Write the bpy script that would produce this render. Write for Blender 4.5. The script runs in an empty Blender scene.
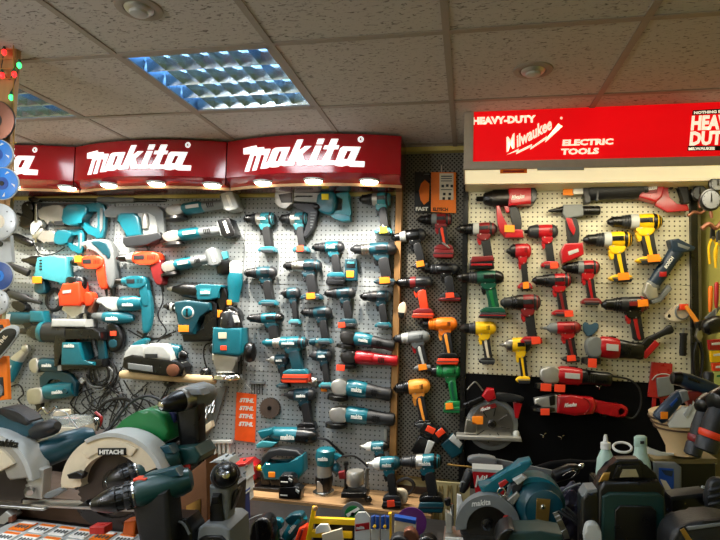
import bpy, bmesh, math, random
from mathutils import Vector, Matrix
random.seed(7)
COL = bpy.context.scene.collection
SC = bpy.context.scene
# ---------------------------------------------------------------- camera model (fitted to the ceiling grid)
F = 541.0
YAW, PIT, ROL = -0.1976, 0.0657, 0.0292
CAMZ = 1.6
fw = Vector((math.sin(YAW)*math.cos(PIT), math.cos(YAW)*math.cos(PIT), math.sin(PIT)))
rt = Vector((math.cos(YAW), -math.sin(YAW), 0)); up = rt.cross(fw)
RT = rt*math.cos(ROL)+up*math.sin(ROL); UP = up*math.cos(ROL)-rt*math.sin(ROL)
def ray(px, py):
    return fw + RT*((px-360)/F) - UP*((py-270)/F)
def at(px, py, Y):
    d = ray(px, py); t = Y/d.y
    return Vector((d.x*t, Y, CAMZ+d.z*t))
def atz(px, py, Z):
    d = ray(px, py); t = (Z-CAMZ)/d.z
    return Vector((d.x*t, d.y*t, Z))
cd = bpy.data.cameras.new('camera'); cam = bpy.data.objects.new('camera', cd); COL.objects.link(cam)
cd.sensor_width = 36; cd.lens = F/720*36; cd.clip_start = 0.02
cam.matrix_world = Matrix(((RT.x, UP.x, -fw.x, 0), (RT.y, UP.y, -fw.y, 0), (RT.z, UP.z, -fw.z, CAMZ), (0, 0, 0, 1)))
SC.camera = cam
# ---------------------------------------------------------------- materials
def lin(c):
    return tuple(((v/255)/12.92 if v/255 <= .04045 else ((v/255+.055)/1.055)**2.4) for v in c)
MATS = {}
def mat(name, rgb, rough=.45, metal=0, emit=0, bump=0, var=.12, scale=40, coat=0, alpha=1, trans=0, spec=.5):
    m = bpy.data.materials.new(name); m.use_nodes = True
    nt = m.node_tree; b = nt.nodes['Principled BSDF']; N = nt.nodes; L = nt.links
    c = lin(rgb)
    b.inputs['Metallic'].default_value = metal
    b.inputs['Specular IOR Level'].default_value = spec
    tc = N.new('ShaderNodeTexCoord'); no = N.new('ShaderNodeTexNoise'); no.inputs['Scale'].default_value = scale
    no.inputs['Detail'].default_value = 3
    L.new(tc.outputs['Object'], no.inputs['Vector'])
    mx = N.new('ShaderNodeMix'); mx.data_type = 'RGBA'
    mx.inputs['A'].default_value = tuple(v*(1-var) for v in c)+(1,)
    mx.inputs['B'].default_value = tuple(min(1, v*(1+var)) for v in c)+(1,)
    L.new(no.outputs['Fac'], mx.inputs['Factor']); L.new(mx.outputs['Result'], b.inputs['Base Color'])
    mr = N.new('ShaderNodeMapRange'); mr.inputs['To Min'].default_value = max(.03, rough-.1); mr.inputs['To Max'].default_value = min(1, rough+.1)
    L.new(no.outputs['Fac'], mr.inputs['Value']); L.new(mr.outputs['Result'], b.inputs['Roughness'])
    if coat: b.inputs['Coat Weight'].default_value = coat; b.inputs['Coat Roughness'].default_value = .12
    if bump:
        bp = N.new('ShaderNodeBump'); bp.inputs['Strength'].default_value = bump; bp.inputs['Distance'].default_value = .002
        L.new(no.outputs['Fac'], bp.inputs['Height']); L.new(bp.outputs['Normal'], b.inputs['Normal'])
    if emit:
        b.inputs['Emission Color'].default_value = c+(1,); b.inputs['Emission Strength'].default_value = emit
    if trans: b.inputs['Transmission Weight'].default_value = trans; b.inputs['IOR'].default_value = 1.3
    if alpha < 1: b.inputs['Alpha'].default_value = alpha
    MATS[name] = m
    return m
mat('teal', (12, 98, 112), .32, coat=.2)
mat('teal_dark', (6, 62, 74), .38, coat=.15)
mat('teal_light', (58, 140, 150), .36)
mat('rubber', (17, 18, 20), .5, bump=.2, scale=200)
mat('black', (9, 9, 10), .3)
mat('charcoal', (32, 34, 37), .42)
mat('grey', (110, 114, 114), .5)
mat('lightgrey', (178, 180, 176), .45)
mat('white', (225, 225, 218), .5, var=.04)
mat('metal', (175, 172, 165), .32, 1)
mat('alu', (190, 188, 180), .45, .85)
mat('chrome', (215, 215, 212), .15, 1)
mat('darkmetal', (70, 68, 66), .35, 1)
mat('gold', (190, 150, 80), .35, .9)
mat('red', (166, 14, 24), .32, coat=.2)
mat('case_red', (150, 34, 30), .3)
mat('darkred', (120, 22, 24), .4)
mat('redorange', (228, 62, 24), .4)
mat('orange', (245, 120, 10), .45)
mat('ltorange', (240, 150, 50), .5)
mat('yellow', (240, 190, 10), .4)
mat('green', (8, 74, 54), .36)
mat('brightgreen', (18, 112, 56), .36)
mat('boschgreen', (14, 60, 58), .34)
mat('navy', (22, 42, 62), .4)
mat('blue', (20, 70, 150), .4)
mat('discblue', (25, 120, 205), .4, var=.25)
mat('purple', (92, 30, 110), .5)
mat('copper', (140, 92, 72), .4, .6)
mat('cream', (214, 200, 172), .5)
mat('wood', (176, 134, 88), .6, bump=.3)
mat('palewood', (206, 180, 138), .6, bump=.2)
mat('cardboard', (120, 78, 46), .85, bump=.2)
mat('tag_orange', (255, 140, 10), .6, var=.03)
mat('tag_red', (250, 70, 30), .6, var=.03)
mat('tag_yellow', (245, 225, 20), .6, var=.03)
mat('cable', (22, 22, 24), .5)
mat('greycable', (120, 122, 122), .5)
mat('clear', (225, 235, 235), .15, trans=.7, alpha=.75)
mat('dial', (225, 228, 225), .4)
mat('bead', (110, 150, 140), .4)
mat('steelgrey', (150, 146, 138), .4, .45)
mat('letter', (255, 255, 255), .5, emit=.75, var=0)  # white letters brightened by their own glow; no lamp behind them
mat('letter_cream', (255, 245, 215), .5, emit=.8, var=0)
def mt(m): return MATS[m] if isinstance(m, str) else m
# ---------------------------------------------------------------- shape tools, in (x, y down, d towards the room) units
def chaikin(p, n):
    for _ in range(n):
        q = []
        for i in range(len(p)):
            a = p[i]; b = p[(i+1) % len(p)]
            q += [(a[0]*.75+b[0]*.25, a[1]*.75+b[1]*.25), (a[0]*.25+b[0]*.75, a[1]*.25+b[1]*.75)]
        p = q
    return p
def spline(P, n=6):
    P = [Vector(p) for p in P]
    if len(P) < 3: return P
    o = []
    for i in range(len(P)-1):
        a = P[max(i-1, 0)]; b = P[i]; c = P[i+1]; d = P[min(i+2, len(P)-1)]
        for k in range(n):
            t = k/n
            o.append(.5*((2*b)+(c-a)*t+(2*a-5*b+4*c-d)*t*t+(3*b-a-3*c+d)*t**3))
    return o+[P[-1]]
def add_prism(bm, pts, d0, d1, bev=1.0, sm=0):
    pts = chaikin(pts, sm)
    a = [bm.verts.new((x, y, d0)) for x, y in pts]; b = [bm.verts.new((x, y, d1)) for x, y in pts]
    n = len(pts)
    f0 = bm.faces.new(a); f1 = bm.faces.new(b)
    for i in range(n):
        bm.faces.new((a[i], a[(i+1) % n], b[(i+1) % n], b[i]))
    if bev > 0:
        e = list(f1.edges)+list(f0.edges)
        bmesh.ops.bevel(bm, geom=e, offset=min(bev, abs(d1-d0)*.45), segments=3, profile=.6, affect='EDGES', clamp_overlap=True)
def frame_of(d):
    d = d.normalized(); u = Vector((0, 0, 1)) if abs(d.z) < .9 else Vector((0, 1, 0))
    a = d.cross(u).normalized(); return a, d.cross(a).normalized()
def add_lathe(bm, p0, p1, prof, n=20, sq=1.0):
    """prof: (distance along the axis, radius); sq squeezes towards the wall"""
    p0 = Vector(p0); p1 = Vector(p1); d = (p1-p0).normalized(); a, b = frame_of(d)
    rings = []
    for t, r in prof:
        c = p0+d*t
        rings.append([bm.verts.new(c+(a*math.cos(k*2*math.pi/n)+b*math.sin(k*2*math.pi/n)*sq)*max(r, .01)) for k in range(n)])
    for i in range(len(rings)-1):
        for k in range(n):
            bm.faces.new((rings[i][k], rings[i][(k+1) % n], rings[i+1][(k+1) % n], rings[i+1][k]))
    bm.faces.new(rings[0]); bm.faces.new(rings[-1])
def add_tube(bm, P, r, n=8, sp=6, closed=False):
    P = spline(P, sp) if sp else [Vector(p) for p in P]
    rings = []
    for i, p in enumerate(P):
        d = (P[min(i+1, len(P)-1)]-P[max(i-1, 0)])
        if d.length < 1e-9: d = Vector((1, 0, 0))
        d.normalize()
        if i == 0: a, b = frame_of(d)
        else:
            a = (a-d*a.dot(d))
            if a.length < 1e-6: a, b = frame_of(d)
            a.normalize(); b = d.cross(a)
        rr = r if not callable(r) else r(i/(len(P)-1))
        rings.append([bm.verts.new(p+(a*math.cos(k*2*math.pi/n)+b*math.sin(k*2*math.pi/n))*rr) for k in range(n)])
    for i in range(len(rings)-1):
        for k in range(n):
            bm.faces.new((rings[i][k], rings[i][(k+1) % n], rings[i+1][(k+1) % n], rings[i+1][k]))
    bm.faces.new(rings[0]); bm.faces.new(rings[-1])
TXT = {}
def text_mesh(s, bold=.02, ext=.06, res=2):
    k = (s, bold, ext, res)
    if k not in TXT:
        c = bpy.data.curves.new('t', 'FONT'); c.body = s; c.size = 1; c.offset = bold; c.extrude = ext; c.resolution_u = res
        o = bpy.data.objects.new('t', c); COL.objects.link(o)
        dg = bpy.context.evaluated_depsgraph_get(); me = bpy.data.meshes.new_from_object(o.evaluated_get(dg))
        bpy.data.objects.remove(o); bpy.data.curves.remove(c)
        TXT[k] = me
    return TXT[k]
def add_text(bm, s, x, y, h, d, w=1.0, shear=0, rot=0, bold=.02, ext=.05, res=2):
    """left end of the base line at x, y; h cap height; w width factor; rot in degrees, anticlockwise"""
    me = text_mesh(s, bold, ext, res); n = len(bm.verts)
    bm.from_mesh(me); bm.verts.ensure_lookup_table()
    ca, sa = math.cos(math.radians(rot)), math.sin(math.radians(rot)); k = h/.72
    for v in bm.verts[n:]:
        u, q, z = v.co
        u = (u*w+q*shear)*k; q = q*k
        v.co = Vector((x+u*ca-q*sa, y-(u*sa+q*ca), d+z*k))
def to_obj(name, bm, m, parent=None, loc=None):
    big = [f for f in bm.faces if len(f.verts) > 4]
    bm.normal_update()
    if big: bmesh.ops.triangulate(bm, faces=big, ngon_method='EAR_CLIP')
    bmesh.ops.recalc_face_normals(bm, faces=bm.faces)
    me = bpy.data.meshes.new(name); bm.to_mesh(me); bm.free()
    for p in me.polygons: p.use_smooth = True
    me.set_sharp_from_angle(angle=math.radians(38))
    me.materials.append(mt(m))
    o = bpy.data.objects.new(name, me); COL.objects.link(o)
    if parent: o.parent = parent
    if loc is not None: o.location = loc
    return o
USED = set()
DZ = [1.0]
class K:
    """one thing, drawn in photograph-like units and fixed at its own distance Y"""
    def __init__(s, name, label, cat, group=None):
        assert label not in USED, label
        USED.add(label); n = len(label.split()); assert 4 <= n <= 16, (n, label)
        s.name, s.label, s.cat, s.group = name, label, cat, group
        s.parts = {}; s.mats = {}; s.kind = None
    def g(s, part, m):
        if part not in s.parts: s.parts[part] = bmesh.new(); s.mats[part] = m
        return s.parts[part]
    def p(s, part, m, pts, d0, d1, bev=1.0, sm=0): add_prism(s.g(part, m), pts, d0, d1, bev, sm); return s
    def l(s, part, m, p0, p1, prof, n=20, sq=1.0): add_lathe(s.g(part, m), p0, p1, prof, n, sq); return s
    def b(s, part, m, x0, y0, x1, y1, d0, d1, bev=.6): add_prism(s.g(part, m), [(x0, y0), (x1, y0), (x1, y1), (x0, y1)], d0, d1, bev); return s
    def t(s, part, m, P, r, n=8, sp=6): add_tube(s.g(part, m), P, r, n, sp); return s
    def x(s, part, m, txt, x, y, h, d, **k): add_text(s.g(part, m), txt, x, y, h, d, **k); return s
    def xf(s, fn):
        for bm in s.parts.values():
            for v in bm.verts: v.co = Vector(fn(*v.co))
        return s
    def rot(s, deg):
        a = math.radians(deg); ca, sa = math.cos(a), math.sin(a)
        return s.xf(lambda x, y, d: (x*ca+y*sa, y*ca-x*sa, d))
    def flip(s): return s.xf(lambda x, y, d: (-x, y, d))
    def bounds(s, skip=('cord', 'hook')):
        xs, ys = [], []
        for k, bm in s.parts.items():
            if k.split('#')[0] in skip: continue
            for v in bm.verts: xs.append(v.co.x); ys.append(v.co.y)
        return min(xs), min(ys), max(xs), max(ys)
    def fit(s, box, keep=False):
        x0, y0, x1, y1 = s.bounds(); a0, b0, a1, b1 = box
        sx = (a1-a0)/(x1-x0); sy = (b1-b0)/(y1-y0); sd = math.sqrt(sx*sy)
        return s.xf(lambda x, y, d: (a0+(x-x0)*sx, b0+(y-y0)*sy, d*sd))
    def place(s, Y, box=None, yaw=0, unit=None, on=None, front=2.745):
        if box: s.fit(box)
        if DZ[0] < 1:
            for k, bm in s.parts.items():
                h = k.startswith(('handle', 'frame', 'side_frame', 'grip')) and len(bm.verts)
                zs = [v.co.z for v in bm.verts]; m_ = (min(zs)+max(zs))/2 if h else 0
                for v in bm.verts: v.co.z = (m_+(v.co.z-m_)*.62 if h else v.co.z)*DZ[0]
        x0, y0, x1, y1 = s.bounds(()); cx, cy = (x0+x1)/2, (y0+y1)/2
        if on is not None:                               # stand it on a surface at this height
            ds = [v.co.z for bm in s.parts.values() for v in bm.verts]; u = .0052
            Y = atz(cx, y1, on).y+(min(ds)+max(ds))*.5*u
            Y = min(max(Y, front+max(ds)*u*.7), PY-.004)
        ds = [v.co.z for bm in s.parts.values() for v in bm.verts]; dm = (min(ds)+max(ds))*.5*.0056*Y/3.0
        Yf = Y-dm                                        # the thing's own middle plane
        c = at(cx, cy, Yf); ex = (at(cx+1, cy, Yf)-at(cx-1, cy, Yf))/2; ey = (at(cx, cy+1, Yf)-at(cx, cy-1, Yf))/2; c.y = Y
        sc = math.sqrt(abs(ex.x*ey.z-ex.z*ey.x)) if unit is None else unit
        base = c+ey*(y1-cy)
        if on is not None: c.z += on+.0006-base.z; base.z = on+.0006
        cy_, sy_ = math.cos(math.radians(yaw)), math.sin(math.radians(yaw))
        e = bpy.data.objects.new(s.name, None); COL.objects.link(e); e.location = base; e.empty_display_size = .02
        e['label'] = s.label; e['category'] = s.cat
        if s.group: e['group'] = s.group
        if s.kind: e['kind'] = s.kind
        made = {}
        for k in sorted(s.parts, key=lambda q: q.count('/')):
            bm = s.parts[k]
            for v in bm.verts:
                x, y, d = v.co
                w = c+ex*(x-cx)+ey*(y-cy)-Vector((0, d*sc, 0))-base
                if yaw: w = Vector((w.x*cy_-w.y*sy_, w.x*sy_+w.y*cy_, w.z))
                v.co = w
            par = e; nm = k
            if '/' in k: pk, nm = k.rsplit('/', 1); par = made[pk]
            o = to_obj(nm.split('#')[0], bm, s.mats[k], par)
            made[k] = o
            if k in PARTLABEL: pass
            pl = s.plabels.get(k) if hasattr(s, 'plabels') else None
            if pl: o['label'] = pl
        s.obj = e; s.made = made
        return s
PARTLABEL = {}
def single(k, Y, box=None, **kw):
    """a thing that is one mesh: no Empty, the mesh itself carries the label"""
    k.place(Y, box, **kw)
    assert len(k.made) == 1
    o = list(k.made.values())[0]; e = k.obj
    o.parent = None; o.location = e.location; o.name = k.name
    for q in ('label', 'category', 'group', 'kind'):
        if q in e: o[q] = e[q]
    bpy.data.objects.remove(e); k.obj = o
    return o
# world-space boxes for the setting
def wbox(name, boxes, m, kind='structure', parent=None, bev=0):
    bm = bmesh.new()
    for (x0, y0, z0, x1, y1, z1) in boxes:
        v = [bm.verts.new(p) for p in ((x0, y0, z0), (x1, y0, z0), (x1, y1, z0), (x0, y1, z0), (x0, y0, z1), (x1, y0, z1), (x1, y1, z1), (x0, y1, z1))]
        for f in ((0, 1, 2, 3), (4, 5, 6, 7), (0, 1, 5, 4), (1, 2, 6, 5), (2, 3, 7, 6), (3, 0, 4, 7)): bm.faces.new([v[i] for i in f])
    if bev: bmesh.ops.bevel(bm, geom=list(bm.edges), offset=bev, segments=2, affect='EDGES', clamp_overlap=True)
    o = to_obj(name, bm, m, parent)
    if kind and not parent: o['kind'] = kind
    return o
def thing(o, label, cat, group=None):
    assert label not in USED, label
    USED.add(label); o['label'] = label; o['category'] = cat
    if group: o['group'] = group
    if 'kind' in o: del o['kind']
    return o
def empty(name, loc, label, cat, group=None):
    e = bpy.data.objects.new(name, None); COL.objects.link(e); e.location = loc
    return thing(e, label, cat, group)
# ================================================================ THE SETTING
WY = 3.05            # face of the back wall
PY = 3.00            # face of the left pegboard
RY = 2.96            # face of the right pegboard
CZ = CAMZ+.8933; GX = -1.2811; GY = 1.7127
XL = -2.95; XR = at(697, 260, WY).x+.02; YB = -2.6
def ceiling_mat():
    m = mat('ceiling_tile', (188, 183, 178), .95, var=.06, scale=3); nt = m.node_tree; N = nt.nodes; L = nt.links; b = N['Principled BSDF']
    tc = N.new('ShaderNodeTexCoord'); mp = N.new('ShaderNodeMapping'); mp.inputs['Scale'].default_value = (45, 110, 1); mp.inputs['Rotation'].default_value = (0, 0, .5)
    L.new(tc.outputs['Object'], mp.inputs['Vector'])
    n1 = N.new('ShaderNodeTexNoise'); n1.inputs['Scale'].default_value = 1.1; n1.inputs['Detail'].default_value = 3; n1.inputs['Distortion'].default_value = .8
    L.new(mp.outputs[0], n1.inputs['Vector'])
    cr = N.new('ShaderNodeValToRGB'); cr.color_ramp.elements[0].position = .32; cr.color_ramp.elements[1].position = .42
    L.new(n1.outputs['Fac'], cr.inputs[0])
    mx = N.new('ShaderNodeMix'); mx.data_type = 'RGBA'; mx.inputs['A'].default_value = lin((112, 104, 98))+(1,); mx.inputs['B'].default_value = lin((192, 186, 180))+(1,)
    L.new(cr.outputs[0], mx.inputs['Factor']); L.new(mx.outputs['Result'], b.inputs['Base Color'])
    bp = N.new('ShaderNodeBump'); bp.inputs['Strength'].default_value = .6; bp.inputs['Distance'].default_value = .004
    L.new(cr.outputs[0], bp.inputs['Height']); L.new(bp.outputs['Normal'], b.inputs['Normal'])
    return m
def peg_mat(name, rgb, hole=(70, 66, 60), pitch=.0254, rad=.0034, metal=0, rough=.5, cross=False, emis=0):
    m = mat(name, rgb, rough, metal, var=.05, scale=4); nt = m.node_tree; N = nt.nodes; L = nt.links; b = N['Principled BSDF']
    base = b.inputs['Base Color'].links[0].from_socket
    tc = N.new('ShaderNodeTexCoord'); sp = N.new('ShaderNodeSeparateXYZ'); L.new(tc.outputs['Object'], sp.inputs[0])
    def M(op, a, c=None, c2=None):
        n = N.new('ShaderNodeMath'); n.operation = op
        for i, q in enumerate((a, c, c2)):
            if q is None: continue
            if isinstance(q, (int, float)): n.inputs[i].default_value = q
            else: L.new(q, n.inputs[i])
        return n.outputs[0]
    def cell(o, off=0): return M('SUBTRACT', M('FRACT', M('ADD', M('DIVIDE', o, pitch), off+100)), .5)
    def dist(off): 
        x = cell(sp.outputs['X'], off); z = cell(sp.outputs['Z'], off)
        return M('SQRT', M('ADD', M('MULTIPLY', x, x), M('MULTIPLY', z, z)))
    dd = dist(0)
    if cross: dd = M('MINIMUM', dd, dist(.5))
    fac = M('LESS_THAN', dd, rad/pitch)
    mx = N.new('ShaderNodeMix'); mx.data_type = 'RGBA'; L.new(base, mx.inputs['A']); mx.inputs['B'].default_value = lin(hole)+(1,)
    L.new(fac, mx.inputs['Factor']); L.new(mx.outputs['Result'], b.inputs['Base Color'])
    bp = N.new('ShaderNodeBump'); bp.inputs['Strength'].default_value = .8; bp.inputs['Distance'].default_value = .003; bp.invert = True
    L.new(fac, bp.inputs['Height']); L.new(bp.outputs['Normal'], b.inputs['Normal'])
    return m
def wood_mat(name, a, b_, sc=(3, 60, 60)):
    m = mat(name, a, .6); nt = m.node_tree; N = nt.nodes; L = nt.links; b = N['Principled BSDF']
    tc = N.new('ShaderNodeTexCoord'); mp = N.new('ShaderNodeMapping'); mp.inputs['Scale'].default_value = sc
    L.new(tc.outputs['Object'], mp.inputs['Vector']); no = N.new('ShaderNodeTexNoise'); no.inputs['Scale'].default_value = 1; no.inputs['Detail'].default_value = 5
    L.new(mp.outputs[0], no.inputs['Vector']); mx = N.new('ShaderNodeMix'); mx.data_type = 'RGBA'
    mx.inputs['A'].default_value = lin(a)+(1,); mx.inputs['B'].default_value = lin(b_)+(1,)
    L.new(no.outputs['Fac'], mx.inputs['Factor']); L.new(mx.outputs['Result'], b.inputs['Base Color'])
    return m
ceiling_mat()
peg_mat('peg_left', (158, 162, 161), (62, 62, 62), pitch=.0265, rad=.0042)
peg_mat('peg_right', (214, 208, 180), (72, 58, 40), pitch=.0245, rad=.0042)
peg_mat('peg_metal', (128, 123, 110), (30, 26, 20), pitch=.024, rad=.005, metal=.3, rough=.45, cross=True)
wood_mat('shelfwood', (186, 150, 104), (120, 86, 56)); wood_mat('postwood', (176, 130, 70), (130, 90, 50), (40, 40, 3))
wood_mat('brownboard', (110, 84, 64), (70, 50, 38), (4, 40, 40))
mat('tbar', (150, 140, 128), .6); mat('wallpaint', (198, 190, 140), .8, var=.04); mat('yellowrail', (214, 196, 110), .6)
mat('floor_mat', (70, 62, 56), .6, bump=.1); mat('sidewall', (176, 168, 84), .7, var=.06)
mat('counter_dark', (20, 17, 15), .5); mat('tube_light', (200, 232, 255), .5, emit=6, var=0)
mat('reflector', (120, 165, 205), .3, .5); mat('louver', (195, 212, 222), .16, .95)
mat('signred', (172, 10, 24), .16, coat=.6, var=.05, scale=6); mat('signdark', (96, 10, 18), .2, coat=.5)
mat('lamp_white', (255, 244, 225), .5, emit=14, var=0); mat('sign_frame', (190, 178, 162), .5)
mat('fill_globe', (248, 247, 255), .5, emit=98, var=0)  # glow of the added globes that fill the room with light
mat('clothblack', (12, 12, 13), .95, spec=.1)
# tiles, leaving the fixture cells open
cells_light = {(-1, -2), (-2, 0), (0, 0), (-2, -3), (0, -3), (2, -3), (4, -3), (3, -6), (0, -6)}
bm = bmesh.new()
x0i = math.floor((XL-GX)/.6)-1; x1i = math.ceil((XR-GX)/.6)+1; y0i = math.floor((YB-GY)/.6)-1; y1i = math.ceil((WY-GY)/.6)
for i in range(x0i, x1i):
    for j in range(y0i, y1i):
        if (i, j) in cells_light: continue
        a = max(GX+.6*i, XL); b = min(GX+.6*i+.6, XR+.3); c = max(GY+.6*j, YB); d = min(GY+.6*j+.6, WY)
        if b-a < .01 or d-c < .01: continue
        v = [bm.verts.new(p) for p in ((a, c, CZ), (b, c, CZ), (b, d, CZ), (a, d, CZ))]
        w = [bm.verts.new(p) for p in ((a, c, CZ+.02), (b, c, CZ+.02), (b, d, CZ+.02), (a, d, CZ+.02))]
        bm.faces.new(v); bm.faces.new(w)
        for k in range(4): bm.faces.new((v[k], v[(k+1) % 4], w[(k+1) % 4], w[k]))
ceil = to_obj('ceiling', bm, 'ceiling_tile'); ceil['kind'] = 'structure'
bars = []
for i in range(x0i+1, x1i): 
    X = GX+.6*i
    if XL < X < XR: bars.append((X-.012, YB, CZ-.004, X+.012, WY, CZ+.001))
for j in range(y0i+1, y1i):
    Yj = GY+.6*j
    if YB < Yj < WY: bars.append((XL, Yj-.012, CZ-.0045, XR, Yj+.012, CZ+.001))
wbox('trim_1', bars, 'tbar')
wbox('floor', [(XL-.1, YB-.1, -.05, XR+.1, WY+.1, 0)], 'floor_mat')
wbox('wall_back', [(XL-.1, WY, 0, XR+.1, WY+.1, CZ+.02)], 'wallpaint')
wbox('wall_left', [(XL-.1, YB, 0, XL, WY, CZ+.02)], 'wallpaint')
wbox('wall_front', [(XL-.1, YB-.1, 0, XR+.1, YB, CZ+.02)], 'wallpaint')
# side wall on the right, running towards the room
wbox('wall_right', [(XR, YB, 0, XR+.1, WY, CZ+.02)], 'sidewall')
wbox('wall_above', [(XL-.1, YB-.1, CZ+.2, XR+.1, WY+.1, CZ+.25)], 'wallpaint').name = 'ceiling_above'
# recessed louvred ceiling lights
lights = []
def lattice(ci, cj, label):
    a = GX+.6*ci+.012; c = GY+.6*cj+.012; w = .576; z = CZ
    e = empty('ceiling_light', (a+w/2, c+w/2, z), label, 'ceiling light', 'louvred ceiling lights')
    o = (a+w/2, c+w/2, z)
    def bx(n, L, m):
        return wbox(n, [(p[0]-o[0], p[1]-o[1], p[2]-o[2], p[3]-o[0], p[4]-o[1], p[5]-o[2]) for p in L], m, parent=e)
    bx('housing', [(a, c, z+.085, a+w, c+w, z+.09), (a, c, z, a+.004, c+w, z+.085), (a+w-.004, c, z, a+w, c+w, z+.085), (a, c, z, a+w, c+.004, z+.085), (a, c+w-.004, z, a+w, c+w, z+.085)], 'reflector')
    bx('rim', [(a, c, z-.004, a+w, c+.014, z+.002), (a, c+w-.014, z-.004, a+w, c+w, z+.002), (a, c, z-.004, a+.014, c+w, z+.002), (a+w-.014, c, z-.004, a+w, c+w, z+.002)], 'tbar')
    # blades with V section: 4 long bays, 6 short ones
    bm = bmesh.new()
    def blade(p, q, h, t):
        p = Vector(p); q = Vector(q); n = (q-p).normalized().cross(Vector((0, 0, 1)))*t
        v = [bm.verts.new(s) for s in (p, q, q+n+Vector((0, 0, h)), p+n+Vector((0, 0, h)), p-n+Vector((0, 0, h)), q-n+Vector((0, 0, h)))]
        bm.faces.new((v[0], v[1], v[2], v[3])); bm.faces.new((v[0], v[1], v[5], v[4])); bm.faces.new((v[3], v[2], v[5], v[4]))
    for k in range(5):
        yy = (k/4-.5)*(w-.03); blade((-w/2+.012, yy, .003), (w/2-.012, yy, .003), .05, .012)
    for k in range(1, 7):
        xx = (k/7-.5)*(w-.03); blade((xx, -w/2+.012, .006), (xx, w/2-.012, .006), .045, .009)
    to_obj('louvre', bm, 'louver', e)
    for k in range(4):
        yy = ((k+.5)/4-.5)*(w-.03); bm = bmesh.new()
        add_lathe(bm, (-w/2+.03, yy, .068), (w/2-.03, yy, .068), [(0, .013), (w-.06, .013)], 12); to_obj('tube', bm, 'tube_light', e)
    ld = bpy.data.lights.new('ceiling_lamp', 'AREA'); ld.shape = 'SQUARE'; ld.size = .5; ld.energy = PANEL_W*PW.get((ci, cj), 1); ld.color = (.88, .95, 1)
    lo = bpy.data.objects.new('lamp', ld); COL.objects.link(lo); lo.parent = e; lo.location = (0, 0, -.012)
PANEL_W = 7; PW = {(-1, -2): 1.0, (0, 0): 1.6, (-2, 0): 1.4, (-2, -3): 1.2, (0, -3): .8, (2, -3): .3, (4, -3): .15, (3, -6): .2, (0, -6): .5}
for (ci, cj), lb in {(0, 0): 'square louvred ceiling light glowing blue-white, the larger one in full view above the signs',
                     (-2, 0): 'louvred ceiling light at far left, partly hidden behind the disc rack post',
                     (-2, -3): 'louvred ceiling light behind the photographer, far left', (-1, -2): 'added unseen louvred ceiling light brightening the big saws on the left counter', (0, -3): 'louvred ceiling light behind the photographer, centre left',  # the one above the saws is added to brighten the left foreground
                     (2, -3): 'louvred ceiling light behind the photographer, centre right', (4, -3): 'louvred ceiling light behind the photographer, far right',
                     (3, -6): 'louvred ceiling light at the back of the shop, right', (0, -6): 'louvred ceiling light at the back of the shop, left'}.items():
    lattice(ci, cj, lb)
# round downlights
for px, py, lb in ((139, 8, 'round recessed downlight, unlit, in the ceiling at upper left'), (533, 70, 'round recessed downlight, unlit, above the long red backlit sign')):
    p = atz(px, py, CZ)
    e = empty('downlight', p, lb, 'downlight', 'unlit downlights')
    bm = bmesh.new(); add_lathe(bm, (0, 0, 0), (0, 0, -1), [(0, .072), (.004, .07), (.007, .06), (.005, .047), (0, .044)], 32); to_obj('trim_ring', bm, 'tbar', e)
    bm = bmesh.new(); add_lathe(bm, (0, 0, -.004), (0, 0, -1), [(0, .044), (.006, .04), (.011, .028), (.012, .01)], 32); to_obj('reflector_lamp', bm, 'alu', e)
    bm = bmesh.new(); add_lathe(bm, (0, 0, -.013), (0, 0, -1), [(0, .03), (.008, .026), (.012, .012)], 24); to_obj('bulb', bm, 'lightgrey', e)
# ---------------------------------------------------------------- boards, rails, posts
def board(name, m, pxl, pxr, pyt, pyb, Y, th=.012, zb=None):
    a = at(pxl, (pyt+pyb)/2, Y); b = at(pxr, (pyt+pyb)/2, Y); t = at((pxl+pxr)/2, pyt, Y); q = at((pxl+pxr)/2, pyb, Y)
    return (a.x, Y, q.z if zb is None else zb, b.x, Y+th, t.z)
L0 = at(16, 300, PY).x
bl = board('x', 0, 16, 396, 190, 500, PY, .02)
seams = [at(300, 241, PY).z, at(300, 285, PY).z, at(300, 330, PY).z, at(300, 374, PY).z, at(300, 420, PY).z, at(300, 465, PY).z, at(300, 510, PY).z, at(300, 560, PY).z]
topz = at(300, 197, PY).z; xs = [XL+.02, at(110, 300, PY).x, at(242, 300, PY).x, at(393, 300, PY).x]
n = 1
for k in range(3):
    zt = topz
    strips = []
    for zs in seams:
        strips.append((xs[k]+.0015, PY, zs+.001, xs[k+1]-.0015, PY+.012, zt-.001)); zt = zs
    wbox('trim_%d' % (n+1), strips, 'peg_left', bev=.0008).name = 'wall_pegboard_left'; n += 1
wbox('trim_5', [(XL+.02, WY-.012, 0, at(462, 300, WY).x, WY, .62)], 'brownboard').name = 'wall_panel_low'
# yellow rail above the left boards, wooden post at their right end
wbox('trim_6', [(XL+.02, PY-.006, topz+.002, at(397, 300, PY).x, PY+.02, topz+.04)], 'yellowrail').name = 'trim_rail'
xp = at(397.5, 300, 2.97)
wbox('trim_7', [(at(393.5, 300, 2.97).x, 2.965, .4, at(399.5, 300, 2.97).x, WY, topz+.02)], 'postwood').name = 'trim_post'
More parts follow.
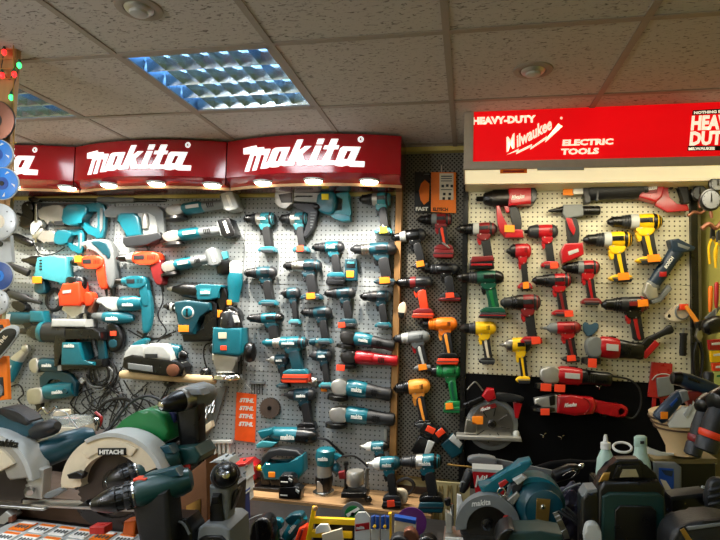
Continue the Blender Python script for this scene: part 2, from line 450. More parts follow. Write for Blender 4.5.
# centre metal board
cz0 = at(430, 478, 3.02).z; cz1 = at(430, 152, 3.02).z
wbox('trim_8', [(at(400, 300, 3.02).x, 3.02, cz0, at(463, 300, 3.02).x, 3.03, cz1)], 'peg_metal').name = 'wall_pegboard_centre'
wbox('trim_9', [(at(399, 150, 2.98).x, 2.97, at(430, 151, 2.97).z, at(475, 150, 2.98).x, WY, at(430, 143, 2.97).z)], 'yellowrail').name = 'trim_beam'
wbox('trim_10', [(at(461.5, 300, 2.95).x, 2.945, .3, at(466.5, 300, 2.95).x, WY, at(465, 172, 2.95).z)], 'black').name = 'trim_post_black'
# right board
rz0 = at(560, 378, RY).z; rz1 = at(560, 189, RY).z; rs = at(560, 283, RY).z; xr0 = at(467, 300, RY).x; xr1 = at(690, 300, RY).x
wbox('trim_11', [(xr0, RY, rz0, xr1, RY+.012, rs-.001), (xr0, RY, rs+.001, xr1, RY+.012, rz1)], 'peg_right', bev=.0006).name = 'wall_pegboard_right'
mat('creampanel', (226, 220, 186), .5)
wbox('trim_12', [(xr0, RY-.002, rz1+.003, xr1, RY+.012, rz1+.16)], 'creampanel').name = 'trim_panel_cream'
wbox('trim_13', [(xr1+.001, RY-.02, .3, at(697, 300, RY).x, WY, rz1+.12)], 'black').name = 'trim_post_corner'
wbox('trim_14', [(xr0, RY-.004, .3, xr1, RY+.012, rz0-.002)], 'clothblack').name = 'wall_panel_black'
# ---------------------------------------------------------------- the three curved red signs
ZT = CZ-.012; ZB = at(310, 173, 2.66).z
def sign_y(u):         # u 0..1 along the sign
    return 2.735-.085*(1-(2*u-1)**2)
sx = [at(-72, 160, 2.73).x, at(74, 160, 2.73).x, at(226, 160, 2.73).x, at(401.5, 160, 2.73).x]
MK = [(62,150),(215,135),(222,160),(300,160),(305,180),(375,183),(325,318),(345,318),(400,190),(430,175),(583,178),(530,318),(565,320),(655,108),(715,108),(668,222),(737,175),(797,175),(712,250),(737,318),(782,318),(839,174),(902,174),(849,318),(905,318),(962,208),(917,208),(930,172),(965,172),(992,108),(1059,108),(1035,172),(1069,172),(1057,208),(1020,208),(980,318),(1040,320),(1080,200),(1105,182),(1272,182),(1217,320),(1314,322),(1309,375),(1180,375),(1150,362),(1105,375),(1060,372),(1020,360),(985,362),(920,366),(870,355),(850,362),(770,362),(740,355),(705,362),(670,360),(648,300),(630,360),(545,362),(520,362),(490,350),(460,368),(400,368),(370,362),(345,374),(270,374),(310,240),(271,232),(225,385),(177,388),(224,240),(189,232),(141,390),(88,390),(150,215),(65,210)]
MKD = [(845,158),(864,106),(926,106),(907,158)]
MKH = [[(470,215),(500,215),(462,312),(435,312)], [(1148,226),(1184,226),(1150,304),(1116,304)]]
ZLET = at(310, 154, 2.655).z
def sign(i, label, text_from=0, lamps=()):
    a, b = sx[i]+.004, sx[i+1]-.004; n = 24
    e = empty('shop_sign', ((a+b)/2, 2.73, ZB), label, 'sign', 'curved red signs with lamps')
    O = Vector(e.location)
    def strip(nm, m, prof, cap=True):    # prof: list of (dy, z) swept along the curved plan, closed
        bm = bmesh.new(); rings = []
        for k in range(n+1):
            u = k/n; X = a+(b-a)*u; rings.append([bm.verts.new(Vector((X, sign_y(u)+dy if dy is not None else 2.96, z))-O) for dy, z in prof])
        m_ = len(prof)
        for k in range(n):
            for q in range(m_): bm.faces.new((rings[k][q], rings[k][(q+1) % m_], rings[k+1][(q+1) % m_], rings[k+1][q]))
        bm.faces.new(rings[0]); bm.faces.new(rings[-1])
        return to_obj(nm, bm, m, e)
    strip('face_panel', 'signred', [(0, ZT), (0, ZB), (.004, ZB), (.004, ZT)])
    strip('return_lip', 'signred', [(.001, ZB-.001), (.06, ZB-.04), (.064, ZB-.04), (.006, ZB-.001)])
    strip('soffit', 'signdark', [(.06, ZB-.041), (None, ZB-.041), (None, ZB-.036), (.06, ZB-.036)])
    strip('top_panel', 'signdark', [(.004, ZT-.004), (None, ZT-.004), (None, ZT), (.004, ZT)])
    strip('edge_trim', 'wood', [(.06, ZB-.041), (.06, ZB-.056), (.066, ZB-.056), (.066, ZB-.041)])
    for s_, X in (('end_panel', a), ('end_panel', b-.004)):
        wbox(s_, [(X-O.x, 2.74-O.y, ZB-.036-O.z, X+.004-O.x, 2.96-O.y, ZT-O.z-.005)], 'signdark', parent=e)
    # lettering, 1300 units wide, on the curved face
    W = b-a; sc = W*.70/1252
    def tr(x, y): return ((x-62)*sc+W*.115, ZLET-(y-248)*sc)
    bm = bmesh.new()
    def cut(poly):
        return [tr(*q) for q in poly]
    add_prism(bm, cut(MK), 0, .006, 0)
    hl = [bmesh.new(), bmesh.new()]
    for h, q in zip(MKH, hl): add_prism(q, cut(h), 0, .0068, 0)
    dot = bmesh.new(); add_prism(dot, cut(MKD), 0, .006, 0)
    for bb, nm, m in ((bm, 'lettering', 'letter'), (dot, 'letter_dot', 'letter'), (hl[0], 'letter_counter', 'signred'), (hl[1], 'letter_counter', 'signred')):
        # refine along x so that the letters follow the curve
        for _ in range(1):
            bmesh.ops.triangulate(bb, faces=bb.faces[:])
            bmesh.ops.subdivide_edges(bb, edges=[q for q in bb.edges if q.calc_length() > .05], cuts=3, use_grid_fill=False)
        for v in bb.verts:
            X, Z, D = v.co
            u = min(1, max(0, X/W)); v.co = Vector((a+X, sign_y(u)-.0005-D, Z))-O
        to_obj(nm, bb, m, e)
    # registered mark
    bm = bmesh.new(); u = .79; X = a+W*u; Z = at(361, 139, 2.67).z
    add_lathe(bm, Vector((X, sign_y(u)-.001, Z))-O, Vector((X, sign_y(u)-.1, Z))-O, [(0, .0155), (.003, .0155)], 24); to_obj('registered_mark', bm, 'letter', e)
    bm = bmesh.new(); add_text(bm, 'R', -.0055, .007, .014, .0045, bold=.04)
    for v in bm.verts: v.co = Vector((X+v.co.x, sign_y(u)-v.co.z, Z-v.co.y))-O
    to_obj('registered_letter', bm, 'signred', e)
    for px in lamps:
        p = at(px, 185, 2.7); uu = min(1, max(0, (p.x-a)/(b-a))); ls = Vector((p.x, sign_y(uu)+.045, ZB-.026))-O
        bm = bmesh.new(); add_lathe(bm, ls, ls-Vector((0, 0, 1)), [(0, .055), (.006, .055), (.010, .048), (.006, .046)], 28); lp = to_obj('lamp_rim', bm, 'lightgrey', e)
        bm = bmesh.new(); add_lathe(bm, ls-Vector((0, 0, .004)), ls-Vector((0, 0, 1)), [(0, .045), (.010, .044), (.016, .034), (.018, .015)], 28); to_obj('lamp_lens', bm, 'lamp_white', lp)
        sd = bpy.data.lights.new('spot', 'SPOT'); sd.energy = SPOT_W; sd.spot_size = math.radians(128); sd.spot_blend = 1; sd.color = (1, .93, .82); sd.shadow_soft_size = .018
        so = bpy.data.objects.new('lamp_bulb', sd); COL.objects.link(so); so.parent = e; so.location = ls-Vector((0, 0, .035)); so.rotation_euler = (math.radians(4), 0, 0)
SPOT_W = 46
sign(0, 'curved red glossy sign at far left, only the end of its white lettering visible', lamps=(-40, 12, 60))
sign(1, 'curved red glossy sign with white lettering, the middle one above the corded tools', lamps=(108, 157, 208))
sign(2, 'curved red glossy sign with white lettering, the right one beside the grey centre board', lamps=(262, 314, 368))
# ---------------------------------------------------------------- the long backlit sign
SY = 2.45
a = at(464, 135, SY); bq = at(724, 130, SY); zt = at(466, 103.5, SY).z; zb = at(466, 169.5, SY).z
X0, X1 = a.x, XR-.01
e = empty('lightbox_sign', (X0, SY, zb), 'long backlit red sign with white lettering in a grey frame', 'sign')
O = Vector(e.location)
def rel(L): return [(p[0]-O.x, p[1]-O.y, p[2]-O.z, p[3]-O.x, p[4]-O.y, p[5]-O.z) for p in L]
fx = at(473.5, 135, SY).x; fzt = at(472, 111.5, SY).z; fzb = at(472, 161.5, SY).z
wbox('frame', rel([(X0, SY, fzt, X1, SY+.02, zt), (X0, SY, zb, X1, SY+.02, fzb), (X0, SY, fzb, fx, SY+.02, fzt)]), 'sign_frame', parent=e, bev=.002)
wbox('cabinet', rel([(X0, SY+.021, zt-.01, X1, SY+.3, zt), (X0, SY+.021, zb, X0+.006, SY+.3, zt), (X0, SY+.3, zb, X1, SY+.306, zt)]), 'sign_frame', parent=e)
m = mat('sign_glow', (225, 4, 14), .35, emit=.9, var=.05)
nt = m.node_tree; N = nt.nodes; L = nt.links; b_ = N['Principled BSDF']
wbox('face_panel', rel([(fx-.004, SY+.008, fzb-.004, X1, SY+.012, fzt+.004)]), 'sign_glow', parent=e)
# uneven backlight put into the face's own glow by noise
tc = N.new('ShaderNodeTexCoord'); no = N.new('ShaderNodeTexNoise'); no.inputs['Scale'].default_value = 3
L.new(tc.outputs['Object'], no.inputs['Vector']); mr = N.new('ShaderNodeMapRange'); mr.inputs['To Min'].default_value = .5; mr.inputs['To Max'].default_value = 1.0
L.new(no.outputs['Fac'], mr.inputs['Value']); L.new(mr.outputs['Result'], b_.inputs['Emission Strength'])
def sign_text(nm, m, items, polys=()):
    """items given at photograph points on the face"""
    bm = bmesh.new()
    for s, px, py, h, kw in items:
        add_text(bm, s, px, py, h, 0, ext=.03, **kw)
    for P in polys: add_prism(bm, P, -.1, .25, 0)
    for v in bm.verts:
        q = at(v.co.x, v.co.y, SY+.008); v.co = Vector((q.x, SY+.008-.002-(v.co.z+.1)*.002, q.z))-O
    return to_obj(nm, bm, m, e)
sign_text('lettering', 'letter_cream', [('HEAVY-DUTY', 472.3, 124.3, 6.6, dict(w=1.12, bold=.06, rot=2))])
sign_text('lettering', 'letter_cream', [('ELECTRIC', 562, 145.6, 5.6, dict(w=1.5, bold=.05, rot=1.5, shear=.12))])
sign_text('lettering', 'letter_cream', [('TOOLS', 561, 154.6, 5.6, dict(w=1.5, bold=.05, rot=1.5, shear=.12))])
sign_text('script_lettering', 'letter_cream', [('M', 506, 152, 13, dict(w=.72, bold=.03, rot=27, shear=.5)), ('ilwaukee', 516.6, 147.4, 11, dict(w=.74, bold=.03, rot=28, shear=.5)), ('\u00ae', 560, 119.5, 2.5, dict(bold=.02))],
          [[(506.5, 155), (519, 148.6), (518, 151), (532, 144.2), (531.5, 147), (547, 136), (546, 139), (558, 126.5), (562.5, 126.5), (558.5, 123.6), (560, 129), (552, 136.4), (545, 142.8), (545.8, 139.6), (530, 150), (531, 147), (516, 154.4), (516.8, 151.6)]])
sign_text('badge_panel', 'black', [], [[(692.5, 110.5), (735, 108), (731, 150.5), (687, 151)]])
def up_layer(o, k):
    for v in o.data.vertices: v.co.y -= k
up_layer(sign_text('badge_field', 'sign_glow', [], [[(691, 115.5), (735, 113), (732, 146), (688, 146)]]), .0012)
up_layer(sign_text('badge_lettering', 'letter_cream', [('HEAVY', 690, 130, 13.5, dict(w=.78, bold=.045, rot=2, shear=.12)), ('DUTY', 688.5, 145.2, 13, dict(w=.86, bold=.045, rot=2, shear=.12)), ('NOTHING BUT', 693.5, 114.4, 2.6, dict(w=1.35, bold=.04, rot=3)), ('MILWAUKEE', 688, 150.3, 2.6, dict(w=1.3, bold=.04, rot=1))]), .0024)
# cream diffuser under the lightbox lights the right board
mat('diffuser', (250, 236, 190), .5, emit=.72, var=.02)
wbox('diffuser', rel([(X0+.007, SY+.021, zb+.004, X1, SY+.3, zb+.010)]), 'diffuser', parent=e)
wbox('soffit', rel([(X0+.007, SY+.301, zb+.004, X1, RY-.003, zb+.010)]), 'creampanel', parent=e)
ld = bpy.data.lights.new('strip', 'AREA'); ld.shape = 'RECTANGLE'; ld.size = X1-X0-.1; ld.size_y = .2; ld.energy = 12; ld.color = (1, .9, .66)
lo = bpy.data.objects.new('strip_lamp', ld); COL.objects.link(lo); lo.parent = e; lo.location = Vector(((X0+X1)/2, SY+.16, zb-.002))-O; lo.rotation_euler = (math.radians(8), 0, 0)
for x0, x1, y, h, c, lb in ((500, 527, 169.5, 4, 'orange', 'narrow orange price strip under the left part of the backlit sign'), (537, 584, 167.6, 3, 'lightgrey', 'narrow pale strip under the middle of the backlit sign')):
    t = K('price_strip', lb, 'strip', 'strips under the backlit sign'); t.p('strip', c, [(x0, y), (x1, y-.4), (x1, y+h-.4), (x0, y+h)], .4, 1, .1)
    if c == 'orange': t.p('insert', 'case_red', [(x0+3, y+1), (x1-3, y+.8), (x1-3, y+h-1.4), (x0+3, y+h-1.2)], .9, 1.2, .05)
    t.place(SY-.001)
# added globe lamps, out of view, to brighten the ceiling and room
for gx, gy, lb in ((-2.1, .1, 'added unseen white fill globe over the shop floor, nearer the left wall'), (-2.3, -1.3, 'added unseen white fill globe over the shop floor, farther from the signs')):
    e = empty('fill_lamp', (gx, gy, CZ), lb, 'lamp', 'added fill globes over the shop floor')
    bm = bmesh.new(); add_tube(bm, [(0, 0, 0), (0, 0, -.4)], .004, sp=0); to_obj('cord', bm, 'black', e)
    bm = bmesh.new(); bmesh.ops.create_uvsphere(bm, u_segments=20, v_segments=12, radius=.09, matrix=Matrix.Translation((0, 0, -.49))); to_obj('globe', bm, 'fill_globe', e)
mat('orange_card', (240, 88, 20), .5)
mat('navy_heart', (52, 84, 104), .7); mat('case_red', (176, 40, 36), .3)
mat('clearbox', (205, 208, 205), .25, alpha=.8)
mat('navyblue', (28, 40, 96), .5); mat('olive', (146, 136, 98), .55); mat('yellowolive', (120, 104, 60), .6)
mat('guardsilver', (168, 164, 154), .42, .35); mat('bladegrey', (74, 66, 60), .34, .7); mat('tag_orange_dark', (206, 92, 24), .4)
mat('led_red', (255, 30, 30), .4, emit=4, var=0); mat('led_green', (60, 255, 120), .4, emit=3, var=0); mat('discgrey', (176, 178, 176), .4, .3); mat('discdark', (38, 70, 130), .4, var=.3)
mat('bottle', (186, 214, 200), .3, alpha=.93); mat('case_green', (4, 44, 40), .45); mat('bag_dark', (44, 40, 62), .5, bump=.5, scale=60); mat('bowl_band', (214, 184, 138), .45)
mat('lensglass', (150, 140, 110), .1, coat=.8)
mat('dial_grey', (104, 106, 110), .5); mat('packgreen', (186, 196, 110), .5)
mat('packwhite', (248, 244, 236), .4, var=.02)
mat('sawplate', (120, 104, 94), .35, .7)
# ================================================================ TOOL KINDS (nominal outlines, x right, y down, d out of the wall)
def drill(box, label, body='teal', grip='rubber', chuck='black', collar='charcoal', gear=None, foot='b', foot_c=None, batt=None, batt_h=22,
          tag=None, trig='black', style='drill', rot=0, Y=PY, logo=None, name=None, group=None, bit=0, stripe=None, flip=0, cap='charcoal', vents=1, side=None, tagpos=None, slant=0, place=True, cat=None, long=0, on=None):
    name = name or ('impact_driver' if style == 'impact' else 'cordless_drill')
    t = K(name, label, cat or ('impact driver' if style == 'impact' else 'drill'), group)
    C = 20
    if style == 'impact':
        t.l('nose', chuck, (6, 18, C), (40, 18, C), [(0, 3.5), (3, 4.5), (10, 5), (10.5, 8), (14, 9), (17, 13), (30, 16), (34, 16)])
        t.l('anvil', 'metal', (-2, 18, C), (8, 18, C), [(0, 2), (1, 3.4), (8, 3.4)], 6)
        hx = 39
    elif style == 'square':
        t.l('anvil', 'darkmetal', (0, 18, C), (12, 18, C), [(0, 4.5), (11, 4.5)], 4)
        t.l('nose', chuck, (11, 18, C), (42, 18, C), [(0, 9), (4, 14), (20, 17), (24, 18.5), (31, 18.5)])
        hx = 41
    else:
        L = 26
        t.l('chuck', chuck, (0, 18, C), (27, 18, C), [(0, 3), (.5, 4.5), (6, 8.5), (9, 10.5), (10, 12.2), (12, 12.4), (13, 11.6), (22, 12.6), (26, 12.6)])
        if bit: t.l('chuck/drill_bit', 'metal', (-16, 18, C), (4, 18, C), [(0, .6), (3, 1.7), (16, 1.7)], 8)
        t.l('torque_ring', collar, (26, 18, C), (44, 18, C), [(0, 13.4), (2, 14.6), (4, 14.6), (5, 13.6), (7, 15.4), (10, 15.4), (11, 14.4), (13, 16), (17, 16)], 24)
        hx = 42
    if gear:
        t.l('gear_case', gear, (hx-2, 18, C), (hx+16, 18, C), [(0, 14), (2, 16.6), (12, 17.2), (16, 17.4)]); hx += 12
    L = 98-hx
    t.l('housing', body, (hx, 18, C), (100, 18, C), [(0, 14.5), (4, 17), (L*.5, 18), (L*.8, 17), (L*.93, 14), (L, 9)], 24, .95)
    t.l('end_cap', cap, (84, 18, C), (101, 18, C), [(0, 17.8), (4, 17.2), (10, 14.6), (15, 9), (16.5, 4)], 24, .96)
    if vents:
        for q in range(3): t.b('vent', 'black', 74+q*3.4, 11, 75.6+q*3.4, 22, C+14, C+18, .2)
    # upper shell of the handle, grip, stripe
    t.p('housing', body, [(50, 27), (86, 25), (84, 42), (74, 50), (60, 50), (52, 44), (55, 37)], C-11, C+10, 3, 1)
    s = slant
    t.p('grip', grip, [(60, 42), (82, 36), (84, 52), (88+s, 80), (92+s, 98), (68+s, 100), (66+s*.6, 76), (62, 58)], C-12, C+11, 4, 1)
    if stripe: t.p('grip_stripe', stripe, [(66, 44), (74, 42), (76, 60), (80+s, 84), (83+s, 96), (76+s, 96), (72+s*.6, 76), (68, 58)], C-10, C+12.6, 1.2, 1)
    t.p('trigger', trig, [(51, 42), (60, 40), (63, 58), (58, 63), (54, 60), (55, 52), (51, 48)], C-6, C+7, 2, 1)
    fc = foot_c or body; fb = 106
    if foot == 'b':
        t.p('foot', fc, [(56+s, 96), (62+s, 93), (95+s, 93), (101+s, 99), (103+s, 107), (50+s, 107), (49+s, 101)], C-15, C+15, 2.5); fb = 107
    elif foot == 's':     # slim rounded foot of a compact tool
        t.p('foot', fc, [(56+s, 98), (66+s, 94), (94+s, 94), (98+s, 102), (92+s, 110), (60+s, 110), (50+s, 104)], C-12, C+12, 3, 1); fb = 108
    if foot and not batt:
        t.p('foot/terminal_rail', 'charcoal', [(58+s, fb-4), (97+s, fb-4), (94+s, fb+3), (62+s, fb+3)], C-9, C+15.6, .8)
        t.p('foot/edge', 'grey', [(56+s, fb-7), (96+s, fb-7), (96+s, fb-5.6), (56+s, fb-5.6)], C+10, C+15.4, .2)
    if batt:
        h = batt_h
        t.p('battery', batt, [(51+s, fb), (103+s, fb), (105+s, fb+h*.4), (101+s, fb+h), (50+s, fb+h), (46+s, fb+h*.7)], C-17, C+17, 3)
        t.p('battery/seam', 'charcoal' if batt != 'charcoal' else 'red', [(48+s, fb+h*.42), (104+s, fb+h*.42), (104+s, fb+h*.56), (48+s, fb+h*.56)], C-17.4, C+17.6, .4)
    if side: t.p('belt_clip', side, [(70+s, 88), (76+s, 86), (94+s, 102), (92+s, 106)], C+14, C+18, .6)
    if logo is None and style != 'square': t.p('label_plate', cap, [(56, 12), (78, 11), (80, 21), (57, 22)], C+13, C+17.9, 1)
    t.l('rubber_band', cap, (82, 18, C), (86, 18, C), [(0, 17.6), (1, 18.8), (3, 18.6)], 24, .96)
    for q, (x, y) in enumerate(((60, 33), (80, 31), (72, 47))): t.l('screw' + ('#%d' % q if q else ''), 'metal', (x, y, C+9.5), (x, y, C+11.6), [(0, 1.6), (1, 1.6), (1.4, 1)], 8)
    if logo: t.x('logo', 'white', logo, 48, 22, 8, C+17.8, w=.92, bold=.04, ext=.1)
    if tag:
        x, y = tagpos or (64, 92)
        t.p('price_tag', tag, [(x+s+1, y), (x+22+s, y-1.5), (x+24+s, y+14), (x+2+s, y+16)], C+17, C+19, .3)
    if flip: t.flip()
    if rot: t.rot(rot)
    if place: t.place(Y, box, on=on)
    return t
def grinder(box, label, body='teal', tail='rubber', head='metal', guard='darkmetal', batt=None, corded=True, tag=None, rot=0, Y=PY, group='angle grinders', logo=None, tagpos=(2, 34), name='angle_grinder', disc=None, knob=0, cord=None, flip=0, place=True, tags=1, bend=0):
    t = K(name, label, 'grinder', group); C = 20
    t.p('gear_head', head, [(3, 12), (12, 3), (30, 1), (42, 3), (44, 27), (30, 32), (10, 30)], C-13, C+13, 4, 1)
    t.l('gear_head/spindle', 'darkmetal', (20, 26, C), (20, 42, C), [(0, 8), (8, 7), (9, 3), (15, 3)], 12)
    t.l('guard', guard, (20, 31, C), (20, 45, C), [(0, 9), (1, 21), (2, 23), (9, 23.5), (10, 21)], 28)
    if disc: t.l('grinding_disc', disc, (20, 41, C), (20, 46, C), [(0, 20), (2, 20.6), (3, 20.4), (3.2, 6), (4, 5)], 28)
    t.l('motor_housing', body, (40, 15, C), (90, 17+bend*.4, C), [(0, 13.5), (5, 15.5), (24, 16), (40, 15), (48, 12.5)], 24)
    t.l('body_grip', tail, (84, 16.6+bend*.3, C), (142, 19+bend, C), [(0, 13), (3, 14), (20, 12.6), (36, 11.6), (50, 12.6), (56, 11), (58, 6)], 20)
    t.p('switch', 'black', [(60, -1), (78, -1), (76, 3), (62, 3)], C-3, C+3, 1)
    for q in range(4): t.b('vent', 'black', 96+q*4, 12+bend*.5, 98+q*4, 24+bend*.5, C+11, C+13.6, .2)
    t.p('label_plate', 'lightgrey' if logo is None else body, [(52, 10), (80, 10.5), (80, 20), (52, 19.5)], C+13, C+16.6, .8)
    if logo: t.x('logo', 'white', logo, 53, 19, 8, C+16.8, w=.8, bold=.03, ext=.1)
    if knob: t.l('side_handle', 'black', (22, 16, C+10), (22, 16, C+42), [(0, 4), (4, 7), (14, 8), (28, 7), (32, 4)], 14)
    if batt:
        t.p('battery', batt, [(132, -4+bend), (150, -8+bend), (158, -4+bend), (162, 36+bend), (156, 42+bend), (138, 42+bend), (133, 34+bend)], C-18, C+18, 3)
        t.p('battery/battery_label', 'white', [(143, 2+bend), (149, 1+bend), (152, 32+bend), (146, 33+bend)], C+17, C+18.8, .4)
        t.p('battery_foot', tail, [(128, 0+bend), (136, -4+bend), (138, 40+bend), (130, 37+bend)], C-15, C+15, 2)
    for q in range(tags if tag else 0):
        x, y = tagpos[0]+q*26, tagpos[1]
        t.b('price_tag' + ('#%d' % q if q else ''), tag, x, y, x+20, y+13, C+23.6, C+25, .3)
    if flip: t.flip()
    if rot: t.rot(rot)
    if cord: pass
    if place: t.place(Y, box)
    return t
def corddrill(box, label, body='teal', grip=None, chuck='black', collar='metal', tag=None, rot=0, Y=PY, name='corded_drill', group='corded drills on the left board', long=0, trig='black', cap=None, cordend=None, logo=None, tagpos=(30, 8), cat='drill'):
    t = K(name, label, cat, group); C = 20; grip = grip or body
    t.l('chuck', chuck, (0, 18, C), (30, 18, C), [(0, 3), (1, 5), (8, 8), (10, 10), (24, 10.5), (28, 10.5)])
    t.l('gear_case', collar, (27, 18, C), (46, 18, C), [(0, 8), (2, 12), (10, 14), (18, 15)])
    t.p('housing', body, [(43, 3), (80, 1), (104, 3), (112, 14), (110, 34), (88, 38), (60, 36), (43, 31)], C-15, C+15, 6, 1)
    t.p('grip', grip, [(88, 24), (111, 16), (114, 44), (120, 84), (116, 92), (100, 92), (94, 66), (90, 48)], C-12, C+12, 5, 1)
    t.p('trigger', trig, [(82, 38), (92, 38), (96, 60), (90, 62), (84, 48)], C-5, C+6, 2, 1)
    for q in range(4): t.b('vent', 'black', 84+q*5, 12, 86+q*5, 24, C+12, C+15.4, .2)
    t.l('cord_boot', 'black', (110, 90, C), (113, 110, C), [(0, 5), (6, 4), (20, 2.6)], 10)
    t.p('label_plate', cap or 'charcoal', [(50, 12), (76, 11), (76, 24), (50, 24)], C+13, C+15.8, .8)
    if logo: t.x('logo', 'white', logo, 51, 22, 8, C+15.9, w=.75, bold=.03, ext=.1)
    if tag: t.b('price_tag', tag, tagpos[0], tagpos[1], tagpos[0]+22, tagpos[1]+18, C+16, C+17.6, .3)
    if rot: t.rot(rot)
    t.place(Y, box)
    return t
TG, TR, TY = 'tag_orange', 'tag_red', 'tag_yellow'
LD = 'cordless drills on the left board'; CDG = 'cordless drills on the centre board'; RD = 'cordless drills on the right board'
P_ = PY-.002
mk = 'makita'
# ------------------------------------------------------------- left board, cordless columns (x 245-396)
drill((244, 212, 277, 253), 'teal cordless drill without battery, top left of the drill columns, beside the seam', body='teal_light', group=LD, foot_c='teal', logo=mk, gear='alu', Y=P_)
drill((279, 212, 310, 253), 'teal cordless drill with orange tag, hanging under the strip nailer nose', body='teal_light', group=LD, tag=TR, foot_c='teal', logo=mk, gear='alu', Y=P_)
drill((359, 192, 393, 235), 'pale teal cordless drill with yellow tag at the top right of the left board', body='teal_light', group=LD, tag=TY, gear='alu', chuck='darkmetal', side='metal', Y=P_)
drill((312, 241, 346, 285), 'teal cordless drill with thick black battery, under the strip nailer handle', group=LD, batt='black', batt_h=24, logo=mk, Y=P_)
drill((350, 242, 397, 285), 'large dark teal cordless drill with orange tag, second down at the right edge', body='teal_dark', group=LD, tag=TG, long=1, chuck='charcoal', collar='metal', foot='s', Y=P_)
drill((283, 259, 323, 300), 'dark teal cordless drill with chrome chuck and orange tag, second row second from left', body='teal_dark', group=LD, tag=TG, gear='metal', collar='metal', Y=P_)
drill((244, 266, 278, 306), 'dark teal cordless drill, second down at the left of the drill columns', body='teal_dark', group=LD, foot_c='teal', chuck='black', Y=P_)
drill((279, 287, 301, 325), 'small dark teal impact driver with pale foot, below the chrome-chucked drill', style='impact', chuck='black', body='teal_dark', group='impact drivers on the left board', foot_c='teal_light', Y=P_)
drill((324, 287, 357, 328), 'dark teal cordless drill with black battery and red tag, third row', body='teal_dark', group=LD, batt='black', tag=TR, batt_h=14, tagpos=(48, 104), Y=P_)
drill((360, 290, 392, 328), 'teal cordless drill with pale foot, third down at the right edge', body='teal_dark', group=LD, foot_c='teal', gear='darkmetal', Y=P_)
drill((247, 312, 284, 345), 'teal cordless drill with black chuck, above the large two-tone drill', group=LD, foot=None, slant=-2, Y=P_, cap='black')
drill((301, 306, 333, 344), 'dark teal cordless drill, fourth row in the middle of the left board', body='teal_dark', group=LD, foot_c='teal', bit=0, Y=P_)
drill((262, 336, 310, 382), 'large teal cordless drill with bright red battery', group=LD, batt='redorange', batt_h=24, chuck='teal', collar='alu', gear='teal', logo=mk, grip='teal_dark', foot_c='teal', Y=P_)
drill((266, 354, 290, 388), 'compact dark teal impact driver half behind the large red-battery drill', style='impact', chuck='alu', body='teal_dark', group='impact drivers on the left board', logo=mk, Y=P_+.0)
drill((307, 349, 333, 388), 'compact teal impact driver with pale foot, left of the red grinder', style='impact', chuck='charcoal', body='teal_dark', group='impact drivers on the left board', foot_c='teal_light', logo=mk, Y=P_)
drill((281, 388, 317, 431), 'black and teal drill with long bit, right of the round saw blade', body='teal_dark', group=LD, batt='black', batt_h=12, style='impact', chuck='charcoal', logo=mk, bit=1, foot_c='black', Y=P_)
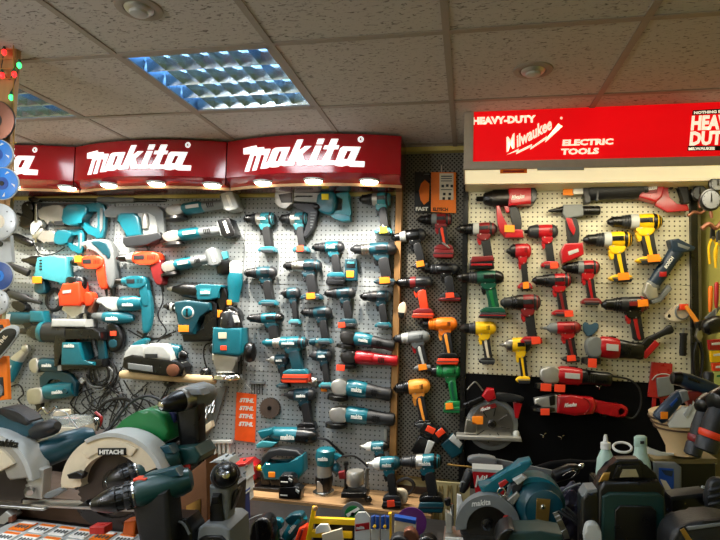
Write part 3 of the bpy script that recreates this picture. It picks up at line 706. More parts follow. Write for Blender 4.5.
def misc_left():
    t = K('strip_nailer', 'teal strip nailer with long pale nose and slanted magazine, top of the drill columns', 'nail gun')
    t.p('nose', 'alu', [(275, 192), (294, 192), (294, 204), (288, 206), (287, 210), (280, 208), (275, 203)], 2, 14, 1)
    t.p('nose_plate', 'darkmetal', [(279, 195), (293, 193), (293, 203), (282, 203)], 13, 15, .6)
    t.p('magazine_rail', 'lightgrey', [(292, 192.5), (320, 193), (322, 203), (293, 201)], 3, 12, 1)
    t.p('magazine_rail/slot', 'black', [(294, 197.5), (297, 195.6), (313, 195.8), (313, 197.2), (297, 197.4)], 11.5, 12.4, .2)
    t.p('magazine', 'charcoal', [(293, 203), (319, 204), (318, 214), (314, 228), (306, 238), (303, 235), (309, 222), (310, 213), (300, 210), (293, 207)], 3, 13, 1)
    for q in range(6): t.b('magazine/rib', 'grey', 311, 212+q*3, 316.5-q*.8, 213.2+q*3, 12.6, 13.6, .2)
    t.p('body', 'teal', [(319, 193), (334, 192), (337, 196), (336, 211), (332, 216), (320, 213), (317, 205)], 2, 17, 2.5, 1)
    t.p('handle', 'teal_light', [(333, 194), (348, 192.5), (350, 196), (349, 214), (350, 221), (345, 222), (334, 216), (326, 214), (327, 210), (336, 211), (344, 213), (345, 200), (343, 197), (335, 198)], 4, 15, 2)
    t.p('battery_foot', 'teal', [(336, 214), (350, 216), (350, 221), (343, 222), (334, 219)], 3, 16, 1)
    t.b('price_tag', TY, 323, 195, 330, 201, 17, 18, .3)
    t.l('lens_knob', 'black', (318, 208, 16), (318, 208, 20), [(0, 3.2), (3, 3), (4, 1.8)], 14)
    t.place(P_)
    t = K('battery_charger', 'small dark teal battery charger with orange tag beside the thick black battery', 'charger')
    t.p('case', 'teal_dark', [(345.5, 259), (357, 259), (358, 281), (345, 281)], 1, 9, 1.4)
    t.p('slot', 'black', [(347, 261), (356, 261), (356, 268), (347, 268)], 8, 9.6, .4); t.p('label_plate', 'teal_light', [(347.5, 262), (355, 262), (355, 264), (347.5, 264)], 9, 10, .3)
    t.b('price_tag', TG, 347, 271, 354.5, 277.5, 9, 10, .3); t.place(P_)
    t = K('driver_head', 'small chrome right-angle driver head hanging above a compact impact driver', 'driver')
    t.l('barrel', 'teal_dark', (309, 342, 5), (317, 341, 5), [(0, 2), (1, 3.4), (8, 3.6)], 12); t.l('gear_head', 'metal', (319.5, 338.5, 6), (319.5, 351, 6), [(0, 3), (1, 4), (5, 4.6), (8, 4.2), (10, 2.2), (12.5, 1.6)], 14)
    t.p('tail', 'teal', [(321, 339), (327, 340), (326, 345), (321, 346)], 2, 9, 1, 1); t.place(P_)
    t = K('key_chuck', 'bare chrome drill chuck hanging beside an orange tag', 'chuck')
    t.l('jaws', 'chrome', (307.5, 382, 6), (312, 382, 6), [(0, 1.5), (3, 3), (4.5, 3.6)], 14); t.l('sleeve', 'metal', (311.5, 382, 6), (318, 382, 6), [(0, 4), (1, 5), (4, 5), (6, 3.4)], 18)
    t.b('price_tag', TG, 320, 384, 326, 392, 1, 2, .3); t.p('shank', 'darkmetal', [(317, 380.5), (323, 380.5), (323, 383), (317, 383)], 4, 7, .5); t.place(P_)
    t = K('saw_blade', 'small circular saw blade with carbide teeth hanging beside the orange card', 'saw blade')
    pts = []
    for q in range(24):
        a = q/24*2*math.pi; r = 11
        for da, rr in ((0, r), (.09, r-.2), (.12, r-1.6), (.2, r-1.3)): pts.append((270+math.cos(a+da)*rr, 408+math.sin(a+da)*rr))
    t.p('plate', 'sawplate', pts, 3.2, 4.2, 0); t.l('arbor_ring', 'black', (270, 408, 4.2), (270, 408, 5), [(0, 2.1), (.6, 2.1)], 20); t.l('rim', 'darkmetal', (270, 408, .4), (270, 408, 3), [(0, 10.2), (1.5, 10.2), (1.6, 8.6), (1.7, 8.6)], 40)
    t.place(P_)
    t = K('brand_card', 'tall orange card printed with four rows of white lettering, hanging on a string', 'card')
    t.p('card', 'orange_card', [(236.5, 392), (256.5, 394.5), (255, 442.5), (234.5, 440)], .5, 1.2, .2)
    for q in range(4): t.x('lettering' + ('#%d' % q if q else ''), 'white', 'STIHL', 239.6-q*.3, 401.8+q*7.9, 4.0, 1.2, w=1.0, bold=.05, shear=.25, rot=-3, ext=.05)
    t.t('string', 'white', [(238, 392.4, 1), (245, 382.5, 1), (255, 394.6, 1)], .25, 5, 0); t.place(P_)
    t = K('bit_rack', 'row of thin bits hanging above the round saw blade', 'bits')
    for q in range(5): t.l('bit' + ('#%d' % q if q else ''), 'darkmetal', (252+q*2.6, 383, 2), (252+q*2.6, 394+q % 2*2, 2), [(0, .6), (3, .4), (11, .4)], 6)
    t.b('holder', 'grey', 250, 381.5, 265, 384, 0, 3, .3); t.place(P_)
DZ[0] = .8
misc_left()
DZ[0] = 1
grinder((336, 331, 395, 351), 'teal cordless grinder with dark drooping tail, highest grinder of the lower stack', body='teal', head='darkmetal', corded=False, guard='black', tail='rubber', rot=-8, logo=mk, Y=P_)
grinder((337, 350, 398, 370), 'bright red angle grinder with orange tag on the left board', body='red', tail='red', head='darkmetal', guard='black', tag=TR, rot=-3, tagpos=(0, 32), Y=P_, logo='')
grinder((327, 379, 392, 401), 'teal corded grinder with silver gear head, lower stack, below the red one', head='alu', guard='black', rot=-6, logo=mk, Y=P_)
grinder((325, 406, 395, 428), 'teal corded grinder with silver gear head, lowest of the stack', head='alu', guard='black', rot=-4, logo=mk, Y=P_)
# ------------------------------------------------------------- left board, corded tools
R3 = 'cordless grinders with slanted batteries'
grinder((166, 193, 241, 222), 'white-headed cordless grinder with big slanted battery, topmost of three', body='teal', tail='grey', head='steelgrey', guard='darkmetal', batt='lightgrey', corded=False, rot=11, group=R3, Y=P_)
grinder((163, 219, 238, 248), 'white-headed cordless grinder with black slanted battery, middle of three', body='teal', tail='grey', head='steelgrey', guard='darkmetal', batt='black', corded=False, rot=11, group=R3, Y=P_)
grinder((162, 248, 223, 278), 'white-headed cordless grinder with grey battery, lowest of three', body='teal', tail='grey', head='steelgrey', guard='darkmetal', batt='grey', corded=False, rot=13, group=R3, Y=P_)
corddrill((71, 256, 109, 296), 'orange-red corded drill with an orange tag at its nose', body='redorange', chuck='darkmetal', collar='ltorange', tag=TG, tagpos=(26, 2), Y=P_)
corddrill((117, 252, 166, 292), 'orange-red corded drill with black chuck and dark label', body='redorange', grip='darkred', chuck='black', collar='lightgrey', Y=P_)
corddrill((115, 276, 151, 313), 'teal corded drill with round body, below the second orange-red drill', chuck='darkmetal', collar='teal', Y=P_)
def sawzall(box, label, nose='steelgrey', body='teal', hand='teal', boot=None, group='reciprocating saws on the left board', tag=None, rot=0, Y=PY, logo=None, bootlines=0):
    t = K('reciprocating_saw', label, 'saw', group); C = 14
    t.p('blade_clamp', 'darkmetal', [(0, 4), (10, 4), (12, 8), (12, 20), (2, 22)], C-4, C+4, 1)
    t.p('shoe', 'metal', [(4, -2), (8, -2), (9, 26), (3, 26)], C-9, C+9, 1)
    t.p('gear_housing', nose, [(11, 3), (50, 0), (66, 2), (66, 26), (40, 28), (30, 24), (11, 22)], C-11, C+11, 4, 1)
    t.p('motor_housing', body, [(62, 0), (100, -1), (110, 4), (108, 14), (98, 22), (92, 32), (64, 30), (60, 26)], C-13, C+13, 4, 1)
    t.p('handle', hand, [(98, -1), (128, -4), (138, 0), (141, 10), (140, 34), (135, 48), (122, 50), (108, 40), (94, 34), (90, 27), (102, 26), (116, 36), (126, 38), (129, 30), (129, 10), (126, 6), (108, 10), (98, 12)], C-8, C+8, 3)
    t.p('grip_insert', boot or 'grey', [(131, 4), (137, 6), (136, 34), (131, 42), (130, 36)], C-6, C+9, 1)
    t.p('trigger', 'black', [(125, 10), (129, 10), (129, 24), (125, 22)], C-4, C+4, 1)
    t.p('lever', 'charcoal', [(44, 25), (62, 24), (64, 31), (46, 31)], C-2, C+12, 1)
    if logo: t.x('logo', 'white', logo, 66, 17, 8, C+13.4, w=.8, bold=.03, ext=.1)
    if tag: t.b('price_tag', tag, 0, 2, 14, 12, C+8, C+9.4, .3)
    if rot: t.rot(rot)
    t.place(Y, box); return t
DZ[0] = .7
sawzall((36, 203, 107, 239), 'teal reciprocating saw with a grey barrel, highest at the upper left', hand='teal', Y=P_)
sawzall((36, 229, 85, 254), 'shorter teal reciprocating saw with pale gear housing, under the longer one', nose='steelgrey', Y=P_)
DZ[0] = 1
def left_tools():
    # sander with arch frame
    t = K('planer', 'grey framed power planer with teal handle and dark sole', 'planer')
    t.p('frame', 'grey', [(104, 212), (110, 207), (140, 206), (158, 206), (164, 212), (166, 240), (161, 243), (158, 216), (150, 211), (132, 212), (118, 218), (106, 217)], 2, 14, 2)
    t.p('body', 'teal', [(121, 217), (124, 214), (137, 214), (142, 218), (145, 236), (129, 238), (127, 226), (121, 223)], 3, 17, 2)
    t.p('cover', 'lightgrey', [(136, 206), (150, 208), (158, 216), (158, 236), (142, 238), (140, 220)], 1, 11, 2)
    t.p('sole', 'charcoal', [(127, 238), (163, 233), (165, 239), (150, 246), (130, 248), (127, 244)], 2, 18, 1.5)
    t.l('knob', 'alu', (147, 214, 12), (147, 230, 12), [(0, 2), (2, 3), (9, 3.4), (15, 3)], 14); t.l('shaft', 'darkmetal', (148, 246, 8), (148, 254, 8), [(0, 1.4), (8, 1.2)], 8)
    t.place(P_)
    t = K('pole', 'long dark pole with grey sleeve hanging level under the yellow rail', 'pole')
    t.l('shaft', 'darkmetal', (28, 199.6, 5), (165, 200.4, 5), [(0, 1), (3, 1.7), (134, 1.7), (137, 1)], 10)
    t.l('sleeve', 'grey', (98, 200, 5), (136, 200.2, 5), [(0, 2), (1, 3), (16, 3), (17, 2.4), (36, 2.4)], 14)
    t.p('hook', 'black', [(28, 198), (34, 197), (40, 199), (40, 202), (30, 203)], 2, 8, 1); t.p('blade', 'charcoal', [(96, 202.5), (24, 203.5), (30, 206.5), (90, 206)], 3, 6, .5)
    t.place(P_)
    t = K('angle_grinder', 'black bodied long grinder pointing down right, beside the white disc', 'grinder')
    t.l('body', 'black', (14, 236, 8), (35, 245, 8), [(0, 3), (2, 4), (8, 4.2), (20, 3.6), (22, 2)], 16); t.l('gear_head', 'alu', (34, 238, 7), (46, 228, 7), [(0, 2), (3, 4), (9, 4.4), (14, 3)], 14)
    t.p('guard', 'lightgrey', [(34, 222), (44, 220), (46, 226), (40, 229), (38, 236), (33, 234)], 3, 12, 1, 1); t.t('cord', 'cable', [(35, 245, 8), (40, 254, 6), (52, 254, 5), (64, 247, 5)], .6); t.place(P_)
    t = K('gear_cluster', 'dark metal grinder head with lever, left of the grey saw barrel', 'grinder')
    t.p('gear_case', 'darkmetal', [(24, 204), (33, 201), (36, 208), (34, 216), (36, 226), (28, 230), (20, 226), (27, 218), (24, 212)], 2, 11, 2, 1)
    t.l('lever', 'black', (20, 214, 10), (34, 220, 10), [(0, 1.2), (8, 1.6), (15, 1)], 10); t.l('collar', 'metal', (28, 207, 8), (33, 204, 8), [(0, 2.4), (3, 3.2), (6, 2.4)], 14); t.place(P_)
    # blue rotary hammer
    t = K('rotary_hammer', 'teal rotary hammer with orange tag and black side handle, left of the orange drill', 'rotary hammer', 'rotary hammers on the left board')
    t.l('chuck', 'darkmetal', (22, 260, 9), (42, 261.5, 9), [(0, 1.6), (4, 2.4), (8, 4), (10, 5), (18, 5.4)], 16)
    t.p('body', 'teal_light', [(40, 258), (54, 256.5), (70, 257), (71, 284), (62, 285), (56, 278), (40, 280), (36, 276), (42, 268)], 3, 16, 2.5)
    t.p('grip', 'charcoal', [(59, 258), (68, 258), (69, 280), (61, 279)], 2, 18, 2); t.p('motor', 'teal_dark', [(38, 277), (46, 279), (48, 292), (42, 295), (35, 291)], 3, 14, 2, 1)
    t.l('side_handle', 'rubber', (7, 263, 16), (32, 274, 12), [(0, 2), (2, 3.6), (8, 3), (18, 3.6), (26, 3.8)], 14)
    for q in range(4): t.b('vent', 'black', 43.5, 260+q*3, 46, 261.4+q*3, 15, 16.6, .2)
    t.b('price_tag', TG, 37, 277, 46, 283.5, 16, 17.4, .3); t.place(P_)
    # grey teal hammer handle
    t = K('rotary_hammer', 'grey rotary hammer with curved teal handle falling right, above the orange drills', 'rotary hammer', 'rotary hammers on the left board')
    t.p('body', 'grey', [(85, 243), (92, 240), (108, 239), (114, 244), (117, 256), (118, 282), (112, 290), (109, 280), (108, 262), (103, 252), (93, 247), (86, 247)], 2, 13, 2.5, 1)
    t.p('panel', 'teal_dark', [(94, 241), (107, 241), (112, 247), (114, 258), (110, 260), (106, 250), (96, 246)], 3, 14, 1.5, 1)
    t.l('nose', 'lightgrey', (83, 244, 8), (92, 245, 8), [(0, 1.6), (2, 3), (8, 3.6)], 14); t.l('cord_boot', 'black', (113, 288, 7), (114, 300, 7), [(0, 3), (4, 2.4), (12, 1.2)], 10); t.place(P_)
    # red router
    t = K('plunge_router', 'bright orange-red plunge router with clear metal base', 'router', 'routers on the left board')
    t.l('motor_cap', 'black', (77, 277, 12), (77, 289, 12), [(0, 8), (2, 9.5), (9, 10), (12, 9)], 22)
    t.p('body', 'redorange', [(68, 284), (85, 282), (87, 302), (84, 306), (66, 306), (65, 300), (68, 292)], 3, 22, 2)
    t.p('knob', 'redorange', [(87, 292), (94, 292), (96, 298), (94, 306), (87, 306)], 5, 18, 2, 1); t.p('knob#2', 'redorange', [(64, 291), (66, 306), (63, 306), (62, 294)], 5, 18, 1)
    t.l('column', 'metal', (68, 305, 9), (68, 320, 9), [(0, 1.8), (15, 1.8)], 12); t.l('column#2', 'metal', (84, 305, 9), (84, 320, 9), [(0, 1.8), (15, 1.8)], 12)
    t.p('carriage', 'alu', [(66, 305), (88, 305), (86, 313), (80, 313), (79, 318), (73, 318), (72, 313), (64, 311)], 5, 16, 1.5)
    t.p('base', 'lightgrey', [(59, 319), (92, 319), (92, 326.5), (58, 326.5)], 1, 24, 1.5); t.p('label_plate', 'lightgrey', [(69, 291), (77, 290), (77, 293), (69, 294)], 21.6, 22.6, .2); t.place(P_-.004)
    t = K('cable_coil', 'round grey-black coil hanging left of the orange-red router base', 'cable', 'coiled cables on the left board')
    for q in range(3): t.t('loop' + ('#%d' % q if q else ''), 'cable', [(54+(8.5-q)*math.cos(a*.63), 300+(11-q*.8)*math.sin(a*.63), 3+q) for a in range(11)], 1.1)
    t.p('tie', 'lightgrey', [(56, 297), (60, 295), (61, 298), (57, 300)], 2, 7, .4); t.place(P_)
    t = K('angle_grinder', 'dark long grinder lying level under the blue disc, with a black tail', 'grinder')
    t.l('body', 'charcoal', (8, 293, 8), (42, 303, 8), [(0, 2), (3, 4), (20, 4.4), (22, 3), (36, 1.6)], 16); t.l('gear_head', 'darkmetal', (2, 290, 8), (9, 293, 8), [(0, 3), (3, 5), (7, 4)], 14); t.p('switch', 'black', [(15, 300), (28, 303), (30, 310), (22, 312), (14, 307)], 2, 12, 1.5, 1); t.place(P_)
    t = K('angle_grinder', 'dark teal grinder with teal end block, above the demolition hammer nose', 'grinder')
    t.l('body', 'teal_dark', (8, 318, 9), (35, 318, 9), [(0, 4), (2, 6), (12, 6.4), (26, 5)], 18); t.p('end_block', 'teal', [(34, 311), (47, 311), (49, 322), (34, 322)], 3, 16, 2); t.p('label_plate', 'lightgrey', [(11, 314), (15, 314), (14, 321), (10, 321)], 14.6, 15.8, .3)
    t.p('foot', 'black', [(34, 322), (58, 322), (58, 326), (36, 326)], 3, 12, 1); t.p('switch', 'black', [(24, 323), (34, 321), (34, 328), (28, 330)], 4, 12, 1, 1); t.place(P_)
    # small teal tools around x 93-155, y 295-332
    t = K('jigsaw', 'teal tool with pale clamped nose, between the router and the drill handle', 'jigsaw')
    t.p('gear_head', 'lightgrey', [(96, 301), (102, 297), (121, 297), (122, 310), (112, 312), (110, 305), (100, 304)], 3, 13, 2, 1)
    t.l('body', 'teal', (120, 304, 10), (144, 303, 10), [(0, 6), (3, 7.4), (16, 7.6), (23, 6)], 18); t.p('base', 'copper', [(90, 311), (97, 298), (99, 299), (93, 313)], 2, 15, .6); t.x('logo', 'white', mk, 126, 306, 3.4, 17.4, w=.85, bold=.03); t.place(P_)
    t = K('die_grinder', 'slim teal die grinder with grey nose, right above the black plug coil', 'grinder')
    t.l('body', 'teal', (103, 317, 9), (134, 318, 9), [(0, 4), (4, 5.6), (16, 6.2), (26, 5.4), (31, 3)], 18); t.l('nose', 'grey', (92, 315, 9), (105, 317, 9), [(0, 1.6), (2, 2.6), (9, 4), (12, 4.4)], 14); t.x('logo', 'white', mk, 109, 320, 4, 15, w=.8, bold=.04); t.place(P_)
    t = K('drill_grip', 'teal vertical tool handle with black cable, beside the round-bodied drill', 'drill')
    t.p('grip', 'teal', [(141, 290), (150, 288), (153, 300), (153, 322), (150, 333), (143, 333), (144, 318)], 3, 14, 3, 1); t.p('trigger', 'black', [(138, 296), (142, 295), (144, 306), (141, 307)], 5, 10, 1); t.l('cord_boot', 'black', (147, 331, 8), (141, 344, 8), [(0, 2.6), (4, 2), (14, 1)], 10); t.place(P_-.01)
    t = K('laser_measure', 'black oval device with small red tag hanging under the die grinder', 'device')
    t.p('case', 'black', [(107, 326), (113, 323), (120, 325), (125, 334), (125, 344), (121, 351), (113, 353), (108, 346)], 2, 12, 3, 1); t.p('panel', 'teal_dark', [(111, 340), (119, 339), (120, 347), (112, 348)], 9, 12.8, .8, 1); t.b('price_tag', TR, 113, 331, 119, 335.6, 12, 13, .2); t.place(P_)
    # demolition hammer
    t = K('demolition_hammer', 'big black demolition hammer with teal block, nose pointing left', 'hammer')
    t.l('nose', 'black', (20, 331, 14), (46, 332, 14), [(0, 2), (1, 3), (8, 3), (9, 4.4), (16, 8.5), (26, 10)], 22)
    t.l('nose_ring', 'teal', (41, 331.5, 14), (46, 331.8, 14), [(0, 9.4), (1, 10.4), (5, 10.6)], 22)
    t.l('barrel', 'charcoal', (45, 332, 14), (72, 333, 14), [(0, 10), (14, 10), (26, 11)], 22)
    t.p('body', 'black', [(62, 328), (98, 328), (105, 332), (106, 340), (100, 340), (98, 336), (70, 337), (66, 364), (60, 366), (60, 345)], 3, 24, 2)
    t.p('housing', 'teal', [(69, 342), (86, 342), (88, 360), (100, 361), (100, 364), (68, 364)], 3, 26, 2); t.p('rail', 'black', [(66, 362), (106, 358), (106, 366), (66, 369)], 4, 22, 1.5)
    t.p('handle', 'teal_dark', [(98, 334), (104, 333), (106, 360), (99, 361)], 6, 18, 2); t.x('logo', 'white', mk, 71, 346.5, 3.4, 26.2, w=.8, bold=.04); t.place(P_)
    t = K('angle_grinder', 'short teal grinder with pale gear head tucked under the demolition hammer', 'grinder')
    t.p('gear_head', 'alu', [(33, 361), (38, 357), (42, 358), (43, 372), (37, 373), (33, 368)], 5, 19, 2, 1); t.l('body', 'teal_dark', (41, 364, 13), (63, 366, 13), [(0, 5), (4, 7), (18, 7), (22, 6)], 18); t.b('ring', 'lightgrey', 62.5, 356, 66, 370, 5, 20, .6); t.x('logo', 'white', mk, 47, 366, 3.2, 20.2, w=.8, bold=.04); t.place(P_-.004)
    t = K('angle_drill', 'teal angle drill with silver head leaning right, above the orange packet', 'drill')
    t.l('head', 'alu', (31, 348, 10), (25, 349, 10), [(0, 3), (2, 4.4), (6, 3.6)], 16); t.l('neck', 'alu', (28, 349, 9), (17, 361, 9), [(0, 3.4), (5, 4.2), (12, 5.6), (16, 6)], 16); t.l('body', 'teal', (18, 360, 9), (9, 382, 9), [(0, 6.2), (14, 5.6), (22, 4.6)], 16)
    t.x('logo', 'white', mk, 12, 375, 3.6, 14.8, w=.8, rot=68, bold=.04); t.l('cord_boot', 'black', (10, 380, 9), (7, 391, 9), [(0, 3.4), (4, 2), (11, 1)], 10)
    t.t('cord', 'cable', [(8, 388, 8), (18, 385, 6), (22, 394, 5), (17, 400, 5), (24, 408, 5)], .8); t.place(P_-.004)
    t = K('jigsaw', 'teal jigsaw with looped handle and silver shoe, upper left of the foreground saws', 'jigsaw')
    t.p('handle', 'teal_dark', [(42, 388), (41, 377), (47, 371), (60, 370), (72, 374), (78, 382), (77, 396), (71, 396), (70, 383), (62, 377), (52, 376), (48, 380), (48, 388)], 5, 17, 2.5)
    t.l('body', 'teal', (46, 392, 12), (77, 388, 12), [(0, 7), (3, 8), (20, 8.2), (29, 6.6)], 20); t.p('gear_head', 'alu', [(31, 390), (36, 387), (47, 387), (48, 402), (38, 404), (32, 402)], 4, 20, 2, 1)
    t.p('blade_guard', 'darkmetal', [(37, 402), (43, 402), (42, 411), (38, 411)], 7, 14, .6); t.x('logo', 'white', mk, 57, 393, 3.6, 20, w=.8, rot=5, bold=.04); t.l('pivot', 'teal_dark', (70, 390, 18), (70, 390, 21), [(0, 3), (3, 2.4)], 14); t.place(P_-.004)
    # cables
    t = K('cable_coil', 'large tangled coil of black and grey cable below the demolition hammer handle', 'cable', 'coiled cables on the left board')
    for q in range(9):
        a0 = random.uniform(0, 6); rx = random.uniform(9, 17); ry = random.uniform(8, 16); ox, oy = random.uniform(-4, 5), random.uniform(-3, 8)
        t.t('loop' + ('#%d' % q if q else ''), 'greycable' if q in (2, 5, 7) else 'cable', [(102+ox+rx*math.cos(a0+a*.7), 372+oy+ry*math.sin(a0+a*.7), 3+q*.7+math.sin(a*1.3)) for a in range(10)], .75)
    t.p('plug', 'white', [(79, 380), (83, 377), (86, 380), (83, 384)], 4, 8, .8); t.place(P_)
    for q, (P, lb) in enumerate([([(143, 340, 4), (132, 356, 4), (122, 368, 4), (112, 384, 4), (100, 400, 4), (92, 424, 4)], 'black cable running down left from the teal vertical handle'),
                    ([(160, 280, 4), (163, 300, 4), (158, 316, 4), (166, 332, 4), (150, 340, 5), (128, 330, 4)], 'black cable dropping from the second orange-red drill'),
                    ([(84, 390, 4), (90, 404, 4), (104, 410, 4), (116, 400, 4), (130, 402, 4), (150, 412, 4), (160, 400, 4), (168, 386, 5)], 'black cable looping low between the two plugs'),
                    ([(112, 382, 3), (118, 398, 3), (112, 415, 3), (108, 432, 3)], 'black cable hanging straight under the cable coil'),
                    ([(124, 380, 5), (134, 396, 4), (148, 402, 4), (152, 420, 4), (140, 436, 5)], 'black cable crossing under the belt sander'),
                    ([(92, 424, 5), (104, 404, 7), (122, 398, 7), (134, 404, 7), (142, 424, 6)], 'thick black hose arching behind the green saw cover'),
                    ([(80, 300, 3), (92, 330, 3), (98, 350, 3), (110, 372, 3)], 'thin black cable behind the teal hammer handle'),
                    ([(208, 372, 5), (204, 356, 6), (206, 345, 6), (216, 342, 6)], 'short black cable from the round plug to the teal router'),
                    ([(58, 406, 5), (52, 420, 5), (62, 432, 5), (80, 424, 5), (74, 410, 5)], 'black cable looped under the teal jigsaw')]):
        t = K('cable', lb, 'cable', 'loose cables on the left board'); t.t('cable', 'cable', P, .75 if q != 5 else 1.4); single(t, P_)
    rnd = random.Random(11); lb = 'thin dark cable among the many hanging loosely below the cable coil'
    for q in range(14):
        USED.discard(lb); x = rnd.uniform(66, 150); y = rnd.uniform(376, 392); P = [(x, y, 3)]
        for k in range(5): x += rnd.uniform(-13, 15); y += rnd.uniform(4, 15); P.append((x, y, rnd.uniform(2, 6)))
        if q % 3 == 0: P += [(x+12, y-14, 5), (x+20, y-34, 4)]
        t = K('cable', lb, 'cable', 'loose thin cables on the left board'); t.t('cable', 'cable', P, rnd.uniform(.5, .8), 6); single(t, P_)
    for (x, y, lb) in ((168, 382, 'round black plug hanging under the pale wooden bar'), (205, 373, 'round black plug at the right end of the pale wooden bar')):
        t = K('plug', lb, 'plug', 'round black plugs'); t.l('body', 'black', (x, y, 3), (x, y, 12), [(0, 4), (1, 5), (6, 5), (9, 3)], 16); t.l('pin', 'metal', (x-1.8, y, 11), (x-1.8, y, 15), [(0, .7), (4, .5)], 8); t.l('pin#2', 'metal', (x+1.8, y, 11), (x+1.8, y, 15), [(0, .7), (4, .5)], 8); t.place(P_)
    # belt sander on the bar
    t = K('wooden_bar', 'pale round wooden bar carrying the belt sander', 'bar'); t.l('bar', 'palewood', (120, 374, 14), (216, 380, 14), [(0, 3), (2, 4.2), (92, 4.2), (96, 3.2)], 16); single(t, P_)
    t = K('belt_sander', 'cream-white belt sander with teal front handle and black belt, standing on the wooden bar', 'sander')
    t.p('belt', 'black', [(128, 357), (136, 354), (182, 360), (189, 366), (186, 375), (178, 376), (134, 371), (127, 366)], 3, 26, 3)
    t.p('side_frame', 'lightgrey', [(129, 351), (134, 345), (147, 344), (150, 352), (172, 358), (185, 362), (184, 366), (168, 363), (134, 360), (128, 366), (126, 360)], 2, 27, 1.6)
    t.p('body', 'lightgrey', [(148, 346), (155, 343), (170, 344), (175, 352), (176, 360), (148, 357)], 4, 27, 3); t.p('handle', 'teal', [(126, 366), (127, 352), (133, 344), (146, 337), (151, 340), (142, 347), (135, 353), (133, 364)], 7, 22, 3, 1)
    t.p('side_cover', 'grey', [(134, 362), (158, 365), (158, 371), (134, 368)], 26, 28, .8); t.l('rear_roller', 'copper', (178, 369, 24), (178, 369, 29), [(0, 6), (4, 6), (5, 4)], 22); t.l('motor', 'teal', (166, 350, 8), (180, 353, 8), [(0, 7), (12, 7), (14, 4)], 18)
    t.b('label_plate', 'charcoal', 151, 353, 163, 357, 26.6, 28, .3); t.l('knob', 'black', (181, 354, 18), (188, 356, 18), [(0, 3), (2, 5), (6, 4.4), (8, 2)], 16); t.place(P_-.002)
    t = K('recip_rod', 'dark lever and clamp of tools tangled above the belt sander', 'lever'); t.t('rod', 'darkmetal', [(137, 331, 6), (150, 338, 6), (164, 338, 6), (172, 335, 6)], 1.1); t.t('arm', 'black', [(155, 345, 6), (162, 338, 6), (176, 331, 6)], .8); t.place(P_)
    # black nosed hammer drill
    t = K('screw_gun', 'long screw gun with black cone nose and bright teal body', 'screw gun')
    t.l('tip', 'alu', (167, 288.5, 10), (173, 288.8, 10), [(0, 1.4), (2, 2.4), (6, 3)], 12); t.l('nose', 'black', (172, 289, 10), (200, 291.5, 10), [(0, 2.6), (6, 4.4), (12, 7), (28, 8.2)], 20)
    t.p('body', 'teal', [(198, 286), (203, 284), (225, 285.5), (225, 287.5), (221, 289), (221, 298), (212, 300), (200, 300)], 2, 18, 2); t.p('grip', 'black', [(219, 287), (227, 288), (228, 300), (226, 312), (220, 313), (219, 300)], 4, 16, 2, 1)
    t.p('label_plate', 'teal_light', [(203, 289), (214, 289), (213, 295), (203, 295)], 17.6, 18.8, .4); t.x('logo', 'white', mk, 203.6, 293.6, 3.2, 18.8, w=.8, bold=.04); t.b('price_tag', TG, 219.6, 310, 224, 317, 16, 17.2, .3); t.place(P_)
    t = K('right_angle_drill', 'teal cordless tool hanging upright with white head and black ring, orange tag', 'drill')
    t.l('head_ring', 'black', (224, 260, 9), (226, 276, 9), [(0, 5), (2, 8), (12, 8.5), (15, 6)], 20); t.l('head', 'white', (236, 261, 10), (236, 275, 10), [(0, 3), (2, 6), (9, 6.6), (14, 6)], 18)
    t.l('body', 'teal', (236, 273, 10), (234, 302, 10), [(0, 6.6), (4, 7.6), (14, 7), (20, 5.8), (29, 5.4)], 18); t.p('clip', 'teal_light', [(222, 252), (227, 251), (228, 258), (224, 260)], 4, 12, 1); t.b('price_tag', TG, 229.5, 300, 234, 305, 16.4, 17.4, .2)
    t.p('battery', 'black', [(226, 312), (232, 305), (240, 309), (244, 318), (238, 325), (228, 323)], 3, 18, 2, 1); t.p('battery/plate', 'lightgrey', [(228, 314), (232, 309), (240, 316), (238, 321)], 17.4, 18.8, .5); t.place(P_)
    # rotary hammer with dial
    t = K('rotary_hammer', 'dark teal rotary hammer with big round dial and D handle, orange tag', 'rotary hammer', 'rotary hammers on the left board')
    t.l('chuck', 'black', (163, 306, 12), (182, 307.5, 12), [(0, 1.6), (3, 2.6), (5, 4), (6, 3.6), (9, 5), (18, 5.6)], 18); t.l('chuck_ring', 'lightgrey', (171, 306.8, 12), (174, 307, 12), [(0, 5), (2.5, 5.2)], 18)
    t.p('body', 'teal_dark', [(177, 302), (188, 300), (212, 303), (213, 310), (203, 316), (198, 320), (197, 334), (182, 334), (184, 322), (178, 313)], 3, 21, 2.5)
    t.p('handle', 'black', [(198, 301), (212, 300), (217, 304), (217, 336), (210, 341), (184, 342), (182, 333), (200, 333), (207, 330), (209, 310), (204, 306), (199, 306)], 5, 17, 2.5)
    t.l('dial_ring', 'lightgrey', (191, 312.5, 19), (191, 312.5, 24), [(0, 6.4), (2, 6.2), (3, 5.4)], 26); t.l('dial', 'teal', (191, 312.5, 20), (191, 312.5, 26), [(0, 5), (2.6, 4.8), (3.4, 3.6)], 24); t.b('dial/pointer', 'black', 190.2, 308.6, 191.8, 316.4, 22.6, 24.2, .3)
    t.x('logo', 'white', mk, 176, 309, 3.4, 18, w=.8, bold=.04); t.b('price_tag', TG, 182, 325, 192, 331.6, 21, 22.2, .3); t.place(P_)
    # teal router
    t = K('plunge_router', 'square teal plunge router with black knobs and silver base, on the bar end', 'router', 'routers on the left board')
    t.l('motor_top', 'black', (231, 311, 16), (231, 328, 16), [(0, 8), (2, 10), (16, 12)], 22); t.p('top_plate', 'lightgrey', [(224, 318), (230, 312), (240, 316), (242, 322), (230, 325)], 20, 25, .8)
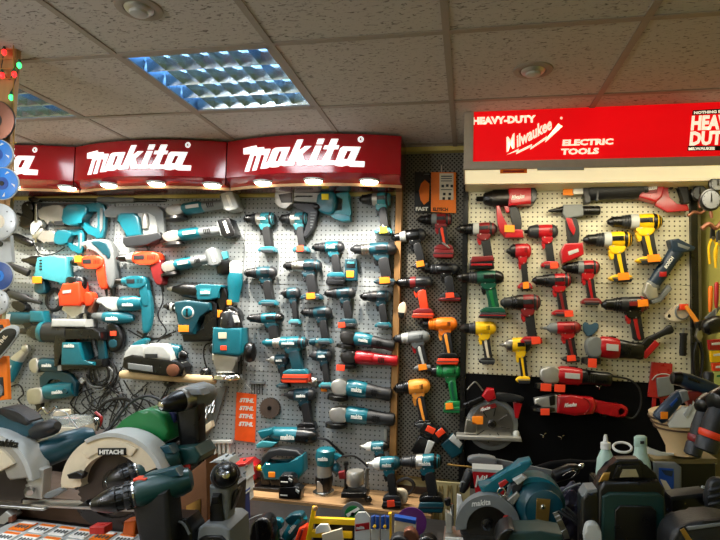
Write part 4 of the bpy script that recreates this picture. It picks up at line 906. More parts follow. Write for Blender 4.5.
    t.p('body', 'teal', [(217, 327), (246, 328), (246, 352), (243, 355), (216, 353)], 3, 28, 2.5); t.b('label_plate', 'cream', 223, 332, 231, 338, 28, 28.8, .2); t.b('price_tag', TR, 225, 345, 231, 349.4, 28, 29, .2)
    t.p('carriage', 'alu', [(215, 353), (241, 356), (240, 361), (236, 362), (236, 372), (219, 372), (219, 362), (215, 360)], 6, 24, 2); t.l('column', 'chrome', (221, 354, 12), (221, 375, 12), [(0, 2), (21, 2)], 14); t.l('column#2', 'darkmetal', (240, 330, 14), (240, 375, 14), [(0, 2), (45, 2)], 14)
    t.l('knob', 'black', (246, 352, 16), (256, 352, 16), [(0, 4), (1, 9), (4, 10.5), (8, 9), (10, 4)], 20); t.l('knob#2', 'black', (210, 348, 14), (218, 349, 14), [(0, 4), (2, 6), (7, 6), (8, 4)], 18); t.l('base', 'chrome', (228, 374, 15), (228, 379, 15), [(0, 14), (1, 15), (4, 15.4), (5, 14)], 30); t.place(P_)
DZ[0] = .7
left_tools()
DZ[0] = 1
# ================================================================ CENTRE BOARD
CY = 3.016
def c2():
    for (q, lb, base, x0, x1) in ((0, 'black hanging carton with an orange crescent, left of the orange one', 'black', 414.5, 430.5), (1, 'orange hanging carton with pale printed panel above the centre drills', 'orange', 431, 456)):
        t = K('blade_carton', lb, 'carton', 'cartons at the top of the centre board')
        t.p('sleeve', base, [(x0, 172), (x1, 172.5), (x1, 213), (x0, 212)], 1, 3, .3)
        if q == 0:
            t.p('crescent', 'orange', [(425, 180), (429.5, 184), (429, 201), (424, 205), (420.5, 200), (419, 191), (421, 184)], 2.8, 3.6, .1)
            t.x('lettering', 'white', 'FAST', 415.6, 210.6, 3.4, 3, w=1.2, bold=.05)
            t.b('stripe', 'grey', 424, 174, 429.6, 174.8, 2.8, 3.3, .1)
        else:
            t.b('info_panel', 'cream', 439.5, 173.5, 453.5, 200, 2.8, 3.4, .1)
            for r, (a, b) in enumerate(((176, 177), (178.4, 179.2), (180.8, 181.6), (189.5, 190.3))): t.b('info_panel/line' + ('#%d' % r if r else ''), 'charcoal', 441, a, 452, b, 3.2, 3.6, .1)
            for r, (x, y) in enumerate(((441.5, 185), (446, 184.5), (450.5, 185), (443, 193), (448.6, 193), (442.5, 197.4), (448, 197.4))): t.b('info_panel/pictogram' + ('#%d' % r if r else ''), 'black', x, y, x+2.6, y+2.6, 3.2, 3.6, .1)
            t.x('lettering', 'black', 'ELITECH', 433, 211, 3.2, 3, w=.9, bold=.05)
            t.b('hang_tab', 'cream', 441, 165, 441.8, 172.6, 1, 1.6, .1)
        t.place(CY)
    k = dict(group=CDG, Y=CY)
    drill((417, 213, 454, 258), 'orange and black cordless drill with brown-red battery, topmost on the grey centre board', body='darkred', chuck='black', collar='black', gear='grey', batt='darkred', batt_h=24, trig='red', stripe='redorange', side='metal', **k)
    drill((391, 228, 428, 269), 'black and grey cordless drill leaning, yellow tag, left of the topmost centre drill', body='black', chuck='black', collar='lightgrey', foot='s', foot_c='black', tag=TG, rot=6, **k)
    drill((421, 263, 461, 301), 'all black cordless drill with red-orange tag, centre board second row', body='black', chuck='black', foot_c='charcoal', tag=TR, batt='darkred', batt_h=10, **k)
    drill((395, 276, 434, 318), 'drill with red grip and grey-black head, battery below, centre board left', body='charcoal', grip='redorange', chuck='black', collar='black', gear='darkred', batt='redorange', batt_h=14, foot_c='darkred', trig='redorange', **k)
    drill((419, 317, 459, 364), 'orange cordless drill with black chuck and orange battery, centre board right', body='orange', chuck='black', collar='orange', stripe='ltorange', batt='redorange', batt_h=16, trig='ltorange', cap='orange', foot_c='black', **k)
    drill((392, 330, 431, 371), 'grey cordless drill with red label and orange tag, centre board left', body='grey', chuck='charcoal', collar='lightgrey', stripe='lightgrey', tag=TG, foot='s', foot_c='grey', trig='red', cap='grey', rot=4, **k)
    drill((428, 364, 463, 412), 'bright green cordless drill with orange tag on its green battery, centre board right', body='brightgreen', grip='brightgreen', chuck='black', collar='brightgreen', batt='brightgreen', batt_h=16, tag=TG, tagpos=(52, 98), stripe='green', cap='brightgreen', **k)
    drill((393, 378, 431, 427), 'orange and black cordless drill with dark base, centre board left, lowest', body='ltorange', chuck='black', collar='black', stripe='ltorange', foot='s', foot_c='black', trig='ltorange', cap='ltorange', rot=4, **k)
    t = K('battery_pack', 'small brown battery pack on the post beside the grey drill', 'battery', 'loose batteries')
    t.p('case', 'cream', [(398, 305), (405, 301), (407, 309), (404, 317), (399, 316)], 1, 7, 1.2, 1); t.p('terminal', 'black', [(398, 312), (405, 313), (404, 318), (399, 318)], 2, 8, .8); t.place(CY-.04)
    for (cx, cy, r, c1, c2_, tg, lb) in ((424, 439, 28, 'black', 'lightgrey', 'redorange', 'black and white tool hanging tilted with red-orange end cap, below the centre drills'),
                          (447, 442, -38, 'teal_dark', 'lightgrey', 'redorange', 'teal tool hanging tilted with orange end cap, beside the green drill battery')):
        t = K('hanging_driver', lb, 'driver', 'tools hanging tilted on the centre board')
        t.p('body', c1, [(-8, -6), (8, -7), (10, 8), (4, 14), (-8, 12)], 2, 14, 2); t.p('plate', c2_, [(2, -6), (9, -7), (10, 6), (5, 8)], 13, 15, 1)
        t.p('battery', 'black', [(-10, -20), (4, -20), (5, -10), (-10, -9)], 3, 15, 1.4); t.p('battery/cap', tg, [(-5, -19), (4, -19), (4, -13), (-5, -13)], 14, 15.8, .6); t.p('stem', 'darkmetal', [(-4, -11), (3, -11), (3, -4), (-4, -4)], 4, 12, .6)
        t.rot(-r); x0, y0, x1, y1 = t.bounds(); t.xf(lambda x, y, d: (cx+x-(x0+x1)/2, cy+y-(y0+y1)/2, d)); t.place(CY)
    t = K('metal_strap', 'bright metal hook hanging on the left board beside the post', 'hook'); t.p('strap', 'alu', [(384, 429), (387, 429), (387, 451), (384, 448)], 1, 4, .4); single(t, P_)
c2()
# ================================================================ RIGHT BOARD
RYb = RY-.002
def c3():
    k = dict(group=RD, Y=RYb, collar='black')
    t = K('impact_wrench', 'large red impact wrench with D frame and orange tag, upper left of the right board', 'impact wrench', 'impact wrenches on the right board')
    t.l('anvil', 'darkmetal', (476, 198.6, 11), (485, 198.6, 11), [(0, 2.4), (7, 2.6), (9, 2.6)], 4)
    t.l('nose', 'black', (483, 198.4, 11), (493, 198.4, 11), [(0, 4.5), (2, 6.5), (8, 8), (10, 8)], 20); t.l('hammer_case', 'darkmetal', (492, 198.4, 11), (512, 198, 11), [(0, 8), (1, 8.8), (12, 9), (20, 9.4)], 22)
    t.p('housing', 'red', [(508, 188), (531, 188), (535, 192), (535, 201), (531, 205), (508, 207)], 1, 21, 3); t.p('end_cap', 'black', [(530, 189), (534, 189), (536, 193), (536, 200), (533, 205), (530, 205)], 2, 22, 1.5)
    t.p('frame', 'red', [(496, 205), (500, 205), (502, 218), (508, 229), (521, 231), (523, 238), (505, 238), (500, 232), (497, 222)], 6, 17, 1.2); t.p('grip', 'rubber', [(508, 206), (518, 206), (522, 222), (521, 231), (514, 231), (511, 218)], 5, 17, 2, 1)
    t.p('foot', 'red', [(505, 230), (522, 230), (523, 238), (505, 238)], 3, 19, 1.2); t.p('trigger', 'red', [(504, 206), (509, 206), (510, 212), (506, 213)], 8, 14, .6)
    t.x('logo', 'white', 'Milwaukee', 511, 201, 4.2, 21, w=.5, shear=.3, rot=8, bold=.03); t.b('price_tag', TG, 504, 226, 514, 233, 19.4, 20.6, .3); t.place(RYb)
    t = K('rivet_tool', 'grey metal headed rivet tool with black rear tube and red battery, upper middle', 'rivet tool')
    t.l('nose', 'black', (548, 210.5, 9), (564, 209, 9), [(0, .8), (2, 1.4), (8, 2.2), (16, 3.6)], 14); t.p('head', 'grey', [(563, 205), (582, 205), (583, 216), (566, 219), (562, 214)], 3, 16, 1.5); t.l('rear_tube', 'black', (582, 210.6, 10), (600.5, 210.6, 10), [(0, 5), (2, 4.6), (16, 4.8), (18, 4)], 18)
    t.p('grip', 'rubber', [(565, 217), (576, 216), (580, 230), (578, 246), (568, 246), (567, 232)], 4, 15, 2, 1); t.p('grip_stripe', 'red', [(565, 218), (571, 219), (575, 230), (573, 236), (569, 230)], 14, 16, .6)
    t.p('battery', 'red', [(564, 244), (582, 243), (583, 255), (562, 264), (560, 252)], 2, 17, 1.5); t.p('battery/label', 'lightgrey', [(567, 252), (577, 249), (578, 252), (568, 256)], 16.8, 17.6, .2); t.place(RYb)
    t = sawzall((560, 173, 689, 213), 'long red and black reciprocating saw across the top of the right board', nose='black', body='red', hand='red', boot='black', tag=TG, logo=None, Y=RYb, group=None) if 0 else None
    t = K('reciprocating_saw', 'long red and black reciprocating saw across the top of the right board', 'saw')
    t.b('shoe', 'alu', 572, 188, 583, 194, 5, 15, .6); t.p('blade_clamp', 'charcoal', [(582, 184), (588, 182), (590, 203), (584, 204)], 4, 18, 1)
    t.l('boot', 'rubber', (588, 191.5, 13), (642, 188, 13), [(0, 7), (3, 9), (30, 9.6), (44, 10.6), (54, 10)], 24); t.p('boot_ring', 'charcoal', [(596, 181), (598.5, 181), (597, 202), (594.5, 202)], 18, 22, .6)
    t.p('frame', 'red', [(656, 178), (668, 176), (672, 180), (666, 190), (668, 198), (676, 205), (686, 204), (688, 210), (667, 212), (655, 205)], 8, 16, 1.2); t.p('housing', 'red', [(640, 181), (660, 177), (664, 182), (660, 198), (654, 203), (638, 198)], 5, 21, 2) if 1 else t.p('housing', 'red', [(640, 181), (660, 176), (668, 176), (672, 180), (666, 190), (668, 198), (676, 205), (686, 204), (688, 210), (667, 212), (655, 205), (648, 200), (638, 198)], 5, 21, 2)
    t.p('label', 'darkred', [(640, 185), (657, 182), (655, 194), (640, 195)], 20.5, 21.6, .5); t.x('logo', 'white', 'Milwaukee', 641, 192, 4.4, 21.6, w=.52, shear=.3, rot=7, bold=.03)
    t.p('handle', 'rubber', [(666, 176), (680, 176), (686, 182), (688, 203), (681, 204), (679, 188), (674, 183), (669, 184)], 6, 20, 2); t.p('trigger', 'black', [(668, 181), (674, 183), (672, 189), (668, 187)], 8, 16, .8)
    t.l('top_band', 'black', (642, 188, 13), (646, 187.6, 13), [(0, 10.6), (4, 10.4)], 24); t.b('price_tag', TG, 562, 187, 573, 195, 12, 13, .3); t.place(RYb)
    D = drill
    D((456, 222, 497, 259), 'red cordless drill with black chuck, red battery below, left edge of right board', body='darkred', chuck='black', gear='lightgrey', foot=None, trig='red', **k)
    t = K('battery_pack', 'red and black battery standing under the leftmost red drill', 'battery', 'loose batteries')
    t.p('case', 'black', [(470, 260), (493, 259), (494, 269), (469, 270)], 2, 16, 1.5); t.p('top', 'darkred', [(472, 257), (493, 256), (494, 261), (470, 263)], 1, 17, 1.2); t.b('stripe', 'red', 471, 264, 492, 266, 15.6, 16.8, .3); t.place(RYb)
    D((457, 270, 506, 318), 'dark green cordless drill with black chuck and battery, second down at left', body='green', grip='green', chuck='black', cap='black', stripe='brightgreen', batt='charcoal', batt_h=14, foot_c='green', trig='black', group=RD, Y=RYb-.002)
    D((500, 294, 542, 344), 'red cordless drill with dark chuck and red-orange tag, beside the green drill', body='darkred', chuck='charcoal', tag=TR, tagpos=(74, 94), foot_c='red', trig='red', stripe=None, gear='darkmetal', **k)
    D((524, 224, 559, 269), 'compact red impact wrench with black nose and small orange tag, middle of right board', body='red', style='square', chuck='charcoal', tag=TR, tagpos=(74, 96), foot_c='red', trig='red', group='impact wrenches on the right board', Y=RYb, name='impact_wrench', cat='impact wrench', logo=None)
    D((504, 243, 532, 290), 'compact red impact driver with wide orange tag, below the large red wrench', body='red', style='impact', chuck='black', tag=TG, tagpos=(66, 92), foot_c='red', trig='red', cap='red', group='impact drivers on the right board', Y=RYb)
    D((532, 273, 573, 317), 'red and black drill with pointed chuck, left of the two tall red ones', body='red', chuck='black', gear='charcoal', trig='red', foot_c='red', stripe='darkred', tag=TR, tagpos=(78, 96), **k)
    D((562, 260, 601, 305), 'red and black drill with ribbed collar under the grey rivet tool', body='red', chuck='black', gear='grey', trig='red', foot_c='darkred', stripe='red', **k)
    D((601, 296, 649, 341), 'large red and black drill with orange label beside the black lever', body='black', chuck='black', gear='charcoal', trig='red', foot=None, stripe='red', tag=TG, tagpos=(72, 8), cap='darkred', **k)
    D((540, 321, 581, 362), 'small red drill with grey cone nose and orange tag, left of the blue heart', body='red', style='impact', chuck='grey', cap='darkred', foot='s', foot_c='black', tag=TR, tagpos=(62, 92), trig='red', stripe='darkred', group='impact drivers on the right board', Y=RYb, name='impact_driver')
    YD = 'yellow and black drills on the right board'
    D((607, 213, 663, 264), 'yellow and black drill with grey gearbox, upper of the two at upper right', body='yellow', gear='lightgrey', chuck='black', stripe='yellow', foot_c='yellow', foot='s', tag=TG, tagpos=(68, 92), trig='yellow', collar='charcoal', group=YD, Y=RYb, cap='black')
    D((583, 231, 633, 282), 'yellow and black drill with grey gearbox, lower of the two at upper right', body='yellow', gear='lightgrey', chuck='black', stripe='yellow', foot_c='yellow', foot='s', tag=TG, tagpos=(66, 92), trig='yellow', collar='charcoal', group=YD, Y=RYb, cap='black')
    D((460, 321, 496, 364), 'yellow and black drill with dark chuck at the lower left of right board', body='yellow', chuck='black', stripe='cream', foot='s', foot_c='black', trig='yellow', collar='charcoal', group=YD, Y=RYb, cap='yellow')
    D((499, 337, 531, 383), 'yellow and black impact driver with silver nose, lower left of right board', body='yellow', style='impact', chuck='metal', stripe='yellow', foot='s', foot_c='yellow', trig='yellow', group=YD, Y=RYb, cap='black')
    grinder((581, 336, 644, 367), 'red and grey cordless grinder with red battery, right of the blue heart', body='red', tail='black', head='grey', guard='black', corded=False, tag=TR, group='red grinders', Y=RYb, rot=-2, tagpos=(8, 32))
    t = K('battery_pack', 'slanted red battery at the end of the red and grey grinder', 'battery', 'loose batteries'); t.p('case', 'red', [(640, 355), (654, 340), (659, 344), (645, 359)], 3, 15, 1.2); t.p('base', 'black', [(636, 350), (648, 337), (655, 341), (641, 356)], 4, 14, 1.2); t.place(RYb)
    grinder((534, 366, 612, 391), 'red corded grinder with silver head and two orange tags, on black cloth edge', body='red', tail='black', head='alu', guard='black', tag=TR, tags=2, group='red grinders', Y=RYb-.01, rot=-3, tagpos=(6, 30))
    t = K('angle_grinder', 'long bright red corded grinder with silver head, lowest on the black cloth', 'grinder', 'red grinders')
    t.p('gear_head', 'alu', [(533, 398), (544, 396), (552, 394), (560, 394), (560, 412), (550, 412), (546, 406), (534, 404)], 3, 17, 2); t.p('gear_head/lever', 'darkmetal', [(548, 396), (554, 394), (554, 404), (549, 405)], 16, 18.4, .6)
    t.l('guard', 'black', (543, 406, 10), (543, 411, 10), [(0, 9), (1, 13), (4, 13.4), (5, 12)], 28); t.p('motor_housing', 'red', [(556, 394), (572, 395), (592, 397), (596, 403), (592, 413), (574, 415), (556, 412)], 1, 20, 4)
    t.p('body_grip', 'red', [(588, 398), (604, 402), (616, 404), (624, 405), (627, 411), (623, 417), (614, 416), (602, 413), (588, 412)], 4, 16, 3.4, 1); t.l('end_knob', 'red', (621, 411, 4), (621, 411, 16), [(0, 4), (2, 6), (9, 6), (12, 4)], 20)
    t.t('seam', 'darkred', [(582, 397, 20), (587, 400, 20.2), (588, 407, 20.2), (583, 413, 20)], .5); t.x('logo', 'white', 'Milwaukee', 563, 406, 4, 20.2, w=.5, shear=.3, rot=5, bold=.03); t.p('switch', 'black', [(600, 413), (606, 415), (605, 417), (600, 416)], 8, 14, .4)
    t.b('price_tag', TR, 539, 407, 548, 413.6, 22, 23.4, .3); t.place(RYb-.01)
    t = K('cable', 'black cable looping right of the long bright red grinder', 'cable', 'loose cables'); t.t('cable', 'cable', [(624, 416, 8), (634, 418, 6), (641, 406, 6), (640, 390, 6), (630, 380, 6), (612, 376, 8)], 1); single(t, RYb-.01)
    t = K('multi_tool', 'dark navy long-bodied cutting tool hanging diagonally, grey guard at its lower end', 'tool')
    t.l('body', 'navy', (679, 248, 10), (653, 285, 10), [(0, 7), (5, 7.6), (16, 6.8), (30, 7.2), (44, 6.4)], 22); t.p('battery_foot', 'navy', [(668, 240), (677, 239), (694, 248), (692, 251), (680, 253), (671, 252)], 2, 18, 2)
    t.p('label', 'grey', [(676, 243.5), (688, 248), (686, 250.6), (676, 247)], 17.5, 18.6, .3); t.b('button', 'red', 658, 272, 665, 277, 16, 18.4, 1); t.x('logo', 'white', 'BOSCH', 665, 269, 3.2, 17, rot=55, w=.9, bold=.04)
    t.l('collar', 'grey', (655, 283, 9), (650, 290, 9), [(0, 7), (3, 7.6), (8, 6.4)], 20); t.p('gear_head', 'alu', [(646, 282), (656, 288), (658, 298), (648, 300), (643, 293)], 3, 16, 1.6)
    t.p('guard', 'grey', [(668, 285), (671, 289), (660, 302), (652, 304), (649, 301), (659, 298)], 4, 17, 1.2); t.place(RYb)
    t = K('heart_holder', 'blue heart-shaped pad stuck on the right pegboard', 'pad')
    t.p('pad', 'navy_heart', [(582, 325), (585, 321.5), (588, 323), (590.5, 326), (594, 322.5), (598, 323), (599, 327), (596, 332), (589, 337.5), (584, 333)], 1, 3, .8, 1); single(t, RYb)
    t = K('flange_holder', 'cream oval flange with orange pick handle hanging at the board corner', 'flange')
    t.p('flange', 'cream', [(664, 317), (672, 308), (682, 302), (690, 306), (692, 316), (684, 322), (672, 322)], 2, 8, 1.4, 1); t.l('cup', 'grey', (683, 312, 6), (683, 312, 12), [(0, 8), (4, 7.6), (5, 6.6), (1.6, 6.4)], 22); t.b('cap', 'redorange', 679, 304, 687, 310, 10, 16, 1)
    t.l('bolt_hole', 'darkmetal', (670, 316, 7), (670, 316, 9), [(0, 1.8), (1, 1.8)], 12); t.place(RYb)
    t = K('hammer', 'small hammer with orange wooden handle hanging over the corner post', 'hammer'); t.l('handle', 'ltorange', (687, 306, 20), (699, 323, 20), [(0, 1.6), (4, 2.2), (20, 2.4)], 12); t.p('head', 'black', [(696, 322), (706, 320), (709, 327), (699, 331)], 14, 26, 1.4); t.place(RYb)
    t = K('side_handle', 'black side handle slanting under the cream flange', 'handle', 'black side handles'); t.l('grip', 'rubber', (647, 341, 7), (673, 328, 7), [(0, 3), (1, 3.6), (12, 3), (20, 3.4), (24, 4.6), (27, 4.6), (29, 3)], 16); t.l('stud', 'metal', (672, 328.4, 7), (677, 326, 7), [(0, 1.2), (5, 1.2)], 8); t.place(RYb)
    t = K('side_handle', 'black side handle hanging upright beside the corner post', 'handle', 'black side handles'); t.l('grip', 'rubber', (684, 333, 7), (683, 356, 7), [(0, 4), (1, 4.6), (3, 3.6), (20, 3.8), (23, 3.2)], 16); t.l('stud', 'metal', (684, 328, 7), (684, 334, 7), [(0, 1.2), (6, 1.2)], 8); t.place(RYb)
    # circular saw hanging on the black cloth
    t = K('circular_saw', 'red and black circular saw with bare blade and orange tag, hanging on the black cloth', 'circular saw')
    t.l('upper_guard', 'grey', (492, 425, 6), (492, 425, 16), [(0, 24), (1, 26), (5, 26), (6, 24), (6.5, 22)], 40); pts = []
    t.l('blade', 'metal', (492, 425, 13), (492, 425, 15), [(0, 21), (1, 21)], 40); t.l('arbor', 'darkmetal', (492, 424, 14), (492, 424, 19), [(0, 4.4), (2, 4.4), (3, 2.6), (4, 2.4)], 20)
    for q in range(8):
        a = q*math.pi/4+.2; t.t('blade/slot' + ('#%d' % q if q else ''), 'darkmetal', [(492+9*math.cos(a), 425+9*math.sin(a), 15), (492+18*math.cos(a), 425+18*math.sin(a), 15)], .4, 6, 0)
    t.p('blade_label', 'darkred', [(480, 408), (495, 403), (497, 407), (481, 412)], 15, 15.8, .1); t.x('logo', 'white', 'Milwaukee', 480.6, 411.4, 3.2, 15.9, w=.52, shear=.3, rot=16, bold=.03)
    t.p('base', 'alu', [(456, 434), (520, 436), (521, 440), (456, 438)], 3, 24, .8); t.p('base_bracket', 'metal', [(466, 418), (478, 422), (476, 434), (464, 433)], 4, 18, 1.4)
    t.p('motor', 'red', [(482, 396), (487, 388), (494, 389), (496, 398), (488, 402)], 4, 18, 2); t.p('handle', 'rubber', [(494, 392), (510, 394), (524, 397), (523, 402), (508, 402), (495, 401)], 6, 18, 2, 1); t.p('front_handle', 'black', [(463, 404), (482, 396), (484, 401), (466, 409)], 6, 16, 1.4)
    t.p('brace', 'red', [(513, 402), (522, 404), (518, 419), (515, 418)], 7, 14, 1); t.t('hook', 'metal', [(467, 390, 12), (472, 384, 12), (476, 382.5, 12), (483, 391, 12)], .8); t.l('knob', 'lightgrey', (516, 431, 12), (516, 436, 12), [(0, 2), (2, 3.4), (5, 3)], 12)
    t.b('price_tag', TG, 472, 416, 483, 424, 17, 18, .3); t.place(RYb-.02)
    for (x, y, lb) in ((543, 434, 'left steel bolt pair on the black cloth under the long red grinder'), (561, 436, 'right steel bolt pair on the black cloth under the long red grinder'), (599, 386, 'steel hook ends poking from the black cloth under the black-tailed grinder')):
        t = K('board_hook', lb, 'hook', 'bare steel hooks'); t.t('hook', 'chrome', [(x-3, y-1, 1), (x-3, y, 6), (x, y+1, 8), (x, y+3, 7)], .5); t.t('hook', 'chrome', [(x+4, y-2, 1), (x+3, y-1, 6), (x+1, y, 7)], .5); single(t, RYb)
    # red blister case hanging at the lower right of the board
    t = K('blister_case', 'red and clear plastic blister case hanging at the lower right board corner', 'case')
    t.p('back', 'case_red', [(652, 362), (673, 364), (672, 400), (648, 397)], 1, 4, .8); t.p('window', 'grey', [(656, 378), (672, 376), (674, 394), (658, 397)], 3.5, 8, 1); t.t('handle_arc', 'lightgrey', [(652, 380, 5), (657, 375, 6), (666, 374, 6), (673, 377, 6)], .6)
    t.p('strap', 'red', [(653, 398), (657, 398), (656, 416), (652, 415)], 1, 3, .4); t.p('strap#2', 'red', [(660, 397), (664, 398), (667, 412), (663, 413)], 1, 3, .4); t.place(RYb)
DZ[0] = .8
c3()
DZ[0] = 1
# ================================================================ SHELF, LOW TABLE, COUNTERS
def pyof(px, Y, z):
    a = at(px, 400, Y).z; b = at(px, 560, Y).z
    return 400+(a-z)/(a-b)*160
SHZ = at(345, 506, 2.72).z
sa, sb = at(196, 500, 2.74).x, at(432, 505, 2.74).x
o = wbox('wall_shelf', [(sa, 2.72, SHZ-.075, sb, PY-.001, SHZ)], 'shelfwood', kind=None, bev=.004)
thing(o, 'thick pale wooden shelf board under the left pegboard carrying tools', 'shelf')
o = wbox('low_table', [(at(215, 540, 2.3).x, 1.95, .56, at(446, 540, 2.3).x, 2.66, .6)], 'counter_dark', kind=None); thing(o, 'low dark table below the wooden shelf, behind the counters', 'table')
wbox('low_table_legs', [(at(215, 540, 2.3).x, 1.97, 0, at(215, 540, 2.3).x+.05, 2.6, .56), (at(446, 540, 2.3).x-.05, 1.97, 0, at(446, 540, 2.3).x, 2.6, .56)], 'counter_dark', kind=None, parent=o).name = 'leg'
LZ, RZ = .955, .98
BZ = at(60, 499.5, 1.40).z
def slab(name, boxes, m, label, cat, group=None, bev=.004):
    o = wbox(name, boxes, m, kind=None, bev=bev); o.name = name; return thing(o, label, cat, group)
slab('counter', [(-1.7, 1.0, 0, at(206, 490, 1.6).x, 1.92, LZ), (at(206, 490, 1.6).x, 1.0, 0, at(241, 520, 1.4).x, 1.43, LZ)], 'counter_dark', 'dark counter at lower left under the foreground saws and drills', 'counter', bev=0)
rx0 = at(436, 530, 1.45).x
slab('counter', [(rx0, 1.0, 0, XR-.02, 1.56, RZ), (at(470, 500, 1.8).x, 1.56, 0, XR-.02, 1.96, RZ)], 'counter_dark', 'dark counter at lower right under the teal saw and laser case', 'counter', bev=0)
slab('wooden_board', [(-1.5, 1.405, LZ, at(150, 505, 1.41).x, 1.62, BZ)], 'brownboard', 'brown wooden board on the left counter under the two big circular saws', 'board')
CRZ = at(70, 437, 1.74).z
slab('parts_crate', [(at(28, 440, 1.75).x, 1.67, LZ, at(174, 440, 1.75).x, 1.88, CRZ)], 'darkmetal', 'dark metal crate behind the big saws carrying the jar and boxes', 'crate')
BTZ = at(622, 479, 1.54).z
slab('riser_box', [(at(596, 480, 1.5).x, 1.46, RZ, at(664, 480, 1.5).x, 1.58, BTZ)], 'black', 'black box behind the laser level carrying the two frosted bottles', 'box')
SZ = at(190, 477, 1.5).z
slab('tool_case', [(at(142, 490, 1.5).x, 1.47, LZ, at(208, 490, 1.5).x, 1.6, SZ)], 'black', 'black case under the standing silver drill behind the green drills', 'case')
# wall things standing on the shelf -------------------------------
def shelf():
    Y = 2.86
    t = K('jigsaw', 'teal jigsaw with black looped handle and orange tag standing on the wooden shelf', 'jigsaw')
    t.p('handle', 'charcoal', [(262, 468), (263, 456), (270, 449), (282, 447), (298, 449), (305, 455), (300, 457), (290, 453), (278, 452), (270, 456), (268, 464)], 5, 17, 2)
    t.p('body', 'teal', [(263, 466), (268, 460), (276, 464), (292, 463), (299, 455), (305, 453), (306, 470), (300, 478), (266, 478)], 4, 18, 2.4); t.p('gear_head', 'darkmetal', [(262, 470), (270, 472), (272, 484), (263, 484)], 5, 17, 1.4)
    t.p('sole', 'darkmetal', [(256, 484), (296, 486), (297, 489), (257, 488)], 1, 22, .6); t.p('motor', 'black', [(271, 476), (298, 477), (296, 486), (272, 485)], 5, 17, 1.5)
    t.b('price_tag', TG, 271, 470, 277.5, 475, 18, 19, .3); t.place(Y, on=SHZ)
    for (x0, y0, x1, y1, lb) in ((281, 474, 296, 484.5, 'smaller black battery, upper of the stack in front of the shelf jigsaw'), (280.5, 485, 303, 497.5, 'wide black battery with white label, lower of the stack on the shelf')):
        t = K('battery_pack', lb, 'battery', 'black batteries stacked on the shelf'); t.p('case', 'black', [(x0, y0+2), (x0+2, y0), (x1-3, y0), (x1, y0+3), (x1-1, y1), (x0, y1)], 1, 14, 1.4)
        t.p('rail', 'charcoal', [(x0+2, y0-.6), (x1-4, y0-.6), (x1-4, y0+2), (x0+2, y0+2)], 3, 12, .5); t.p('label_plate', 'white', [(x0+2, y1-5), (x0+9, y1-4.6), (x0+9, y1-3.4), (x0+2, y1-3.8)], 13.6, 14.5, .1); t.p('clip', 'lightgrey', [(x1-5, y0+2), (x1-1.5, y0+4), (x1-2.5, y0+7), (x1-5.5, y0+4)], 12, 14.8, .3); t.place(2.79, on=SHZ+(.0 if 'lower' in lb else .066))
    t = K('multi_sander', 'teal delta sander with black tail lying above the shelf jigsaw', 'sander'); t.l('body', 'teal', (270, 433, 9), (298, 435, 9), [(0, 4), (4, 6.4), (16, 7.4), (24, 7.8), (28, 7.6)], 20); t.l('grip', 'black', (297, 435, 9), (317, 437, 9), [(0, 7.6), (10, 7.8), (17, 6.8), (20, 4.4)], 20)
    t.p('head', 'teal', [(259, 430), (274, 427), (276, 432), (264, 438), (262, 436)], 2, 16, 1.6); t.p('pad', 'teal_light', [(258, 443), (264, 439), (279, 441), (274, 446), (258, 447)], 1, 16, 1.4); t.x('logo', 'white', mk, 283, 437.6, 4.6, 16.9, w=.8, bold=.05)
    t.t('cord', 'cable', [(317, 438, 9), (326, 440, 8), (334, 448, 6), (342, 456, 5)], 1.2); t.place(P_)
    t = K('trim_router', 'teal and silver trim router standing upright in the middle of the shelf', 'router'); t.l('motor_cap', 'teal', (326, 448, 12), (325, 465, 12), [(0, 7), (2, 9.4), (9, 10), (14, 8.6), (17, 8)], 22); t.p('cord_exit', 'teal', [(333, 452), (341, 456), (336, 461)], 8, 15, 1)
    t.l('motor', 'alu', (324.6, 464, 12), (324, 477, 12), [(0, 7.4), (13, 7.6)], 20); t.l('base_ring', 'black', (324, 476, 12), (324, 490, 12), [(0, 8.6), (3, 9), (14, 7.6)], 20); t.p('window', 'alu', [(319, 479), (324, 479), (325, 489), (319, 490)], 16, 20.6, .4)
    t.l('foot', 'chrome', (323.5, 489, 12), (323.5, 495, 12), [(0, 7), (2, 10.6), (5, 11), (6, 9.6)], 26); t.l('knob', 'teal_dark', (339, 469, 10), (332, 471, 10), [(0, 4), (1, 6.6), (4, 6.4), (7, 3)], 18); t.x('logo', 'white', mk, 320, 458, 3.4, 22, w=.8, bold=.05)
    t.t('cord', 'cable', [(341, 457, 10), (352, 458, 5), (360, 464, 3), (366, 470, 3)], 1); t.place(2.86, on=SHZ)
    t = K('router_base', 'metal router base with two columns and red knob between router and drivers', 'router base'); t.l('column', 'black', (345, 463, 8), (345, 496, 8), [(0, 2.4), (3, 2.8), (4, 1.8), (33, 1.8)], 14); t.l('column#2', 'metal', (366, 470, 8), (366, 494, 8), [(0, 1.8), (24, 1.8)], 14)
    t.l('motor_clamp', 'alu', (355, 471, 11), (355, 486, 11), [(0, 8), (2, 9), (12, 9), (15, 7)], 24); t.p('base', 'darkmetal', [(343, 490), (368, 490), (368, 495), (343, 495)], 2, 22, .8); t.p('red_knob', 'darkred', [(339, 471), (345, 470), (346, 478), (340, 478)], 12, 17, 1); t.l('plug', 'darkmetal', (366, 496, 16), (372, 500, 16), [(0, 2), (3, 3.4), (7, 2)], 14); t.place(2.84, on=SHZ)
    drill((387-28, 441, 389, 470), 'teal impact driver with white nose, only its head visible above the other driver', style='impact', chuck='white', body='teal', group='impact drivers on the shelf', foot=None, logo=mk, Y=2.93, cap='black')
